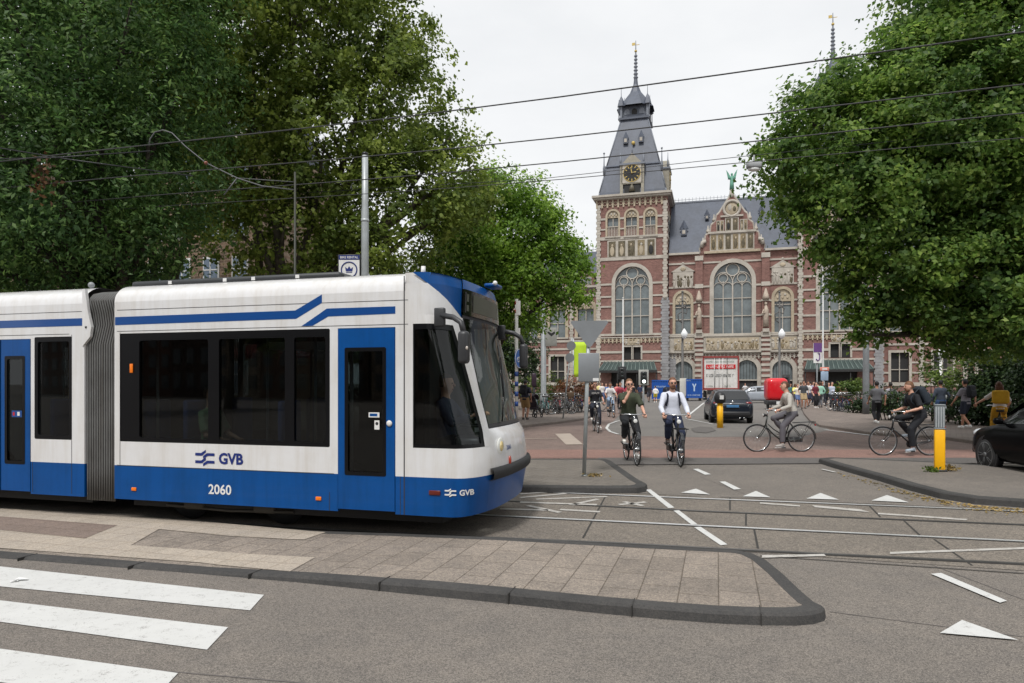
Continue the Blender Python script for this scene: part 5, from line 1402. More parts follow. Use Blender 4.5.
# shrubs and hedge
def shrub(name, label, base, blobs, m, n_cl, per, cr, leaf, seed, cat='bush', group=None):
    return tree(name, label, base, blobs, m, n_cl, per, cr, leaf, seed, .05, m_barkd, group, n_tw=20, cat=cat, zmin=.05, shrubby=cat != 'tree')
b0 = G(1010, 424)
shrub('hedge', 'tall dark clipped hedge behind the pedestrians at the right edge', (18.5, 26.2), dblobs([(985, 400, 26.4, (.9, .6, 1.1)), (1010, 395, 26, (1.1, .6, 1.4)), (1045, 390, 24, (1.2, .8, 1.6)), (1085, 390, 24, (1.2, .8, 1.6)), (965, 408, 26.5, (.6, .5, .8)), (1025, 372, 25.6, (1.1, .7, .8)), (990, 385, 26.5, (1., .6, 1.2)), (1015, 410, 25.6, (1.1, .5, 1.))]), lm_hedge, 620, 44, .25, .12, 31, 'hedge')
shrub('garden_bush', 'yellow green leafy bush standing above the hedge under the big tree', (13.3, 27.5), dblobs([(975, 375, 27, (.9, .7, .8)), (935, 378, 29, (.8, .6, .6)), (1005, 365, 27, (1., .7, .8)), (1040, 352, 27, 1.1)]), lm_bush, 150, 34, .25, .13, 32)
shrub('low_hedge', 'low green hedge along the pavement behind the black-shirted cyclist', (12.4, 27.5), dblobs([(905, 403, 29, (1., .5, .55)), (945, 404, 28, (1., .5, .55)), (885, 400, 30, (.8, .5, .6))]), lm_hedge, 130, 36, .22, .1, 33, 'hedge')
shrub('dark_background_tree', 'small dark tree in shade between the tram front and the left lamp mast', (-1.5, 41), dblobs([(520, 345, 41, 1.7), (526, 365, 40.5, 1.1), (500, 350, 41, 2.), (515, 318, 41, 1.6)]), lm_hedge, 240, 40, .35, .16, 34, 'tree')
shrub('planter_bush', 'yellowish bush behind the parked bikes near the grey mast on the right', (21, 43), dblobs([(845, 389, 43, (.9, .5, .5)), (857, 388, 43, (.9, .5, .55))]), lm_bush, 90, 30, .25, .12, 35)
shrub('planter_bush', 'dark green low bush at the foot of the grey mast on the right', (18.5, 36.8), dblobs([(856, 407, 36.8, (.5, .35, .4)), (862, 405, 36.9, (.4, .35, .45)), (876, 402, 37, (.6, .4, .6))]), lm_hedge, 90, 34, .2, .1, 36)
shrub('flower_bush', 'mixed yellow and green flowering bush among the parked bikes on the left', (1.6, 39), dblobs([(534, 389, 39, (.9, .4, .7)), (551, 387, 39, (.9, .4, .8)), (541, 395, 38.6, (.9, .4, .6))]), lm_bush, 110, 30, .22, .1, 37)
shrub('flower_bush', 'rusty red and brown foliage behind the parked bikes by the green banner', (3.6, 38.5), dblobs([(574, 389, 38.5, (1., .4, .65)), (585, 391, 38.5, (.7, .4, .55))]), lm_bare, 80, 30, .22, .1, 38)
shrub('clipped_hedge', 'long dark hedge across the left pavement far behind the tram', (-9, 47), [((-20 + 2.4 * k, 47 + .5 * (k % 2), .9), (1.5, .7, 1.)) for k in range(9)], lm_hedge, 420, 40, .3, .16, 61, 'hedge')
for i, (x, y, s, rz) in enumerate(((-10, 50, .9, 1.2), (-2.5, 54, .8, 3.3), (30, 36, .95, 2.2))):
    c = copy_tree(t3); c.name = 'street_tree'; c.location = (x, y, 0); c.scale = (s, s, s); c.rotation_euler = (0, 0, rz); c['label'] = ('bright green tree far behind the middle of the tram', 'bright green tree beside the left museum wing, behind the tram front', 'bright green tree beyond the hedge at the far right')[i]
# dry cluster hanging in the dark tree
k = D(43, 178, 12.2); rng = np.random.default_rng(3)
P = rng.normal(size=(70, 3)) * np.array([.1, .1, .2])
o = leaf_mesh('dry_foliage', P, rng.normal(size=(70, 3)), np.full(70, .11), leaf_mat('leaf_brown', (.04, .02, .01), (.08, .04, .018), (.12, .065, .03), .2), rng); o.location = k
tag(o, 'clump of dry brown leaves hanging in the dark tree', 'dead leaves')
# trees and houses on the camera's side of the street (seen in the tram's glass)
for i, (x, y, s, rz) in enumerate(((-17, -17, 1., 2.), (2, -19, .9, 4.1), (18, -17, .95, .7), (-36, -16, 1., 5.))):
    c = copy_tree(t2 if i % 2 else t1); c.name = 'street_tree'; c.location = (x, y, 0); c.scale = (s, s, s); c.rotation_euler = (0, 0, rz)
    c['label'] = ('canal-side tree behind the viewpoint, %s of the row' % ('first', 'second', 'third', 'last')[i]); 
m_hb = brick_mat('house_brick', srgb(96, 72, 62)); m_hw = mat('house_glass', (.03, .035, .04), .1)
def house(name, label, x, y, wd, ht, rz, dp=8, brick=None, cat='house', nx=3, nz=4, lit=None, group=None):
    t = thing(name, label, cat, (x, y, 0), rz, group); b = MB(); b.box((0, dp / 2, ht / 2), (wd, dp, ht), 0); b.box((0, -.1, ht + .15), (wd + .1, .6, .4), 1)
    b.build('wall', [brick or m_hb, m_stone], t)
    b = MB(); b.add([(-wd / 2, 0, ht + .35), (wd / 2, 0, ht + .35), (wd / 2, dp / 2, ht + 3.2), (-wd / 2, dp / 2, ht + 3.2), (-wd / 2, dp, ht), (wd / 2, dp, ht)], [(0, 1, 2, 3), (3, 2, 5, 4), (0, 3, 4), (1, 5, 2)]); b.build('roof', m_slate, t)
    for i in range(nx):
        for j in range(nz):
            u = -wd / 2 + wd * (i + .5) / nx; z = .9 + (ht - .6) * (j + .38) / nz; b = MB()
            b.box((u, -.02, z), (wd / nx * .55, .1, (ht / nz) * .62), 0); b.box((u, -.06, z), (wd / nx * .46, .1, (ht / nz) * .54), 1); b.box((u, -.1, z), (.06, .06, (ht / nz) * .54), 0); b.box((u, -.1, z + .2), (wd / nx * .46, .06, .06), 0)
            b.build('window', [M['white'] if lit else mat('window_frame_dark', (.1, .1, .095), .6), lit or m_hw], t)
    return t
ORD = ('first', 'second', 'third', 'fourth', 'fifth', 'sixth', 'seventh', 'eighth', 'ninth', 'tenth', 'eleventh', 'twelfth', 'thirteenth', 'fourteenth', 'fifteenth', 'sixteenth')
hp_ = []
for i in range(16):
    lab = 'brick canal house behind the viewpoint, %s from the far left end' % ORD[i]; x = -106 + 8.3 * i
    if i < 3: hp_.append(house('canal_house', lab, x, -38, 8.2, (11, 12.5, 10.5)[i], R(180), 8, (m_hb, brick_mat('house_brick_dark', srgb(70, 58, 54)), brick_mat('house_brick_pale', srgb(120, 108, 98)))[i], group='canal houses opposite'))
    else:
        c = copy_tree(hp_[i % 3]); c.name = 'canal_house'; c['label'] = lab; c.location = (x, -38 + (i * 7 % 5) * .1, 0)
k = G(190, 410)
house('brick_house', 'brown brick house half hidden between the dark tree and the plane tree', -17.5, 38, 7.5, 15, R(-16), 8, brick_mat('brown_brick', srgb(112, 96, 84)), nx=4, nz=5, lit=mat('sky_glass', srgb(96, 112, 130), .15))
house('brick_house', 'brown house far left behind the dark tree, glimpsed over the rear car roof', -33, 40, 16, 12, R(-16), 8, brick_mat('brown_brick', srgb(112, 96, 84)), nx=6, nz=4)
# ================================================================== STREET FURNITURE
def gpt(px, py, h=0.): X, Y = G(px, py, h); return X, Y
def at_px(px, Y): return (px - 512) * Y / FPX
def zat(py, Y): return HC + (HY - py) * Y / FPX
m_pole, m_sb, m_steel = M['pole'], M['signback'], M['steel']

# give-way sign seen from behind
X, Y = gpt(584, 476, .1); yw = R(-3)
t = thing('give_way_sign', 'grey back of a triangular give-way sign with plate below, on the left traffic island', 'sign', (X, Y, .1), yw)
topz = zat(321, Y) - .1; lean = .09
b = MB(); b.path([(0, 0, 0), (lean, 0, topz)], .035, 10); b.lathe([(.05, 0), (.05, .02)], (0, 0, 0), 10); b.ring((lean * .45, 0, topz * .45), .036, .006, 'Z', 12, 5); b.build('post', m_steel, t)
zt, zb_ = topz - .0, topz - .44
cx = lean
b = MB()
b.poly([(cx - .30, zt), (cx - .325, zt - .03), (cx - .04, zb_), (cx, zb_ - .02), (cx + .04, zb_), (cx + .325, zt - .03), (cx + .30, zt)], (), .012, 0, lambda u, v, d: (u, -.045 - d, v)); b.box((cx, -.03, zt - .1), (.5, .03, .03)); b.build('triangle_plate', m_sb, t)
b = MB(); b.rbox((cx - .01, -.05, topz - .81), (.36, .02, .50), .01); b.box((cx - .01, -.03, topz - .62), (.3, .03, .03)); b.box((cx, -.03, topz - 1.0), (.3, .03, .03)); b.box((cx + .11, -.062, topz - 1.02), (.1, .004, .05), 1); b.build('lower_plate', [m_sb, M['white']], t)

# yellow bollards
X, Y = gpt(939.5, 471, .1)
t = thing('bollard', 'tall yellow bollard with grey ribbed lamp box on top, on the right traffic island', 'bollard', (X, Y, .1), R(-27))
zy = zat(429, Y) - .1
b = MB(); b.rbox((0, 0, zy / 2), (.17, .17, zy), .02); b.build('post', M['yellow'], t)
b = MB(); b.rbox((0, 0, .01), (.23, .23, .05), .01); b.build('foot', M['darkmetal'], t)
zt = zat(405, Y) - .1
b = MB(); b.rbox((0, 0, (zy + zt) / 2 + .01), (.16, .16, zt - zy - .02), .015)
for k in range(4): b.box((-.06 + .04 * k, -.083, (zy + zt) / 2), (.018, .012, (zt - zy) * .85), 1)
b.rbox((0, 0, zt), (.18, .18, .03), .01); b.rbox((0, 0, zy + .01), (.18, .18, .03), .01)
b.build('lamp_box', [mat('lamp_box_grey', srgb(118, 124, 128), .4, dirt=.2), mat('lamp_rib', srgb(165, 170, 172), .4)], t)
X, Y = gpt(720, 428)
t = thing('bollard', 'yellow bollard with round black head and white square, beside the parked dark hatchback', 'bollard', (X, Y, 0))
zy = zat(403.5, Y)
b = MB(); b.lathe([(.115, 0), (.115, zy)], (0, 0, 0), 16); b.build('post', M['yellow'], t)
b = MB(); b.lathe([(.1, zy), (.2, zy + .05), (.22, zy + .25), (.17, zy + .4), (.06, zy + .47)], (0, 0, 0), 18); b.box((0, -.215, zy + .24), (.15, .03, .15), 1); b.build('head', [M['black'], M['white']], t)
# weeds at the feet of posts
def weed(px, py, label, m, sx, sy, n, seed, hgt=.1):
    rng = np.random.default_rng(seed); x, y = gpt(px, py, .1)
    P = np.stack([rng.normal(size=n) * sx, rng.normal(size=n) * sy, rng.random(n) * hgt + .01], 1); nr = rng.normal(size=(n, 3)) * .7 + np.array([0, 0, .5])
    o = leaf_mesh('weed_tuft', P, nr, .05 * (.5 + rng.random(n)), m, rng); o.location = (x, y, .1); tag(o, label, 'weeds')
weed(933, 472, 'green weeds at the foot of the yellow bollard with the lamp box', lm_bush, .07, .04, 110, 1, .08)
weed(950, 471, 'dry yellowish weeds right of the yellow bollard with the lamp box', leaf_mat('leaf_straw', (.2, .15, .06), (.3, .22, .1), (.38, .3, .16), .3), .08, .06, 110, 2)
weed(594, 476.5, 'dry yellowish weeds at the foot of the give-way sign post', MATS['leaf_straw'], .08, .05, 70, 3, .04)
rng = np.random.default_rng(9); L_ = []
for _ in range(330):
    q = rng.random(); px = 838 + 190 * q ** .8; yb = np.interp(px, [832, 850, 880, 910, 940, 975, 1024], [470, 475, 484, 493, 500, 506, 510]) + abs(rng.normal()) * 2.5; L_.append(G(px, yb) + (.012,))
o = leaf_mesh('fallen_leaves', np.array(L_), np.array([[0, 0, 1.]] * len(L_)) + rng.normal(size=(len(L_), 3)) * .2, .035 + .04 * rng.random(len(L_)), MATS['leaf_straw'], rng); tag(o, 'dry leaves gathered along the right kerb', 'leaves', kind='stuff')
L_ = [G(x, y) + (.014,) for x, y in ((364, 652), (14, 582), (10, 584), (18, 583), (768, 611), (975, 655), (693, 555), (846, 433), (505, 571), (690, 607), (300, 600), (560, 640), (912, 575), (610, 655), (450, 668))]
for k, (P_, sz) in enumerate(zip(L_[1:4], (.1, .07, .08))):
    b = MB(); b.add([(0, 0, .002), (sz, .01, .012), (sz * .9, sz * .5, .004), (.01, sz * .45, .016)], [(0, 1, 2, 3)]); o = b.build('litter', M['white'], loc=P_, rz=k); tag(o, ('torn white paper scrap on the first zebra stripe', 'smaller white paper scrap beside the torn one on the zebra', 'white paper scrap on the zebra edge nearest the kerb')[k], 'litter')

# shared bits
def bars(b, u0, u1, z, h, fn, mi, seed, dens=.62):
    """a run of letter-like strokes too small to read"""
    rr = random.Random(seed); u = u0; cw = h * .62
    while u + cw * .8 < u1:
        if rr.random() < .14: u += cw * .7; continue
        b.poly([(u, z), (u + cw * .22, z), (u + cw * .22, z + h), (u, z + h)], fn=fn, mi=mi)
        if rr.random() < .75: b.poly([(u, z + h * .8), (u + cw * .75, z + h * .8), (u + cw * .75, z + h), (u, z + h)], fn=fn, mi=mi)
        if rr.random() < .6: b.poly([(u, z), (u + cw * .75, z), (u + cw * .75, z + h * .2), (u, z + h * .2)], fn=fn, mi=mi)
        if rr.random() < .5: b.poly([(u + cw * .55, z + h * .2), (u + cw * .75, z + h * .2), (u + cw * .75, z + h * .8), (u + cw * .55, z + h * .8)], fn=fn, mi=mi)
        u += cw

# poles behind the tram
Y = 14.6; X = at_px(365, Y)
t = thing('steel_mast', 'tall grey steel mast with a cap rising behind the tram roof', 'pole', (X, Y, 0)); zt = zat(155, Y)
b = MB(); b.lathe([(.085, 0), (.08, zt - 1.2), (.07, zt - 1.1), (.065, zt)], (0, 0, 0), 12); b.lathe([(.085, zat(222, Y)), (.09, zat(221, Y)), (.085, zat(219, Y))], (0, 0, 0), 12); b.build('shaft', m_steel, t)
b = MB(); b.lathe([(.075, zt), (.07, zt + .04), (.02, zt + .07)], (0, 0, 0), 12); b.build('cap', M['darkmetal'], t)
Xs = at_px(349.5, Y); w_ = 21.5 * Y / FPX
t = thing('bike_rental_sign', 'white and navy square sign with a crowned round emblem fixed to the steel mast', 'sign', (Xs, Y, 0)); z1 = zat(254.6, Y); z0 = z1 - .55
b = MB(); b.rbox((0, 0, (z0 + z1) / 2), (w_ + .03, .06, z1 - z0), .01); b.box((w_ / 2 + .03, .02, z1 - .1), (.1, .03, .04)); b.build('frame', M['darkmetal'], t)
fs = lambda u, v, d=0: (u, -.036 - d, v)
b = MB(); b.box((0, -.031, (z0 + z1) / 2 - .05), (w_ - .02, .006, z1 - z0 - .14), 0); b.box((0, -.031, z1 - .065), (w_ - .02, .006, .09), 1)
add_text(b, 'BIKE RENTAL', fs, 0, z1 - .066, .066, 0, .015)
zc = z1 - .33; b.ring((0, -.035, zc), .165, .014, 'Y', 36, 5, 1)
b.poly([(-.07, zc - .03), (.07, zc - .03), (.085, zc + .06), (.035, zc + .02), (0, zc + .08), (-.035, zc + .02), (-.085, zc + .06)], fn=fs, mi=1); b.box((0, -.036, zc - .05), (.13, .003, .02), 1)
b.build('face', [M['white'], m_logo], t)
# bracket mast over the plane tree
Y = 12.1; X = at_px(295, Y)
t = thing('bracket_mast', 'thin green mast carrying a curved bracket arm over the tram, left of the steel mast', 'pole', (X, Y, 0))
b = MB(); zt = zat(172, Y); b.lathe([(.03, 0), (.018, zt)], (0, 0, 0), 8); b.build('shaft', mat('mast_green', srgb(52, 54, 44), .6), t)
pt = lambda x, y: (at_px(x, Y) - X, 0, zat(y, Y))
b = MB(); b.path([pt(295, 190), pt(262, 186), pt(237, 178), pt(206, 163), pt(185, 146), pt(172, 133), pt(163, 130), pt(155, 132), pt(150, 139), pt(149, 146)], .011, 7); b.path([pt(295, 182), pt(237, 178)], .008, 5); b.path([pt(237, 178), pt(224, 195)], .012, 5); b.ball(pt(206, 163), .035, 1); b.build('arm', [mat('arm_grey', (.09, .092, .095), .5), mat('insulator', srgb(120, 70, 55), .4)], t)

m_wire = mat('weathered_wire', (.03, .03, .031), .6)
# overhead wires along the tracks
ds = Vector((TP.ds[0], TP.ds[1], 0))
for k, (y560, slope, lab) in enumerate(((93.5, -.1265, 'highest overhead wire, crossing above the museum spire'), (134.5, -.101, 'second overhead wire from the top, crossing the tower roof'), (159.4, -.093, 'third overhead wire from the top, crossing above the tower clock'), (177, -.078, 'lowest overhead wire, crossing the tower clock'))):
    ang = math.atan2(FPX * 1., 0); 
    h = 5.45 - HC; Y0 = h * FPX / (HY - y560); x0 = at_px(560, Y0)
    vp = 560 - (HY - y560) / abs(slope)                    # where the run vanishes
    d = Vector(((vp - 512) / FPX, 1, 0)).normalized()
    P0 = Vector((x0, Y0, 5.45)); b = MB()
    pts = [P0 - d * 12 + d * 52 * (i / 26) for i in range(27)]
    b.path([p + Vector((0, 0, .05 * math.sin(i * .7))) for i, p in enumerate(pts)], .0095 if k < 3 else .007, 6)
    o = b.build('overhead_wire', m_wire); tag(o, lab, 'wire', 'tram wires')
for k, (a, c, Y_) in enumerate((((-60, 138), (193, 176), 12.2), ((-40, 160), (150, 151), 12.))):
    b = MB(); b.path([D(a[0], a[1], Y_), D((a[0] + c[0]) / 2, (a[1] + c[1]) / 2 + 2, Y_), D(c[0], c[1], Y_ + .4)], .011, 5); o = b.build('span_wire', M['darkmetal']); tag(o, ('span wire sloping down across the dark tree', 'span wire ending at the curved bracket arm')[k], 'wire', 'span wires')

# hanging street lamp on the right tree's edge
p = D(754, 168, 16)
t = thing('hanging_lamp', 'pale hanging street lamp at the left edge of the big tree', 'street lamp', tuple(p))
b = MB(); b.rbox((0, 0, .06), (.34, .2, .16), .05); b.tube((0, 0, .1), (0, 0, .3), .02); b.build('housing', mat('lamp_housing', srgb(150, 152, 154), .4), t)
b = MB(); b.ball((0, 0, -.03), (.15, .09, .05)); b.build('diffuser', mat('lamp_diffuser', (.75, .76, .75), .3), t)
b = MB(); b.path([p + Vector((-14, 3.5, .25)), p + Vector((-5, 1.2, .1)), p + Vector((0, 0, .3)), p + Vector((6, -1, .6))], .008, 5); tag(b.build('lamp_wire', M['darkmetal']), 'thin suspension wire holding the hanging street lamp', 'wire')

# blue cycle-path sign on a white and blue post
Y = 24.; X = at_px(516.5, Y)
t = thing('cycle_path_sign', 'round blue cycle path sign on white striped post right of the tram nose', 'sign', (X, Y, 0)); zt = zat(299, Y)
b = MB(); b.lathe([(.06, 0), (.06, zt)], (0, 0, 0), 10, 0)
for z in (.9, 1.25, 1.6, 1.95): b.xf = None; b.path([(0, 0, z), (0, 0, z + .17)], .064, 10, 1)
for z in (zt - .5, zt - .2): b.path([(0, 0, z), (0, 0, z + .12)], .064, 10, 2)
b.build('post', [mat('post_white', srgb(205, 205, 200), .5, dirt=.25), mat('post_blue', srgb(30, 65, 130), .5), mat('post_red', srgb(165, 60, 50), .5)], t)
b = MB(); b.box((.06, -.02, zt - .32), (.16, .1, .5)); b.build('signal_box', M['white'], t); b = MB(); b.box((.07, -.02, zt - 1.2), (.12, .1, .35)); b.build('signal_box', M['white'], t)
mm = Matrix.Rotation(R(62), 4, 'Z'); zc = zat(358.5, Y); b = MB(); b.xf = Matrix.Translation((.1, -.05, zc)) @ mm
b.lathe([(.34, -.01), (.34, .01)], (0, 0, 0), 24, 0, False, 'Y'); b.ring((0, -.012, 0), .33, .012, 'Y', 28, 4, 1)
for s_ in (-1, 1): b.ring((s_ * .11, -.014, -.05), .08, .012, 'Y', 16, 4, 1)
b.path([(-.11, -.014, -.05), (-.03, -.014, .06), (.08, -.014, .06), (0, -.014, -.05), (-.03, -.014, .06)], .011, 4, 1); b.path([(.11, -.014, -.05), (.07, -.014, .1), (.12, -.014, .11)], .011, 4, 1)
b.build('round_plate', [mat('sign_blue', srgb(20, 90, 170), .4), M['white']], t)

# left pavement: mast with panel, leaning twin discs, signal
X, Y = gpt(543.5, 413, .1)
t = thing('lamp_mast', 'thick grey mast on the left pavement with a weathered panel under the bright tree', 'pole', (X, Y, .1))
b = MB(); b.lathe([(.2, 0), (.2, .9), (.15, 1.), (.13, 9)], (0, 0, 0), 12); b.build('shaft', m_pole, t)
b = MB(); zc = zat(339, Y); b.rbox((.4, -.16, zc), (.62, .05, 1.0), .02, 0); b.poly([(.22, zc + .2), (.42, zc + .02), (.62, zc + .2), (.6, zc + .3), (.42, zc + .2), (.24, zc + .3)], fn=lambda u, v, d: (u, -.19, v), mi=1); b.build('panel', [mat('panel_grey', srgb(150, 150, 145), .6, dirt=.4), M['black']], t)
X, Y = gpt(563, 418.5, .1)
t = thing('round_sign_post', 'thin leaning post with two small round signs seen from behind, left pavement', 'sign', (X, Y, .1))
dx = 9 * Y / FPX; zt = zat(340, Y); b = MB(); b.path([(0, 0, 0), (dx, 0, zt)], .035, 8); b.build('post', m_steel, t)
for y in (348, 360):
    b = MB(); z = zat(y, Y); b.lathe([(.21, -.01), (.21, .01)], (dx * z / zt, -.05, z), 20, 0, False, 'Y'); b.build('round_plate', m_sb, t)
X, Y = at_px(534, 36), 36.
t = thing('traffic_light', 'dark traffic signal seen from behind beside the flowering bush on the left pavement', 'traffic light', (X, Y, 0))
b = MB(); b.lathe([(.06, 0), (.05, 2.)], (0, 0, 0), 8); b.build('post', M['darkmetal'], t); b = MB(); b.rbox((0, 0, zat(380, Y)), (.26, .2, .75), .08); b.build('head', mat('signal_plum', srgb(48, 30, 45), .5), t)
def signal(px, y0, y1, Y, label, lit=None, edge=(165, 165, 160)):
    X = at_px(px, Y); z0, z1 = zat(y1, Y), zat(y0, Y)
    t = thing('traffic_light', label, 'traffic light', (X, Y, 0)); wd = .36
    b = MB(); b.lathe([(.06, 0), (.05, z0 + .1)], (0, .1, 0), 8); b.build('post', m_pole, t)
    b = MB(); b.rbox((0, .03, (z0 + z1) / 2), (wd + .2, .03, z1 - z0 + .2), .1, 1); b.rbox((0, -.02, (z0 + z1) / 2), (wd, .14, z1 - z0), .06, 0); b.build('head', [M['black'], mat('backboard_edge_%d' % edge[0], srgb(*edge), .6)], t)
    for k in range(3): b = MB(); b.ball((0, -.1, z1 - (z1 - z0) * (k + .5) / 3), (.1, .04, .1)); b.build('lens', mat('white_signal', (.8, .85, .85), .3, emit=(.9, 1, .95, 1.5)) if k == lit else mat('dark_lens', (.02, .025, .025), .15), t)
signal(643.7, 371.5, 383.5, 38., 'black traffic light with pale edge and a white lamp lit, left of the blue containers', 2)
signal(622, 368, 378, 44., 'dark traffic light above the crowd by the tall white flagpole', None, (40, 42, 44))
signal(786, 376, 386, 46., 'black traffic light behind the cyclist in the grey sweater', None, (60, 62, 62))
# lime banner
Y = 58.; t = thing('banner', 'lime green vertical banner hanging between the twin discs and the give-way sign', 'banner', (at_px(580.5, Y), Y, 0), R(-6))
b = MB(); w_ = 13 * Y / FPX; z0, z1 = zat(377, Y), zat(342, Y); b.grid([[(-w_ / 2 + w_ * i / 8, .05 * math.sin(i * .9 + j * .5), z0 + (z1 - z0) * j / 8) for i in range(9)] for j in range(9)]); o = b.build('cloth', mat('lime', srgb(178, 208, 45), .7, var=.05), t); sdf = o.modifiers.new('th', 'SOLIDIFY'); sdf.thickness = .01
b = MB(); b.tube((-w_ / 2 - .05, .05, 0), (-w_ / 2 - .05, .05, z1 + .3), .05); b.tube((-w_ / 2 - .05, .05, z1 + .05), (w_ / 2, .05, z1 + .05), .03); b.build('post', m_steel, t)

m_flag = mat('flagpole_paint', srgb(186, 187, 186), .5, dirt=.2)
# flagpoles, ornate lamp standards
def pole_thing(name, label, cat, px, ytop, ybase, Y, r, m, group=None):
    X = at_px(px, Y); t = thing(name, label, cat, (X, Y, 0), 0, group); zt = zat(ytop, Y)
    b = MB(); b.lathe([(r * 1.5, 0), (r * 1.4, .6), (r, .7), (r * .7, zt)], (0, 0, 0), 8); b.ball((0, 0, zt), r, 0, 8, 6); b.build('shaft', m, t); return t, zt
pole_thing('flagpole', 'slim tall white flagpole in front of the clock tower window', 'flagpole', 623, 298, 392, 68., .09, m_flag)
t, _ = pole_thing('flagpole', 'slim white flagpole right of the banded gatehouse pilaster, near the green canopy', 'flagpole', 823, 268, 392, 62., .08, m_flag)
for px, lab in ((682.5, 'ornate iron lamp standard left of the central museum window'), (779.5, 'ornate iron lamp standard right of the central museum window')):
    Y = 72.; t, zt = pole_thing('lamp_standard', lab, 'street lamp', px, 292, 392, Y, .14, mat('iron_grey', srgb(84, 82, 80), .6), 'ornate lamp standards before the museum')
    zl_ = zat(334.5, Y); b = MB(); b.lathe([(.1, -.5), (.32, -.2), (.36, .1), (.18, .4), (.04, .6)], (.1, -.35, zl_), 12); b.build('lantern', mat('opal_glass', (.75, .77, .78), .3), t)
    b = MB(); b.path([(0, 0, zl_ + 1.2), (-.4, 0, zl_ + 1.5), (-.5, 0, zl_ + 2.1), (-.1, 0, zl_ + 2.4), (.4, 0, zl_ + 2.2), (.5, 0, zl_ + 2.7), (.1, 0, zl_ + 3.1)], .07, 5); b.ring((0, -.1, zl_ + 3.2), .35, .05, 'Y', 14, 5); b.build('scrollwork', MATS['iron_grey'], t)
X, Y = gpt(866, 414, .1)
t = thing('steel_mast', 'thick grey mast with ornate scroll bracket disappearing into the big tree', 'pole', (X, Y, .1)); b = MB(); zt = zat(255, Y)
b.lathe([(.17, 0), (.16, 1), (.13, zt)], (0, 0, 0), 12); b.build('shaft', mat('mast_grey', srgb(110, 113, 116), .5, dirt=.3), t)
b = MB(); za = zat(268, Y)
for k in range(4):
    c = (-.25 - .28 * k, 0, za + .12 * math.sin(k * 2)); b.path([(c[0] + (.2 - .015 * i) * math.cos(i * .55), c[1], c[2] + (.2 - .015 * i) * math.sin(i * .55)) for i in range(13)], .028, 5)
b.path([(0, 0, za - .6), (-.5, 0, za - .1), (-1.3, 0, za + .1)], .035, 6); b.path([(0, 0, za + .35), (-1.2, 0, za + .25)], .03, 6); b.build('scroll_bracket', mat('bracket_grey', srgb(140, 142, 144), .5), t)
X, Y = at_px(940.5, 33), 33.
t = thing('globe_lamp', 'white lamp post with round opal globe under the big tree', 'street lamp', (X, Y, 0)); zt = zat(356, Y)
b = MB(); b.lathe([(.1, 0), (.09, .8), (.06, .9), (.05, zt)], (0, 0, 0), 10); b.build('shaft', M['white'], t); b = MB(); b.ball((0, 0, zt + .12), .2); b.build('globe', MATS['opal_glass'], t); b = MB(); b.tube((-.15, 0, zt - .25), (.15, 0, zt - .25), .02); b.lathe([(.1, zt - .1), (.13, zt - .06)], (0, 0, 0), 10); b.build('collar', m_steel, t)
X, Y = at_px(950, 30), 30.
o = MB(); o.lathe([(.16, 0), (.12, 1), (.11, 3.4)], (0, 0, 0), 9); o = o.build('slim_trunk', m_bark, loc=(X, Y, 0)); tag(o, 'slender bare tree trunk behind the white globe lamp', 'tree trunk')
# museum direction plate on the pavement
Y = 60.; t = thing('museum_sign', 'white square sign with purple top and purple emblem left of the right green canopy', 'sign', (at_px(818, Y), Y, 0)); z1 = zat(343, Y); z0 = zat(363, Y)
b = MB(); b.box((0, .1, (z0 + z1) / 2), (.7, .1, z1 - z0), 0); b.box((0, .04, z1 - .4), (.7, .04, .8), 1); b.path([(-.15, .02, z0 + .35), (.0, .02, z0 + .2), (.16, .02, z0 + .35), (.16, .02, z0 + .85), (0, .02, z0 + .85)], .05, 5, 1); b.build('panel', [M['white'], mat('purple', srgb(96, 60, 120), .6)], t)
b = MB(); b.tube((0, .2, 0), (0, .2, z1), .07); b.build('post', m_pole, t)
Y = 56.; t = thing('pedestrian_sign', 'sign with red and white top plate and pale blue figure beneath, above the right crowd', 'sign', (at_px(824.5, Y), Y, 0)); zc = zat(369, Y)
b = MB(); b.rbox((0, 0, zc), (.75, .06, .3), .05, 0); b.box((0, -.035, zc), (.4, .01, .12), 1); b.build('top_plate', [mat('salmon', srgb(205, 130, 115), .6), M['white']], t)
b = MB(); b.rbox((0, 0, zat(376, Y)), (.62, .06, .75), .15); b.build('lower_plate', mat('pale_blue', srgb(140, 160, 182), .5), t); b = MB(); b.tube((0, .06, 0), (0, .06, zc), .04); b.build('post', m_steel, t)

# railing on the right pavement
Y = 34.; t = thing('railing', 'dark iron railing behind the pedestrians on the right', 'railing', (at_px(884, Y), Y, .1)); ln = at_px(975, Y) - at_px(884, Y); b = MB()
for k in range(int(ln / .16)): b.box((.16 * k, 0, .55), (.03, .03, 1.1))
b.box((ln / 2, 0, 1.05), (ln, .035, .05)); b.box((ln / 2, 0, .2), (ln, .035, .04)); b.build('bars', M['darkmetal'], t)
Y = 37.; t = thing('hoarding', 'pale grey low fence panel running behind the iron railing', 'fence', (at_px(872, Y), Y, .1)); ln = at_px(960, Y) - at_px(872, Y); b = MB(); b.box((ln / 2, 0, .55), (ln, .06, 1.0)); b.build('panel', mat('pale_hoarding', srgb(170, 176, 182), .6, dirt=.2), t)

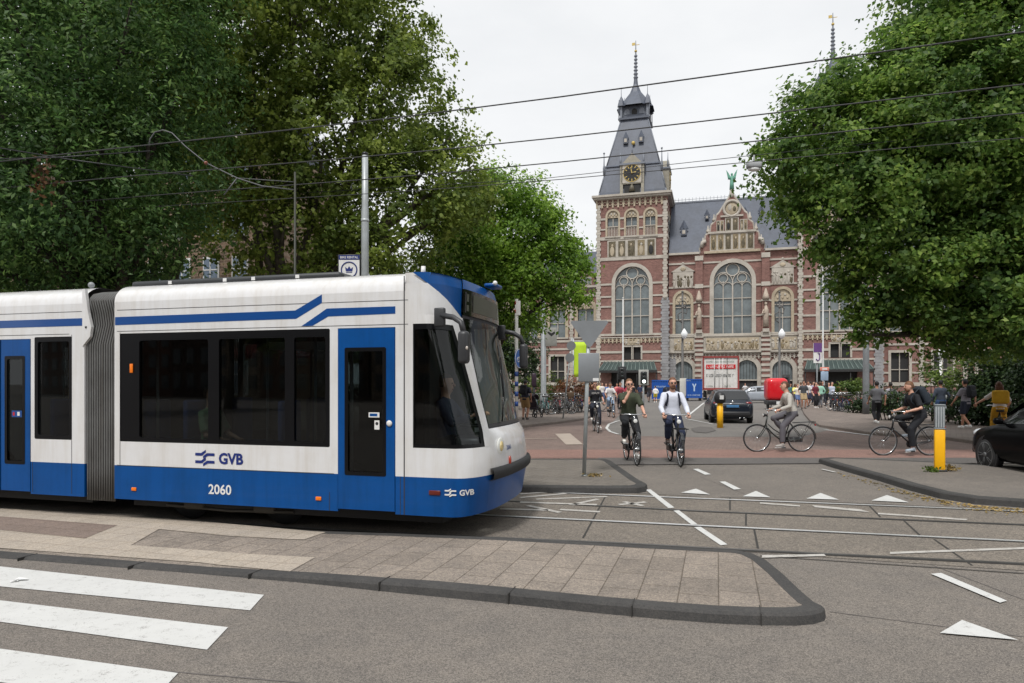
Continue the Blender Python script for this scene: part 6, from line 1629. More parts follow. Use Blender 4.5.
# blue containers, white board and trailer before the museum
m_cblue = mat('container_blue', srgb(18, 78, 160), .45, var=.08, dirt=.2)
def container(px0, px1, y0, y1, Y, label, seed):
    x0, x1 = at_px(px0, Y), at_px(px1, Y); z0, z1 = max(.12, zat(y1, Y)), zat(y0, Y); w_ = x1 - x0
    t = thing('container', label, 'container', ((x0 + x1) / 2, Y, 0), R(-12)); b = MB(); b.box((0, 1.2, (z0 + z1) / 2), (w_, 2.4, z1 - z0), 0)
    for k in range(int(w_ / .22)): b.box((-w_ / 2 + .11 + .22 * k, -.02, (z0 + z1) / 2), (.09, .06, (z1 - z0) * .86), 0)
    for z in (z0 + .06, z1 - .06): b.box((0, -.01, z), (w_, .1, .12), 0)
    for s_ in (-1, 1): b.box((s_ * w_ * .4, 1.2, z0 / 2), (.15, 2.2, z0), 1)
    b.build('shell', [m_cblue, M['black']], t)
    fn = lambda u, v, d=0: (u, -.06 - d, v); zc = (z0 + z1) / 2 + .1; b = MB()
    if seed == 1: b.poly([(-.2, zc + .36), (-.08, zc + .36), (0, zc + .1), (.08, zc + .36), (.2, zc + .36), (.06, zc), (.06, zc - .36), (-.06, zc - .36), (-.06, zc)], fn=fn); bars(b, -.6, .6, zc - .8, .14, fn, 0, 4); bars(b, -.8, -.3, zc + .6, .12, fn, 0, 5)
    else: b.poly([(.55, zc + .5), (.95, zc + .5), (.95, zc - .6), (.55, zc - .6)], fn=fn); bars(b, -.9, .3, zc + .1, .14, fn, 0, 6)
    b.build('emblem', mat('emblem_pale', srgb(176, 196, 218), .6), t)
container(652, 676, 380, 399, 64, 'blue container with a white panel, left of the bearded cyclist in the white shirt', 0)
container(686.5, 702, 379, 398, 65, 'blue container with a white Y-shaped emblem, right of the bearded cyclist', 1)
Y = 66.; t = thing('notice_board', 'tall blank cream board standing between the two blue containers', 'board', (at_px(683, Y), Y, 0)); b = MB(); b.box((0, 0, zat(387, Y)), (.62, .1, 1.7)); b.build('board', mat('cream_board', srgb(215, 210, 195), .6), t); b = MB(); b.box((0, .04, .4), (.08, .08, .8)); b.build('leg', m_steel, t)
Y = 70.; x0, x1 = at_px(703.5, Y), at_px(738, Y); z0, z1 = zat(389, Y), zat(357, Y); w_ = x1 - x0
t = thing('box_trailer', 'white box trailer with red frame and a red lettered band, parked before the museum', 'trailer', ((x0 + x1) / 2, Y, 0), R(-14)); m_rf = mat('red_frame', srgb(140, 62, 58), .5, dirt=.2)
b = MB(); b.box((0, 3, (z0 + z1) / 2), (w_, 6, z1 - z0), 0); b.build('box', [mat('trailer_white', srgb(208, 206, 202), .5, dirt=.2)], t)
b = MB()
for s_ in (-1, 1): b.box((s_ * (w_ / 2 - .05), -.04, (z0 + z1) / 2), (.16, .12, z1 - z0 + .1))
b.box((0, -.04, z1), (w_, .12, .2)); b.box((0, -.04, z0), (w_, .12, .22)); b.build('frame', m_rf, t)
fn = lambda u, v, d=0: (u, -.075 - d, v)
b = MB()
for u in (-.62, -.58, .62, .2, -.16): b.tube((u, -.06, z0 + .1), (u, -.06, z1 - .1), .03, n=6, mi=0 if u in (-.58, .62) else 1)
b.build('door_bar', [mat('bar_dark', srgb(60, 66, 62), .5), M['white']], t)
H_ = z1 - z0; b = MB(); b.box((0, -.05, z0 + H_ * .70), (w_ * .82, .03, H_ * .13), 0); bars(b, -w_ * .37, w_ * .38, z0 + H_ * .665, H_ * .07, fn, 1, 8); bars(b, -w_ * .4, w_ * .4, z0 + H_ * .39, H_ * .075, lambda u, v, d=0: (u, -.05, v), 2, 9); bars(b, -w_ * .4, w_ * .4, z0 + H_ * .83, H_ * .05, lambda u, v, d=0: (u, -.05, v), 3, 10); bars(b, -w_ * .4, -w_ * .2, z0 + H_ * .06, H_ * .05, lambda u, v, d=0: (u, -.05, v), 3, 12); bars(b, w_ * .1, w_ * .3, z0 + H_ * .06, H_ * .05, lambda u, v, d=0: (u, -.05, v), 3, 13)
b.build('lettering', [M['red'], M['white'], mat('letter_dark', srgb(70, 72, 74), .6), mat('letter_green', srgb(125, 140, 130), .6)], t)
wb = None
for s_ in (-1, 1):
    for y in (1., 5.):
        b = MB(); b.lathe([(.3, -.12), (.45, -.1), (.45, .1), (.3, .12)], (s_ * (w_ / 2 - .3), y, .45), 16, axis='X'); b.build('wheel', M['rubber'], t)
# parasol seen through the tram's side window
Y = 24.; t = thing('parasol', 'red parasol behind the tram, seen through its large side window', 'parasol', (at_px(266, Y), Y, 0)); zt = zat(338, Y)
b = MB(); b.grid([[(r * 1.9 * math.cos(R(45 * k)), r * 1.9 * math.sin(R(45 * k)), zt - .1 - r * .55) for k in range(8)] for r in (0.01, .5, 1)], 0, False, True); o = b.build('canopy', M['red'], t); q = o.modifiers.new('th', 'SOLIDIFY'); q.thickness = .01
b = MB(); b.tube((0, 0, 0), (0, 0, zt), .025); b.build('pole', M['white'], t)
# ================================================================== BICYCLES
def bike(label, loc, yaw, c, group=None, spokes=14, step=True, rack=True, lamp=True, basket=False, light=False):
    """origin on the ground under the rear hub, forward = +x"""
    t = thing('bicycle', label, 'bicycle', loc, yaw, group)
    fm = mat('bike_paint_%d_%d_%d' % tuple(int(255 * x) for x in c), c, .35, var=.08, coat=.3)
    Rw, WB = .345, 1.1; hz = .35
    def wheel(x, nm='wheel'):
        b = MB(); b.ring((0, 0, 0), Rw - .014, .017, 'Y', 36, 6, 0); w_ = b.build('wheel', M['rubber'], t, (x, 0, hz))
        b = MB(); b.ring((0, 0, 0), Rw - .036, .009, 'Y', 32, 5, 0); b.lathe([(.022, -.05), (.03, -.02), (.03, .02), (.022, .05)], (0, 0, 0), 10, axis='Y')
        for k in range(spokes): a = 2 * math.pi * k / spokes; b.tube((.02 * math.cos(a + .4), .02 * (-1) ** k, .02 * math.sin(a + .4)), ((Rw - .04) * math.cos(a), 0, (Rw - .04) * math.sin(a)), .0022, n=3)
        b.build('rim', M['chrome'], w_)
        return w_
    wheel(0); wheel(WB)
    b = MB(); bb = (.44, 0, .28); st = (.27, 0, .80); hd0 = (.885, 0, .66); hd1 = (.845, 0, .90)
    b.tube(bb, st, .017); b.tube(hd0, hd1, .021)
    if step: b.path([hd0, (.72, 0, .47), (.55, 0, .33), bb], .019, 8); b.path([(.875, 0, .74), (.7, 0, .58), (.5, 0, .45), (.385, 0, .42)], .014, 8)
    else: b.tube(hd0, bb, .02); b.tube((.86, 0, .83), (.29, 0, .76), .018)
    for s_ in (-1, 1):
        b.path([(bb[0], s_ * .03, bb[2]), (.2, s_ * .055, .31), (0, s_ * .06, hz)], .011, 6); b.path([(.28, s_ * .02, .72), (.14, s_ * .055, .54), (0, s_ * .06, hz)], .009, 6)
        b.path([(.885, s_ * .045, .66), (.92, s_ * .055, .57), (1.02, s_ * .055, .42), (WB, s_ * .055, hz)], .011, 6)
    b.box((.888, 0, .655), (.05, .1, .03)); b.build('frame', fm, t)
    b = MB()
    for cx, a0, a1 in ((0, 20, 185), (WB, 40, 165)):
        rows = []
        for k in range(15):
            a = R(a0 + (a1 - a0) * k / 14); rows.append([(cx + (Rw + .018) * math.cos(a), y, hz + (Rw + .018 - abs(y) * .25) * math.sin(a)) for y in (-.03, -.015, 0, .015, .03)])
        b.grid(rows)
    b.build('mudguard', fm, t)
    b = MB(); b.rbox((.23, 0, .93), (.27, .2, .07), .03, m=Matrix.Rotation(R(-4), 4, 'Y')); b.ball((.36, 0, .93), (.08, .035, .03)); b.tube(st, (.245, 0, .91), .013); b.build('saddle', mat('saddle_leather', (.025, .022, .02), .5), t)
    b = MB(); b.tube(hd1, (.835, 0, 1.03), .014); b.path([(.62, -.26, 1.03), (.72, -.25, 1.05), (.82, -.18, 1.06), (.85, 0, 1.05), (.82, .18, 1.06), (.72, .25, 1.05), (.62, .26, 1.03)], .012, 7); hb = b.build('handlebar', M['chrome'], t)
    b = MB()
    for s_ in (-1, 1): b.tube((.62, s_ * .26, 1.03), (.72, s_ * .252, 1.047), .018)
    b.build('grip', M['black'], hb)
    b = MB(); b.lathe([(.085, -.004), (.085, .004)], (bb[0], -.05, bb[2]), 18, axis='Y'); b.tube((bb[0], -.09, bb[2]), (bb[0], .09, bb[2]), .02)
    ca = R(-68)
    for s_ in (-1, 1):
        e_ = (bb[0] + s_ * .165 * math.cos(ca), s_ * .09, bb[2] + s_ * .165 * math.sin(ca)); b.tube((bb[0], s_ * .08, bb[2]), e_, .011); b.rbox((e_[0], e_[1] + s_ * .06, e_[2]), (.09, .1, .025), .008)
    b.build('crank', M['darkmetal'], t)
    if step: b = MB(); b.rbox((.23, -.06, .31), (.58, .025, .13), .012); b.build('chain_case', M['black'], t)
    else: b = MB(); b.path([(bb[0], -.05, bb[2] + .085), (0, -.05, hz + .04)], .006, 4); b.path([(bb[0], -.05, bb[2] - .085), (0, -.05, hz - .04)], .006, 4); b.build('chain', M['darkmetal'], t)
    if rack:
        b = MB()
        for y in (-.06, -.02, .02, .06): b.path([(.2, y, .73), (-.32, y, .76)], .007, 5)
        for s_ in (-1, 1): b.tube((-.25, s_ * .065, .755), (0, s_ * .065, hz), .006, n=5)
        b.box((-.32, 0, .755), (.02, .15, .02)); b.build('rear_rack', M['darkmetal'], t)
        b = MB(); b.rbox((-.345, 0, .68), (.03, .06, .04), .01); b.build('tail_light', M['red'], t)
    if lamp:
        b = MB(); b.lathe([(.02, -.06), (.045, 0), (.05, .03)], (.92, 0, .92), 12, axis='X'); hl = b.build('headlamp', M['chrome'] if light else M['black'], t)
        b = MB(); b.ball((.952, 0, .92), (.01, .042, .042)); b.build('lens', mat('bike_lens', (.7, .7, .68), .15), hl)
    if basket:
        b = MB(); b.rbox((1.03, 0, 1.0), (.3, .42, .28), .03); b.build('crate', mat('crate_brown', (.09, .055, .03), .8, var=.3), t)
    return t

# ================================================================== PEOPLE
SKIN = [mat('skin_light', srgb(205, 158, 136), .5, var=.06), mat('skin_tan', srgb(178, 128, 104), .5, var=.06), mat('skin_brown', srgb(112, 76, 58), .5, var=.06)]
m_eye = mat('eye_dark', (.02, .018, .016), .3); m_lip = mat('lip', srgb(150, 85, 78), .5)
def cloth(c, nm=None): return mat(nm or 'cloth_%d_%d_%d' % c, srgb(*c), .85, var=.12, vscale=6, bump=.3, bscale=16)
def ik(a, b_, l1, l2, hint):
    a, b_ = Vector(a), Vector(b_); d = b_ - a; L_ = min(d.length, (l1 + l2) * .995)
    d.normalize(); x = (l1 * l1 - l2 * l2 + L_ * L_) / (2 * L_); h = math.sqrt(max(0, l1 * l1 - x * x))
    n = Vector(hint) - d * Vector(hint).dot(d); n.normalize()
    return a + d * x + n * h, a + d * L_
def fuse(mb, vox, name, mats, parent, extra=None, smooth=3):
    """melt overlapping volumes into one continuous skin"""
    o = mb.build(name, mats[0])
    r = o.modifiers.new('r', 'REMESH'); r.mode = 'VOXEL'; r.voxel_size = vox; r.use_smooth_shade = True
    s_ = o.modifiers.new('s', 'SMOOTH'); s_.iterations = smooth; s_.factor = .5
    bpy.context.view_layer.update()
    me = bpy.data.meshes.new_from_object(o.evaluated_get(bpy.context.evaluated_depsgraph_get()))
    old = o.data; o.modifiers.clear(); o.data = me; bpy.data.meshes.remove(old); me.name = name
    me.materials.clear()
    for m in mats: me.materials.append(m)
    if extra is not None and extra.v:
        bm = bmesh.new(); bm.from_mesh(me)
        vs_ = [bm.verts.new(p) for p in extra.v]
        for f, mi, sm in zip(extra.f, extra.mi, extra.sm):
            try: q = bm.faces.new([vs_[i] for i in f])
            except ValueError: continue
            q.material_index = mi; q.smooth = sm
        bm.to_mesh(me); bm.free()
    o.name = name; o.parent = parent
    return o
def person(label, loc, yaw, h=1.75, top=(60, 60, 60), legs=(30, 30, 35), shoes=(220, 220, 215), hair=(60, 42, 30), skin=0, pose='stand', sleeve='short', leg='long', female=False, longhair=False, beard=False, glasses=None, detail=2, bike=None, hands=None, phase=0., look=0., group=None, lean=None, cap=None, dress=False, name='person', crank=R(-68), xtr=None, bald=False):
    t = thing(name, label, 'person', loc, yaw, group)
    k = h / 1.75; vox = (.016, .026, .04)[2 - detail]; sk = SKIN[skin]
    sw = (.185 if female else .205) * k; hw = .095 * k
    Lt, Ls, La, Lf = .43 * k, .43 * k, .29 * k, .26 * k
    if pose == 'sit':
        pel = Vector((0, 0, .56)); ln = R(-3)
    elif pose == 'cycle':
        pel = Vector((.23, 0, 1.0)); ln = R(12) if lean is None else lean
    else:
        pel = Vector((0, 0, .93 * k)); ln = R(3) if lean is None else lean
    up = Vector((math.sin(ln), 0, math.cos(ln))); fw = Vector((math.cos(ln), 0, -math.sin(ln)))
    waist = pel + up * .17 * k; chest = pel + up * .36 * k; neck = pel + up * .515 * k
    lk = R(look); hup = (up + Vector((0, 0, 1.2))).normalized()
    head = neck + hup * .155 * k + fw * .02
    hf = Vector((math.cos(lk), math.sin(lk), 0))                  # where the face points
    feet, hnd = [], []
    if pose == 'cycle':
        bb = Vector((.44, 0, .28))
        for s_ in (-1, 1): feet.append(bb + Vector((s_ * .165 * math.cos(crank), s_ * .13, s_ * .165 * math.sin(crank) + .085)))
        hnd = [Vector((.64, -.26, 1.065)), Vector((.64, .26, 1.065))]
    elif pose == 'sit':
        feet = [Vector((.44, s_ * .1, .085)) for s_ in (-1, 1)]; hnd = [Vector((.3, s_ * .12, .66)) for s_ in (-1, 1)]
    else:
        st = {'stand': 0., 'walk': .23}[pose] * k
        ph = math.sin(phase) if pose == 'walk' else .15
        feet = [Vector((st * ph, -.09 * k, .085 + (.06 if ph < -.3 and pose == 'walk' else 0))), Vector((-st * ph, .09 * k, .085 + (.06 if ph > .3 and pose == 'walk' else 0)))]
        hnd = [neck + Vector((-.22 * ph + .06, -sw - .06, -.57 * k)), neck + Vector((.22 * ph + .06, sw + .06, -.57 * k))]
    if hands:
        for i in (0, 1):
            if hands[i] is not None: hnd[i] = Vector(hands[i])
    sh = [neck + up * -.085 * k + Vector((0, s_ * sw * .84, 0)) for s_ in (-1, 1)]
    hp = [pel + Vector((0, s_ * hw, -.03 * k)) for s_ in (-1, 1)]
    kn, an, el, wr = [], [], [], []
    for i, s_ in enumerate((-1, 1)):
        a, e_ = ik(hp[i], feet[i], Lt, Ls, (1, .12 * s_, .1)); kn.append(a); an.append(e_)
        a, e_ = ik(sh[i], hnd[i], La, Lf, (-.45, .5 * s_, -.75)); el.append(a); wr.append(e_)
    # ------- the body: one continuous mesh
    b = MB(); f_ = .94 if female else 1.
    b.path([pel - up * .1 * k, pel, waist, chest, neck - up * .09 * k, neck - up * .045 * k, neck], [.125 * k, .158 * k, .138 * k * f_, .165 * k * f_, .158 * k * f_, .115 * k * f_, .058 * k], 14, sq=(.66, 1))
    b.path([neck - up * .05, neck + hup * .06, head - hup * .03], [.066 * k, .054 * k, .055 * k], 10)
    rot = Matrix.Rotation(lk, 3, 'Z')
    b.ball(head + hup * .01, (.095 * k, .075 * k, .118 * k), 0, 16, 12, rot); b.ball(head + hf * .03 - hup * .055 * k, (.062 * k, .055 * k, .06 * k), 0, 12, 8, rot)
    for i, s_ in enumerate((-1, 1)):
        b.ball(sh[i], .054 * k); b.path([sh[i], sh[i].lerp(el[i], .4), el[i], el[i].lerp(wr[i], .35), wr[i]], [.05 * k, .046 * k, .037 * k, .039 * k, .026 * k], 10); b.ball(el[i], .039 * k, 0, 8, 6)
        b.path([hp[i], hp[i].lerp(kn[i], .3), kn[i], kn[i].lerp(an[i], .3), an[i]], [.088 * k, .084 * k, .056 * k, .058 * k, .038 * k], 10); b.ball(kn[i], .056 * k, 0, 8, 6); b.ball(hp[i], .09 * k, 0, 10, 8)
        fd = Vector((1, .12 * s_, -.12 if pose == 'cycle' else 0)).normalized(); b.path([an[i] - Vector((.03, 0, .04)), an[i] + fd * .06 - Vector((0, 0, .045)), an[i] + fd * .15 - Vector((0, 0, .06))], [.035, .036, .026], 8)
        d = (wr[i] - el[i]).normalized(); b.ball(wr[i] + d * .045 * k, (.045 * k, .03 * k, .04 * k), 0, 8, 6)
    x = MB()
    if detail:
        for i, s_ in enumerate((-1, 1)):                                # four curled fingers and a thumb
            d = (wr[i] - el[i]).normalized(); c = wr[i] + d * .075 * k; sd = Vector((0, 0, 1)).cross(d)
            sd = sd.normalized() if sd.length > .1 else Vector((0, 1, 0)); dn = d.cross(sd).normalized()
            if dn.z > 0: dn = -dn
            for q, ln_ in zip((-1.5, -.5, .5, 1.5), (.058, .068, .064, .05)):
                p0 = c + sd * q * .019 * k; x.path([p0 - d * .02, p0 + d * ln_ * .45, p0 + d * ln_ * .7 + dn * .025, p0 + d * ln_ * .55 + dn * .045], [.0095, .009, .0085, .007], 6)
            p0 = wr[i] + d * .035 * k - sd * s_ * .03 * k; x.path([p0, p0 + d * .03 - sd * s_ * .02, p0 + d * .055 - sd * s_ * .012 + dn * .015], [.011, .0105, .008], 6)
        sd = Vector((-hf.y, hf.x, 0))
        x.ball(head + hf * .1 * k - hup * .012 * k, (.016, .011, .022), 0, 8, 6, rot)
        for s_ in (-1, 1):
            x.ball(head + hf * .088 * k + sd * s_ * .03 * k + hup * .014 * k, (.007, .012, .008), 1, 8, 6, rot); x.ball(head + sd * s_ * .078 * k - hup * .005, (.016, .009, .028), 0, 8, 6, rot)
        x.ball(head + hf * .086 * k - hup * .058 * k, (.008, .022, .008), 2, 8, 6, rot)
    fuse(b, vox, 'body', [sk, m_eye, m_lip], t, x)
    # ------- clothes
    b = MB(); g = .016 * k
    if dress or female and leg == 'skirt': pass
    b.path([pel - up * (.05 if pose == 'cycle' else .09) * k, pel + up * .03, waist, chest, neck - up * .095 * k, neck - up * .05 * k, neck - up * .01], [.16 * k + g, .165 * k + g, .145 * k * f_ + g, .172 * k * f_ + g, .165 * k * f_ + g, .125 * k * f_ + g, .066 * k], 14, sq=(.68, 1))
    for i in (0, 1):
        b.ball(sh[i], .056 * k + g * .5); b.path([sh[i] - up * .01, neck - up * .02 * k], [.05 * k + g * .5, .052 * k], 8)
        if sleeve == 'long': b.path([sh[i], sh[i].lerp(el[i], .4), el[i], el[i].lerp(wr[i], .5), wr[i] - (wr[i] - el[i]) * .08], [.052 * k + g * .7, .049 * k + g * .8, .042 * k + g * .8, .039 * k + g * .8, .031 * k + g * .8], 10); b.ball(el[i], .042 * k + g * .8)
        elif sleeve == 'short': b.path([sh[i], sh[i].lerp(el[i], .45), sh[i].lerp(el[i], .85)], [.052 * k + g * .7, .052 * k + g * .8, .052 * k + g], 10)
    tp = top if isinstance(top, bpy.types.Material) else cloth(top)
    fuse(b, vox, 'shirt' if sleeve != 'long' else 'sweater', [tp], t)
    b = MB(); end = {'long': .96, 'short': .0, 'knee': .0}[leg]
    b.path([pel + up * .07 * k, pel, pel - up * .11 * k], [.15 * k + g * .6, .163 * k + g, .13 * k], 14, sq=(.72, 1))
    for i in (0, 1):
        b.ball(hp[i], .093 * k + g * .7, 0, 10, 8)
        if leg == 'long': b.path([hp[i], hp[i].lerp(kn[i], .35), kn[i], kn[i].lerp(an[i], .35), kn[i].lerp(an[i], .93)], [.094 * k + g * .6, .088 * k + g * .7, .064 * k + g, .062 * k + g, .05 * k + g * .8], 10); b.ball(kn[i], .064 * k + g, 0, 8, 6)
        else: b.path([hp[i], hp[i].lerp(kn[i], .5), hp[i].lerp(kn[i], .92)], [.096 * k + g * .7, .092 * k + g, .085 * k + g], 10)
    fuse(b, vox, 'trousers' if leg == 'long' else 'shorts', [legs if isinstance(legs, bpy.types.Material) else cloth(legs)], t)
    sm_ = mat('shoe_%d_%d_%d' % shoes, srgb(*shoes), .6)
    for i, s_ in enumerate((-1, 1)):
        fd = Vector((1, .12 * s_, -.12 if pose == 'cycle' else 0)).normalized(); up_ = Vector((0, 0, 1)); b = MB()
        a = an[i] - Vector((0, 0, .045)); b.path([a - fd * .055, a - fd * .02, a + fd * .07, a + fd * .15, a + fd * .185], [.03, .046, .044, .04, .02], 10, sq=(.85, 1)); b.path([a - fd * .06 - up_ * .03, a + fd * .06 - up_ * .032, a + fd * .185 - up_ * .032], [.036, .042, .03], 8, 1, sq=(.25, 1)); b.path([a, an[i] + Vector((0, 0, .01))], [.046, .042], 10)
        b.build('shoe', [sm_, M['white'] if sum(shoes) > 300 else M['black']], t)
    hm = mat('hair_%d_%d_%d' % hair, srgb(*hair), .65, var=.25, vscale=30)
    if not bald:
        b = MB(); hb = head - hf * .014 + hup * .022 * k; rows = []
        b.ball(hb, (.103 * k, .084 * k, .112 * k), 0, 16, 12, rot)
        # keep the cap above the brow and behind the ears
        V = []; keep = []
        for p in b.v:
            q = Vector(p) - head; fx = q.dot(hf); uz = q.dot(hup); keep.append((uz > .055 * k) or (fx < .02 * k and uz > -.055 * k))
        F = [f for f in b.f if all(keep[i] for i in f)]; b.f = F; b.mi = [0] * len(F); b.sm = [True] * len(F)
        if longhair:
            for a in np.linspace(-1, 1, 7): p0 = head - hf * .06 * k + Vector((-hf.y, hf.x, 0)) * a * .07 * k; b.path([p0 + hup * .03, p0 - hup * .08 - hf * .035, p0 - hup * .2 * k - hf * .03, p0 - hup * .3 * k - hf * .02], [.03, .036, .032, .012], 8)
        b.build('hair', hm, t)
    if beard:
        b = MB(); b.ball(head + hf * .043 * k - hup * .075 * k, (.056 * k, .062 * k, .05 * k), 0, 12, 8, rot); b.path([head + hf * .094 * k - hup * .043 * k + Vector((-hf.y, hf.x, 0)) * s * .03 for s in (-1, 0, 1)], .012, 6); b.build('beard', hm, t)
    if glasses:
        b = MB(); sd = Vector((-hf.y, hf.x, 0))
        for s_ in (-1, 1): b.ball(head + hf * .1 * k + sd * s_ * .034 * k + hup * .012 * k, (.005, .026, .02), 0, 10, 6, rot); b.tube(head + hf * .09 * k + sd * s_ * .062 * k + hup * .015, head + sd * s_ * .08 * k + hup * .015, .004, n=4)
        b.tube(head + hf * .1 * k - sd * .01 + hup * .018, head + hf * .1 * k + sd * .01 + hup * .018, .004, n=4); b.build('sunglasses' if glasses == 'sun' else 'glasses', M['black'], t)
    t['_nk'] = 0; del t['_nk']
    return t, dict(pel=pel, chest=chest, neck=neck, up=up, fw=fw, head=head, sh=sh, sw=sw, k=k, wr=wr, waist=waist)
def local_to_world(loc, yaw, p):
    c, s_ = math.cos(yaw), math.sin(yaw); return Vector((loc[0] + p.x * c - p.y * s_, loc[1] + p.x * s_ + p.y * c, loc[2] + p.z))
def backpack(J, loc, yaw, label, c, front_straps=True):
    k = J['k']; p = J['chest'] - J['fw'] * .215 * k
    t = thing('backpack', label, 'backpack', tuple(local_to_world(loc, yaw, Vector((0, 0, 0)))), yaw)
    ln = math.atan2(J['up'].x, J['up'].z); mm = Matrix.Rotation(ln, 4, 'Y'); m_ = cloth(c)
    b = MB(); b.rbox(p, (.17 * k, .31 * k, .44 * k), .07, 0, 3, mm); b.rbox(p - J['fw'] * .09 - J['up'] * .07, (.07, .24 * k, .22 * k), .03, 0, 3, mm); b.build('bag', m_, t)
    for s_ in (-1, 1):
        b = MB(); y = s_ * .105 * k; b.path([p + Vector((0, y, 0)) + J['up'] * .2 * k + J['fw'] * .06, J['neck'] + Vector((0, y, 0)) - J['up'] * .015 * k, J['neck'] + Vector((0, y * 1.05, 0)) - J['up'] * .08 * k + J['fw'] * .1 * k, J['chest'] + Vector((0, y * 1.15, 0)) + J['fw'] * .135 * k, J['waist'] + Vector((0, y * 1.35, 0)) + J['fw'] * .09 * k + J['up'] * .06, p + Vector((0, y * 1.3, 0)) - J['up'] * .15 * k + J['fw'] * .08], .021 * k, 7, sq=(.35, 1)); b.build('strap', m_, t)
    return t

# ------- the cyclists in the foreground
def cyc(fx, fy, yaw, Y=None):
    """rear-hub position for a bicycle whose front tyre touches the ground at this image point"""
    X, Y = G(fx, fy); return (X - 1.1 * math.cos(yaw), Y - 1.1 * math.sin(yaw), 0)
yaw = R(-88); loc = cyc(637, 465.8, yaw)
bike('black town bicycle under the man in the olive T-shirt', loc, yaw, (.015, .016, .018), light=True)
_, J = person('man in olive T-shirt and dark jeans cycling one-handed, other hand over his mouth', loc, yaw, 1.80, (58, 64, 48), (30, 32, 36), (225, 222, 215), (110, 78, 52), 0, 'cycle', glasses='sun', hands=((.57, -.035, 1.545), None), lean=R(6), crank=R(-75))
yaw = R(-92); loc = cyc(680.5, 467.2, yaw)
bike('black town bicycle with front rack under the bearded man in the white shirt', loc, yaw, (.018, .02, .024), light=True)
shirt = mat('white_shirt_cloth', srgb(206, 210, 222), .8, var=.06, vscale=8, bump=.4, bscale=12)
_, J = person('bearded man in white shirt and navy trousers cycling toward the viewer', loc, yaw, 1.86, shirt, (34, 42, 66), (60, 50, 46), (105, 70, 50), 0, 'cycle', 'long', beard=True, glasses='clear', lean=R(4), crank=R(-80))
backpack(J, loc, yaw, 'dark backpack worn by the bearded man in the white shirt', (28, 32, 48))
b = MB(); 
for y in (-.12, -.04, .04, .12): b.tube((.98, y, .78), (1.22, y, .78), .008, n=5)
b.box((1.22, 0, .785), (.015, .28, .02)); b.box((.98, 0, .785), (.015, .28, .02)); b.tube((1.2, .1, .78), (1.1, .06, .36), .006, n=5); b.tube((1.2, -.1, .78), (1.1, -.06, .36), .006, n=5)
o = b.build('front_rack', M['darkmetal'], bpy.data.objects['bicycle.001'])
yaw = R(-90); loc = cyc(598, 433.3, yaw)
bike('dark bicycle under the woman in the black lettered T-shirt', loc, yaw, (.02, .02, .03), spokes=10)
_, J = person('cycling woman in black T-shirt with white chest lettering, left of the olive T-shirt man', loc, yaw, 1.72, (24, 25, 32), (30, 34, 48), (225, 220, 215), (96, 62, 46), 0, 'cycle', female=True, glasses='sun', detail=1, lean=R(7))
b = MB(); P = bpy.data.objects['person.002']; fn = lambda u, v, d=0: tuple(J['chest'] + J['fw'] * .148 * J['k'] + Vector((0, -u, 0)) * -1 + J['up'] * v); bars(b, -.13, .13, .0, .06, fn, 0, 3); b.build('shirt_print', M['white'], P)
yaw = R(180); X0, Y0 = G(757, 452.2); loc = (X0 + 1.1, Y0, 0)
bike('slender dark green step-through bicycle crossing leftward under the rider in pale grey', loc, yaw, (.025, .03, .028), spokes=16)
_, J = person('rider in pale grey sweater and grey trousers cycling left past the red delivery box', loc, yaw, 1.74, (178, 174, 166), (92, 90, 96), (150, 146, 142), (92, 64, 46), 0, 'cycle', 'long', lean=R(17), crank=R(-60), female=True)
yaw = R(180); X0, Y0 = G(883, 456); loc = (X0 + 1.1, Y0, 0)
bike('black sporty bicycle with straight frame crossing leftward under the black T-shirt man', loc, yaw, (.014, .015, .017), spokes=16, step=False, rack=True)
_, J = person('ginger bearded man in black T-shirt and black jeans cycling left behind the tall bollard', loc, yaw, 1.80, (26, 28, 34), (24, 26, 32), (150, 160, 170), (112, 78, 54), 0, 'cycle', beard=True, lean=R(24), crank=R(-78))
backpack(J, loc, yaw, 'dark blue-grey backpack worn by the ginger bearded cyclist', (40, 48, 58))
yaw = R(-86); loc = cyc(613.5, 418, yaw)
bike('bicycle of the distant woman in the white top', loc, yaw, (.03, .03, .035), spokes=8)
person('distant woman in white top and pale jeans cycling behind the olive T-shirt man', loc, yaw, 1.7, (214, 210, 210), (140, 160, 185), (190, 150, 120), (60, 44, 36), 1, 'cycle', female=True, detail=1)
yaw = R(-88); loc = cyc(623, 414.5, yaw)
bike('bicycle of the distant rider in the dark red top', loc, yaw, (.04, .03, .03), spokes=8)
person('distant rider in dark red top and navy trousers half hidden by the olive T-shirt man', loc, yaw, 1.72, (150, 58, 72), (38, 46, 66), (60, 50, 50), (92, 66, 48), 0, 'cycle', female=True, detail=1)
yaw = R(62); loc = (at_px(1001, 19.5), 19.5, 0)
bike('bicycle of the woman in mustard trousers, mostly hidden by the black car', loc, yaw, (.02, .02, .022), spokes=10)
_, J = person('woman in white T-shirt and mustard trousers with long auburn hair riding away', loc, yaw, 1.72, (205, 200, 198), (190, 140, 30), (60, 50, 45), (92, 56, 38), 0, 'cycle', female=True, longhair=True, lean=R(14), hands=(None, (.62, .5, 1.12)))
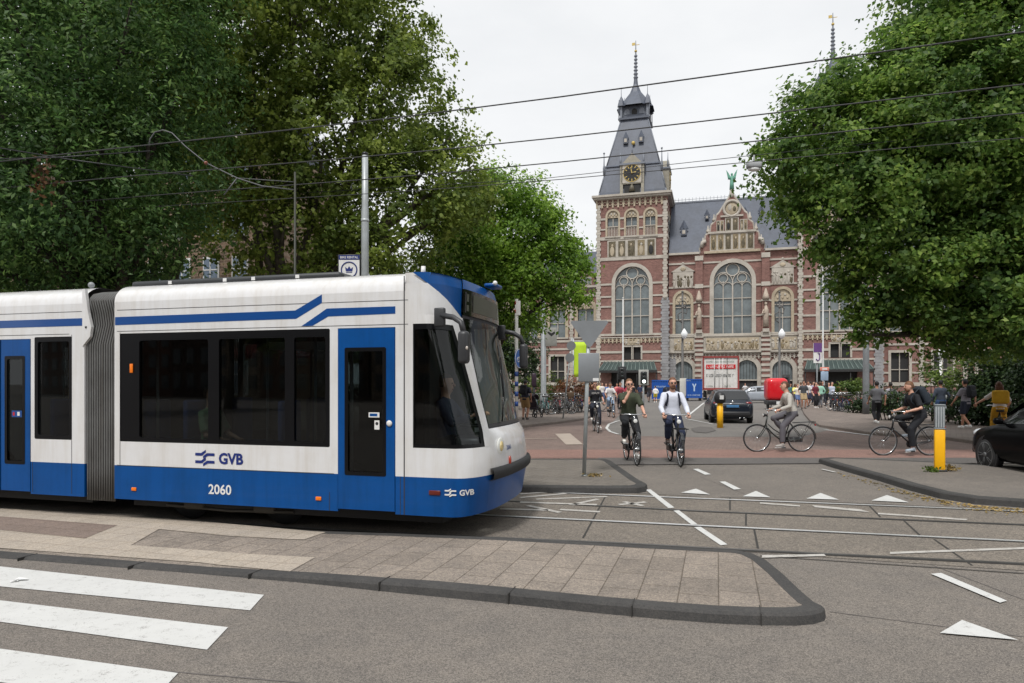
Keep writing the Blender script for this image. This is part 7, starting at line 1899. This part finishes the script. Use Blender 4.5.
t = thing('shoulder_bag', 'large mustard yellow bag on the back of the woman riding away', 'bag', loc, yaw); b = MB(); b.rbox(J['waist'] - J['fw'] * .24 + J['up'] * .1, (.16, .42, .4), .09, 0, 3, Matrix.Rotation(.25, 4, 'Y')); b.build('bag', cloth((196, 150, 34)), t); b = MB(); b.path([J['waist'] - J['fw'] * .2 + J['up'] * .28 + Vector((0, .1, 0)), J['sh'][0] + J['up'] * .06, J['chest'] + J['fw'] * .16 + Vector((0, -.02, 0)), J['waist'] + Vector((.1, .19, 0)), J['waist'] - J['fw'] * .2 + Vector((0, .16, 0))], .014, 6); b.build('strap', cloth((196, 150, 34)), t)

# ------- pedestrians on the right pavement and the man on the left
def ped(px, py, label, yaw, **k):
    X, Y = G(px, py, .1); return person(label, (X, Y, .1), R(yaw), **k), (X, Y, .1), R(yaw)
ped(877, 423.6, 'pedestrian in grey T-shirt, black trousers and white trainers by the grey mast', 75, h=1.72, top=(102, 102, 106), legs=(28, 28, 32), shoes=(225, 225, 222), hair=(26, 22, 22), skin=1, pose='walk', phase=1.2, detail=1)
ped(891, 420, 'pedestrian in pale grey shirt between the grey mast and the black-shirted cyclist', 95, h=1.68, top=(168, 164, 172), legs=(50, 48, 52), shoes=(70, 66, 64), hair=(28, 22, 20), skin=1, pose='walk', phase=.8, detail=1)
ped(941, 424.5, 'pedestrian in blue-grey jacket and blue jeans seen from behind, above the tall bollard', 88, h=1.76, top=(70, 78, 92), legs=(70, 96, 140), shoes=(60, 60, 62), hair=(22, 20, 20), skin=1, sleeve='long', detail=1)
(_, J), loc, yw = ped(966, 428.5, 'pedestrian in grey T-shirt and navy shorts walking away along the dark hedge', 105, h=1.78, top=(138, 134, 142), legs=(32, 36, 52), shoes=(222, 220, 216), hair=(24, 20, 19), skin=1, pose='walk', phase=1.5, leg='short', detail=1)
backpack(J, loc, yw, 'dark backpack worn by the pedestrian in navy shorts', (26, 28, 34))
(_, J), loc, yw = ped(525, 419.5, 'man in khaki shorts and navy top seen from behind beside the pushchair, left pavement', 70, h=1.78, top=(40, 42, 58), legs=(150, 118, 78), shoes=(70, 64, 60), hair=(28, 24, 22), skin=1, leg='short', detail=1, hands=(None, None))
backpack(J, loc, yw, 'black backpack worn by the man in khaki shorts', (26, 26, 34))
X, Y = G(534, 417.5, .1)
t = thing('pushchair', 'dark pushchair in front of the man in khaki shorts', 'pushchair', (X, Y, .1), R(60))
for x, y in ((-.3, -.25), (-.3, .25), (.35, -.22), (.35, .22)): b = MB(); b.ring((x, y, .1), .09, .025, 'Y', 16, 6); b.build('wheel', M['rubber'], t)
b = MB()
for s_ in (-1, 1): b.tube((-.3, s_ * .24, .12), (.25, s_ * .2, .75), .014); b.path([(.35, s_ * .22, .12), (-.1, s_ * .22, .6), (-.45, s_ * .22, 1.02)], .014, 6)
b.tube((-.45, -.22, 1.02), (-.45, .22, 1.02), .018); b.build('frame', M['darkmetal'], t)
b = MB(); b.rbox((.05, 0, .48), (.35, .36, .08), .03, m=Matrix.Rotation(-.3, 4, 'Y')); b.rbox((-.13, 0, .72), (.08, .36, .5), .03, m=Matrix.Rotation(-.35, 4, 'Y')); b.build('seat', cloth((48, 36, 48)), t)
b = MB(); b.grid([[(-.18 + .36 * math.cos(a) , y, .78 + .32 * math.sin(a)) for a in np.linspace(.3, 2.4, 8)] for y in (-.2, 0, .2)]); o = b.build('hood', cloth((48, 36, 48)), t); q = o.modifiers.new('th', 'SOLIDIFY'); q.thickness = .015

def aboard(u, t, z, label, face, **k):
    x, y = TP.P[0] + u * TP.ds[0] + t * TP.dt[0], TP.P[1] + u * TP.ds[1] + t * TP.dt[1]
    return person(label, (x, y, z), -TP.a + R(face), pose='sit', detail=1, **k)
aboard(-1.9, .42, .36, 'passenger in pale green top dimly seen through the tram’s large window', 0, h=1.68, top=(150, 176, 140), legs=(60, 60, 70), hair=(60, 46, 38), female=True)
aboard(1.0, 1.05, .47, 'tram driver in dark uniform seated in the cab', 0, h=1.76, top=(52, 60, 84), legs=(36, 38, 48), hair=(70, 56, 44), sleeve='long', hands=((.38, -.16, .86), (.38, .16, .86)))
# ------- the crowd, each one a figure of its own
CR = [
    (831.5, 409.5, 'pedestrian in pale blue top and black trousers standing with folded arms near the parked bikes', 1.74, (176, 184, 200), (30, 34, 44), 'long', -80, (24, 22, 24)),
    (808, 407, 'man in white shirt and navy shorts crossing behind the grey sweater cyclist', 1.78, (208, 206, 206), (40, 46, 70), 'short', -95, (60, 44, 34)),
    (801, 405.5, 'person in white top next to the yellow top, behind the red delivery box', 1.7, (216, 212, 208), (44, 50, 70), 'long', 80, (90, 66, 46)),
    (795, 406, 'person in bright yellow top behind the cyclist in grey', 1.7, (226, 220, 120), (60, 62, 70), 'long', -90, (96, 70, 48)),
    (813, 404.5, 'person in lilac shirt and dark jeans in the right crowd', 1.76, (160, 154, 176), (40, 44, 58), 'long', -70, (40, 30, 26)),
    (818, 405, 'person dressed in navy in the middle of the right crowd', 1.72, (46, 50, 68), (34, 36, 44), 'long', 90, (36, 28, 24)),
    (822.5, 404.5, 'person in black top and grey trousers at the right end of the crowd', 1.78, (28, 28, 32), (84, 84, 90), 'long', -100, (80, 56, 40)),
    (826.5, 406, 'person in dark green jacket beside the folded-arms pedestrian', 1.7, (48, 58, 48), (36, 38, 48), 'long', 100, (30, 26, 24)),
    (839, 405.5, 'person in brick red top among the parked bikes on the right', 1.68, (140, 70, 58), (46, 44, 48), 'long', -90, (60, 42, 30)),
    (805, 402, 'distant person in pink top behind the white shirt man', 1.66, (206, 150, 160), (60, 66, 90), 'long', -90, (100, 74, 50)),
    (815.5, 401.5, 'distant person in sky blue shirt at the back of the right crowd', 1.74, (128, 158, 196), (50, 50, 56), 'long', 60, (44, 34, 28)),
    (790, 402.5, 'distant person in teal top just right of the red delivery box', 1.7, (70, 120, 120), (48, 46, 52), 'long', -60, (70, 50, 38)),
    (655.5, 402.5, 'child in white T-shirt and yellow shorts left of the blue containers', 1.5, (222, 222, 222), (206, 186, 60), 'short', 90, (60, 44, 34)),
    (649, 402.5, 'person in black top carrying a bag beside the child in white', 1.66, (32, 32, 36), (70, 70, 80), 'short', 95, (40, 30, 26)),
    (606, 405, 'person in blue top at the left of the crowd behind the cyclists', 1.74, (70, 104, 160), (40, 42, 52), 'long', -90, (70, 50, 36)),
    (602, 404, 'person in white blouse at the far left of the cyclists’ crowd', 1.68, (218, 214, 210), (70, 84, 120), 'long', -80, (50, 38, 30)),
    (617, 403.5, 'person in coral pink shirt behind the woman in the white top', 1.72, (220, 130, 128), (50, 54, 70), 'long', -100, (88, 62, 44)),
    (628, 404.5, 'person in crimson top just left of the olive T-shirt man', 1.7, (176, 40, 72), (44, 44, 52), 'long', -90, (40, 30, 26)),
    (611, 401.5, 'distant person in grey hooded top in the left crowd', 1.76, (120, 120, 124), (40, 40, 46), 'long', 90, (50, 40, 32)),
    (621, 401, 'distant person in light denim shirt in the left crowd', 1.74, (130, 150, 182), (56, 60, 76), 'long', -90, (110, 84, 60)),
    (592, 405.5, 'person in dark maroon jacket near the give-way sign plate', 1.72, (86, 40, 46), (36, 38, 46), 'long', 80, (38, 30, 28)),
    (640, 402, 'distant person in navy top under the lit traffic light', 1.7, (44, 54, 84), (54, 50, 48), 'long', -90, (44, 34, 28)),
    (745, 399, 'distant person in white jacket beside the box trailer', 1.74, (210, 210, 212), (40, 42, 52), 'long', -90, (36, 28, 26)),
    (752, 398.6, 'distant person all in black between trailer and red delivery box', 1.76, (26, 26, 28), (26, 26, 30), 'long', 80, (28, 24, 22)),
    (846, 404, 'distant person in beige coat beyond the yellowish planter bush', 1.7, (180, 164, 140), (60, 56, 54), 'long', -90, (76, 56, 42)),
]
CR += [
    (797.5, 407.5, 'woman in cream top and denim shorts just right of the grey sweater cyclist', 1.68, (222, 214, 200), (90, 110, 150), 'short', -85, (120, 90, 60)),
    (803.5, 408.5, 'man in dark grey T-shirt with tan shorts at the front of the right crowd', 1.8, (70, 72, 76), (168, 146, 112), 'short', -100, (50, 40, 34)),
    (815.5, 408, 'person in burgundy top and black trousers at the front right of the crowd', 1.72, (110, 40, 52), (28, 28, 32), 'long', -75, (40, 30, 26)),
    (820.5, 407.5, 'person in mint green shirt and grey trousers by the pedestrian sign', 1.74, (150, 196, 176), (100, 102, 108), 'long', 95, (80, 60, 44)),
    (828.5, 404, 'person in orange top behind the folded-arms pedestrian', 1.7, (206, 120, 50), (46, 48, 58), 'long', -90, (46, 34, 28)),
    (810.5, 402, 'distant person in charcoal coat at the back of the right crowd', 1.78, (50, 52, 56), (40, 40, 44), 'long', 100, (30, 26, 24)),
    (633, 402.5, 'person in black jacket partly hidden behind the olive T-shirt man', 1.76, (34, 34, 38), (52, 54, 66), 'long', -90, (60, 46, 36)),
    (599, 402, 'distant person in pale yellow top behind the woman with the lettered shirt', 1.68, (226, 214, 150), (60, 66, 84), 'long', 90, (96, 72, 50)),
]
for i, (px, py, lab, h_, tp, lg, lt, yw, hr) in enumerate(CR):
    zb = .1 if px > 798 or px < 606 else 0.; X, Y = G(px, py, zb)
    person(lab, (X, Y, zb), R(yw), h_, tp, lg, (70, 66, 64) if i % 3 else (215, 212, 208), hr, (0, 1, 0, 2, 0)[i % 5], 'walk' if i % 2 else 'stand', 'long' if i % 4 == 0 else 'short', lt, female=bool(i % 2), longhair=bool(i % 4 == 3), detail=0, phase=1.2 + i, hands=((.2, .1, 1.15), (.22, -.08, 1.12)) if i == 0 else None)

# ------- parked bicycles
PB = []
rr = random.Random(4)
cols = [((.05, .12, .12), 'teal'), ((.015, .015, .017), 'black'), ((.12, .13, .14), 'silver'), ((.18, .02, .02), 'red'), ((.02, .04, .12), 'dark blue'), ((.2, .2, .19), 'cream'), ((.03, .06, .03), 'dark green'), ((.10, .05, .02), 'brown')]
protos = {}
def parked(px, py, yaw, ci, label, group, crate=False):
    X, Y = G(px, py, .1); key = (ci, crate)
    if key not in protos: o = bike(label, (X, Y, .1), yaw, cols[ci][0], group, spokes=8, step=ci % 2 == 0, basket=crate); protos[key] = o
    else: o = copy_tree(protos[key]); o.name = 'bicycle'; o['label'] = label; o['group'] = group; o.location = (X, Y, .1); o.rotation_euler = (0, 0, yaw)
    return o
LB = [(531, 412.5, 0, 'just right of the pushchair'), (536.5, 411.8, 1, 'left of the grey lamp mast'), (547, 412.8, 0, 'immediately right of the grey lamp mast'), (551, 412, 2, 'second to the right of the grey lamp mast'), (554.5, 411.6, 1, 'third to the right of the grey lamp mast'), (558.5, 411.6, 3, 'just left of the leaning round-sign post'), (562, 411, 4, 'behind the leaning round-sign post'), (566, 411.3, 1, 'just right of the leaning round-sign post'), (569.5, 410.8, 5, 'below the left edge of the lime banner'), (573.5, 410.8, 7, 'below the middle of the lime banner'), (577, 410.4, 1, 'below the right edge of the lime banner'), (581, 410.2, 4, 'left of the give-way sign post'), (585.5, 409.8, 6, 'partly behind the give-way sign post')]
for i, (px, py, ci, where) in enumerate(LB):
    parked(px, py + 2.2, R(105 + rr.uniform(-25, 25)) if i % 3 else R(20 + rr.uniform(-15, 15)), ci, '%s bicycle parked %s' % (cols[ci][1], where), 'bicycles parked on the left pavement', i in (3, 8))
RB = [(834.5, 411, 1, 'beside the folded-arms pedestrian'), (838, 411.4, 7, 'second from the folded-arms pedestrian'), (842, 411.6, 1, 'below the left side of the yellowish planter bush'), (845.5, 412, 4, 'below the middle of the yellowish planter bush'), (849.5, 412, 3, 'below the right side of the yellowish planter bush'), (853, 411, 1, 'left of the low dark bush by the grey mast'), (857, 409.5, 2, 'behind the low dark bush by the grey mast'), (861, 409, 6, 'just left of the grey mast, behind the low bush')]
for i, (px, py, ci, where) in enumerate(RB):
    parked(px, py, R(75 + rr.uniform(-30, 30)), ci, '%s bicycle parked %s' % (cols[ci][1], where), 'bicycles parked on the right pavement', i == 5)
# ================================================================== CARS AND DELIVERY BOX
def car(label, loc, yaw, paint, L_=4.0, W_=1.74, H_=1.46, hood=.95, wheel_r=.31, seedlamp='tail', fold=None):
    """hatchback: x forward, origin on the ground at the middle of the wheelbase"""
    t = thing('parked_car', label, 'car', loc, yaw); hl = L_ / 2
    # stations: x, half-width at sill, half-width at shoulder, sill z, shoulder z, roof z, roof half-width
    S = [(-hl, .62, .66, .42, .72, .74, .6), (-hl + .05, .78, .80, .28, .86, .88, .72), (-hl + .22, W_ / 2 - .01, W_ / 2 - .02, .22, .95, 1.0, .70), (-hl + .42, W_ / 2, W_ / 2, .2, .97, H_ - .10, .60), (-hl + .75, W_ / 2, W_ / 2, .2, .97, H_ - .03, .62), (-.2, W_ / 2, W_ / 2, .2, .95, H_, .64), (.35, W_ / 2, W_ / 2, .2, .93, H_ - .07, .62), (hl - hood - .1, W_ / 2, W_ / 2, .2, .92, hood + .06, .72), (hl - hood, W_ / 2, W_ / 2, .2, .90, .94, .72), (hl - .45, W_ / 2 - .02, W_ / 2 - .03, .2, .82, .86, .66), (hl - .12, .76, .76, .24, .68, .72, .58), (hl, .62, .62, .36, .56, .58, .5)]
    rows = []
    for x, w0, w1, z0, z1, zr, wr in S:
        half = [(0, z0 - .02), (w0 * .8, z0 - .02), (w0, z0 + .06), (w0 + .02, (z0 + z1) / 2), (w1, z1 - .05), (w1 - .04, z1), ((w1 - .04) * .55 + wr * .45, z1 * .5 + zr * .5) if zr - z1 > .15 else (w1 * .9, z1 + .01), (wr, zr - .03), (wr * .8, zr), (0, zr + .015)]
        rows.append([(x, y, z) for y, z in half] + [(x, -y, z) for y, z in reversed(half[1:-1])])
    b = MB(); b.grid(rows, 0, True, True)
    n = len(rows[0]); b.add(rows[0], [tuple(range(n))], 0); b.add(rows[-1], [tuple(range(n))], 0)
    body = b.build('body', [paint], t); md = body.modifiers.new('sub', 'SUBSURF'); md.levels = 2; md.render_levels = 2
    gm = mat('car_glass', (.012, .014, .016), .06, coat=.5)
    def side(x0, x1, s_, nm):
        b = MB(); q = []
        def at(x, f):
            for (a, c) in zip(S, S[1:]):
                if a[0] <= x <= c[0]:
                    u = (x - a[0]) / (c[0] - a[0]); w1 = lerp(a[2], c[2], u) - .04; z1 = lerp(a[4], c[4], u); zr = lerp(a[5], c[5], u) - .05; wr = lerp(a[6], c[6], u)
                    return (x, s_ * (lerp(w1, wr, f) + .012), lerp(z1, zr, f))
        g = [[at(lerp(x0[0], x1[0], i / 6) + (lerp(x0[1], x1[1], i / 6) - lerp(x0[0], x1[0], i / 6)) * f, f) for i in range(7)] for f in (.1, .35, .6, .88)]
        b.grid(g); b.build('side_window', gm, t)
    for s_ in (-1, 1): side((-hl + .62, -hl + .85), (-.12, -.12), s_, 0); side((-.04, -.04), (hl - hood - .3, .45), s_, 0)
    b = MB(); b.grid([[(lerp(-hl + .19, -hl + .42, f), y * lerp(.66, .56, f), lerp(1.0, H_ - .1, f) + .018) for y in (-1, -.5, 0, .5, 1)] for f in (.0, .33, .66, 1)]); b.build('rear_window', gm, t)
    b = MB(); b.grid([[(lerp(hl - hood - .12, .42, f), y * lerp(.68, .58, f), lerp(hood + .07, H_ - .07, f) + .03) for y in (-1, -.5, 0, .5, 1)] for f in (.05, .33, .66, .95)]); b.build('windscreen', gm, t)
    for x in (-hl + .72, hl - .80):
        for s_ in (-1, 1):
            b = MB(); b.lathe([(.14, -.1), (wheel_r - .06, -.105), (wheel_r - .01, -.09), (wheel_r, -.05), (wheel_r, .06), (wheel_r - .03, .1), (.1, .1)], (0, 0, 0), 28, axis='Y'); w_ = b.build('wheel', M['rubber'], t, (x, s_ * (W_ / 2 - .085), wheel_r))
            b = MB(); yo = s_ * .09
            b.ring((0, yo, 0), wheel_r - .075, .014, 'Y', 28, 6); b.lathe([(.05, yo - .02), (.05, yo + .02)], (0, 0, 0), 12, axis='Y')
            for q in range(5):
                for e_ in (-.13, .13): a = 2 * math.pi * q / 5 + e_; b.tube((.04 * math.cos(a), yo, .04 * math.sin(a)), ((wheel_r - .075) * math.cos(a * 1), yo, (wheel_r - .075) * math.sin(a)), .014, n=5)
            b.build('rim', M['alloy'], w_)
            b = MB(); b.lathe([(wheel_r + .05, -.01), (wheel_r + .05, .03)], (x, s_ * (W_ / 2 - .035), wheel_r + .01), 28, 0, False, 'Y'); b.build('wheel_arch', M['black'], t)
    for s_ in (-1, 1):
        b = MB(); b.rbox((-hl + .12, s_ * .66, .84), (.1, .24, .17), .04); b.build('tail_light', mat('tail_lens', srgb(120, 18, 20), .2, coat=.5), t)
        b = MB(); b.ball((hl - .2, s_ * .62, .69), (.16, .13, .1)); b.build('headlight', mat('car_lamp', (.55, .57, .6), .12, coat=.5), t)
        b = MB(); b.rbox((.62, s_ * (W_ / 2 + .07), 1.0), (.12, .16, .12), .04); b.tube((.6, s_ * (W_ / 2 - .06), .95), (.62, s_ * (W_ / 2 + .02), .97), .02); b.build('wing_mirror', paint, t)
    b = MB(); b.rbox((-hl + .02, 0, .42), (.14, W_ - .34, .2), .05); b.build('rear_bumper', M['black'], t)
    b = MB(); b.rbox((hl - .03, 0, .38), (.14, W_ - .36, .2), .05); b.build('front_bumper', M['black'], t)
    return t
M['alloy'] = mat('alloy_dark', (.2, .205, .21), .3, .6)
X, Y = G(739, 424)
tc_ = car('dark blue-grey hatchback seen from the rear behind the round-headed yellow bollard', (X + .16, Y + 2.1, 0), R(79), mat('car_blue_black', srgb(20, 30, 42), .25, var=.03, coat=.3))
b = MB(); b.rbox((-2.03, 0, .74), (.02, .5, .11), .005); b.build('number_plate', mat('blue_plate', srgb(70, 120, 165), .5), tc_)
b = MB(); b.tube((-2.0, -.5, .84), (-2.0, .5, .84), .012); b.ball((-2.0, 0, .92), (.02, .05, .05)); b.build('tailgate_trim', M['chrome'], tc_)
for y in (-.45, -.3): b = MB(); b.tube((-1.9, y, .26), (-2.04, y, .25), .03); b.build('exhaust', M['chrome'], tc_)
# black car entering on the right
ang = math.atan2(.98, .10); X, Y = G(989.5, 470.5); hl = 1.95
# front left wheel lies at (hl - .8, +W/2): solve for the origin
fx, fy = hl - .80, .79
X0 = X - (fx * math.cos(ang) - fy * math.sin(ang)); Y0 = Y - (fx * math.sin(ang) + fy * math.cos(ang))
car('glossy black small car with dark five-spoke wheels cut off by the right edge', (X0, Y0, 0), ang, mat('car_black', (.003, .003, .0035), .18, var=.02, spec=.07), L_=3.9, W_=1.72, H_=1.42, hood=1.0, wheel_r=.315)
X, Y = G(762, 403.5)
car('small silver hatchback far behind the cyclist in grey', (X, Y + 2, 0), R(170), mat('car_silver', srgb(150, 156, 164), .3, coat=.5))
# red delivery tricycle box
Y = 44.; X = at_px(778.5, Y); t = thing('delivery_tricycle', 'red rounded delivery box on a black tricycle behind the cyclist in the grey sweater', 'cargo bike', (X, Y, 0), R(-5))
w_ = 20.5 * Y / FPX; z0, z1 = zat(401, Y), zat(378, Y)
b = MB(); b.rbox((0, .6, (z0 + z1) / 2), (w_, 1.2, z1 - z0), .3, 0, 5); b.build('box', mat('box_red', srgb(205, 22, 34), .3, var=.03, coat=.4), t)
b = MB(); b.rbox((0, .5, z0 - .1), (w_ * .95, 1.1, .3), .05); b.box((0, -.05, z0 - .12), (.3, .05, .2), 1); b.build('chassis', [M['black'], M['white']], t)
for s_ in (-1, 1): b = MB(); b.ring((s_ * w_ * .4, .5, .26), .23, .035, 'X', 20, 6); b.lathe([(.2, -.01), (.2, .01)], (s_ * w_ * .4, .5, .26), 16, axis='X'); b.build('wheel', M['rubber'], t)
b = MB(); b.ring((0, 1.9, .3), .28, .03, 'X', 20, 6); b.build('wheel', M['rubber'], t)
b = MB(); b.path([(0, 1.0, .5), (0, 1.9, .32)], .04, 6); b.path([(-.35, 1.9, 1.1), (0, 1.95, 1.15), (.35, 1.9, 1.1)], .02, 6); b.tube((0, 1.9, .3), (0, 1.9, 1.12), .025); b.build('frame', M['black'], t)
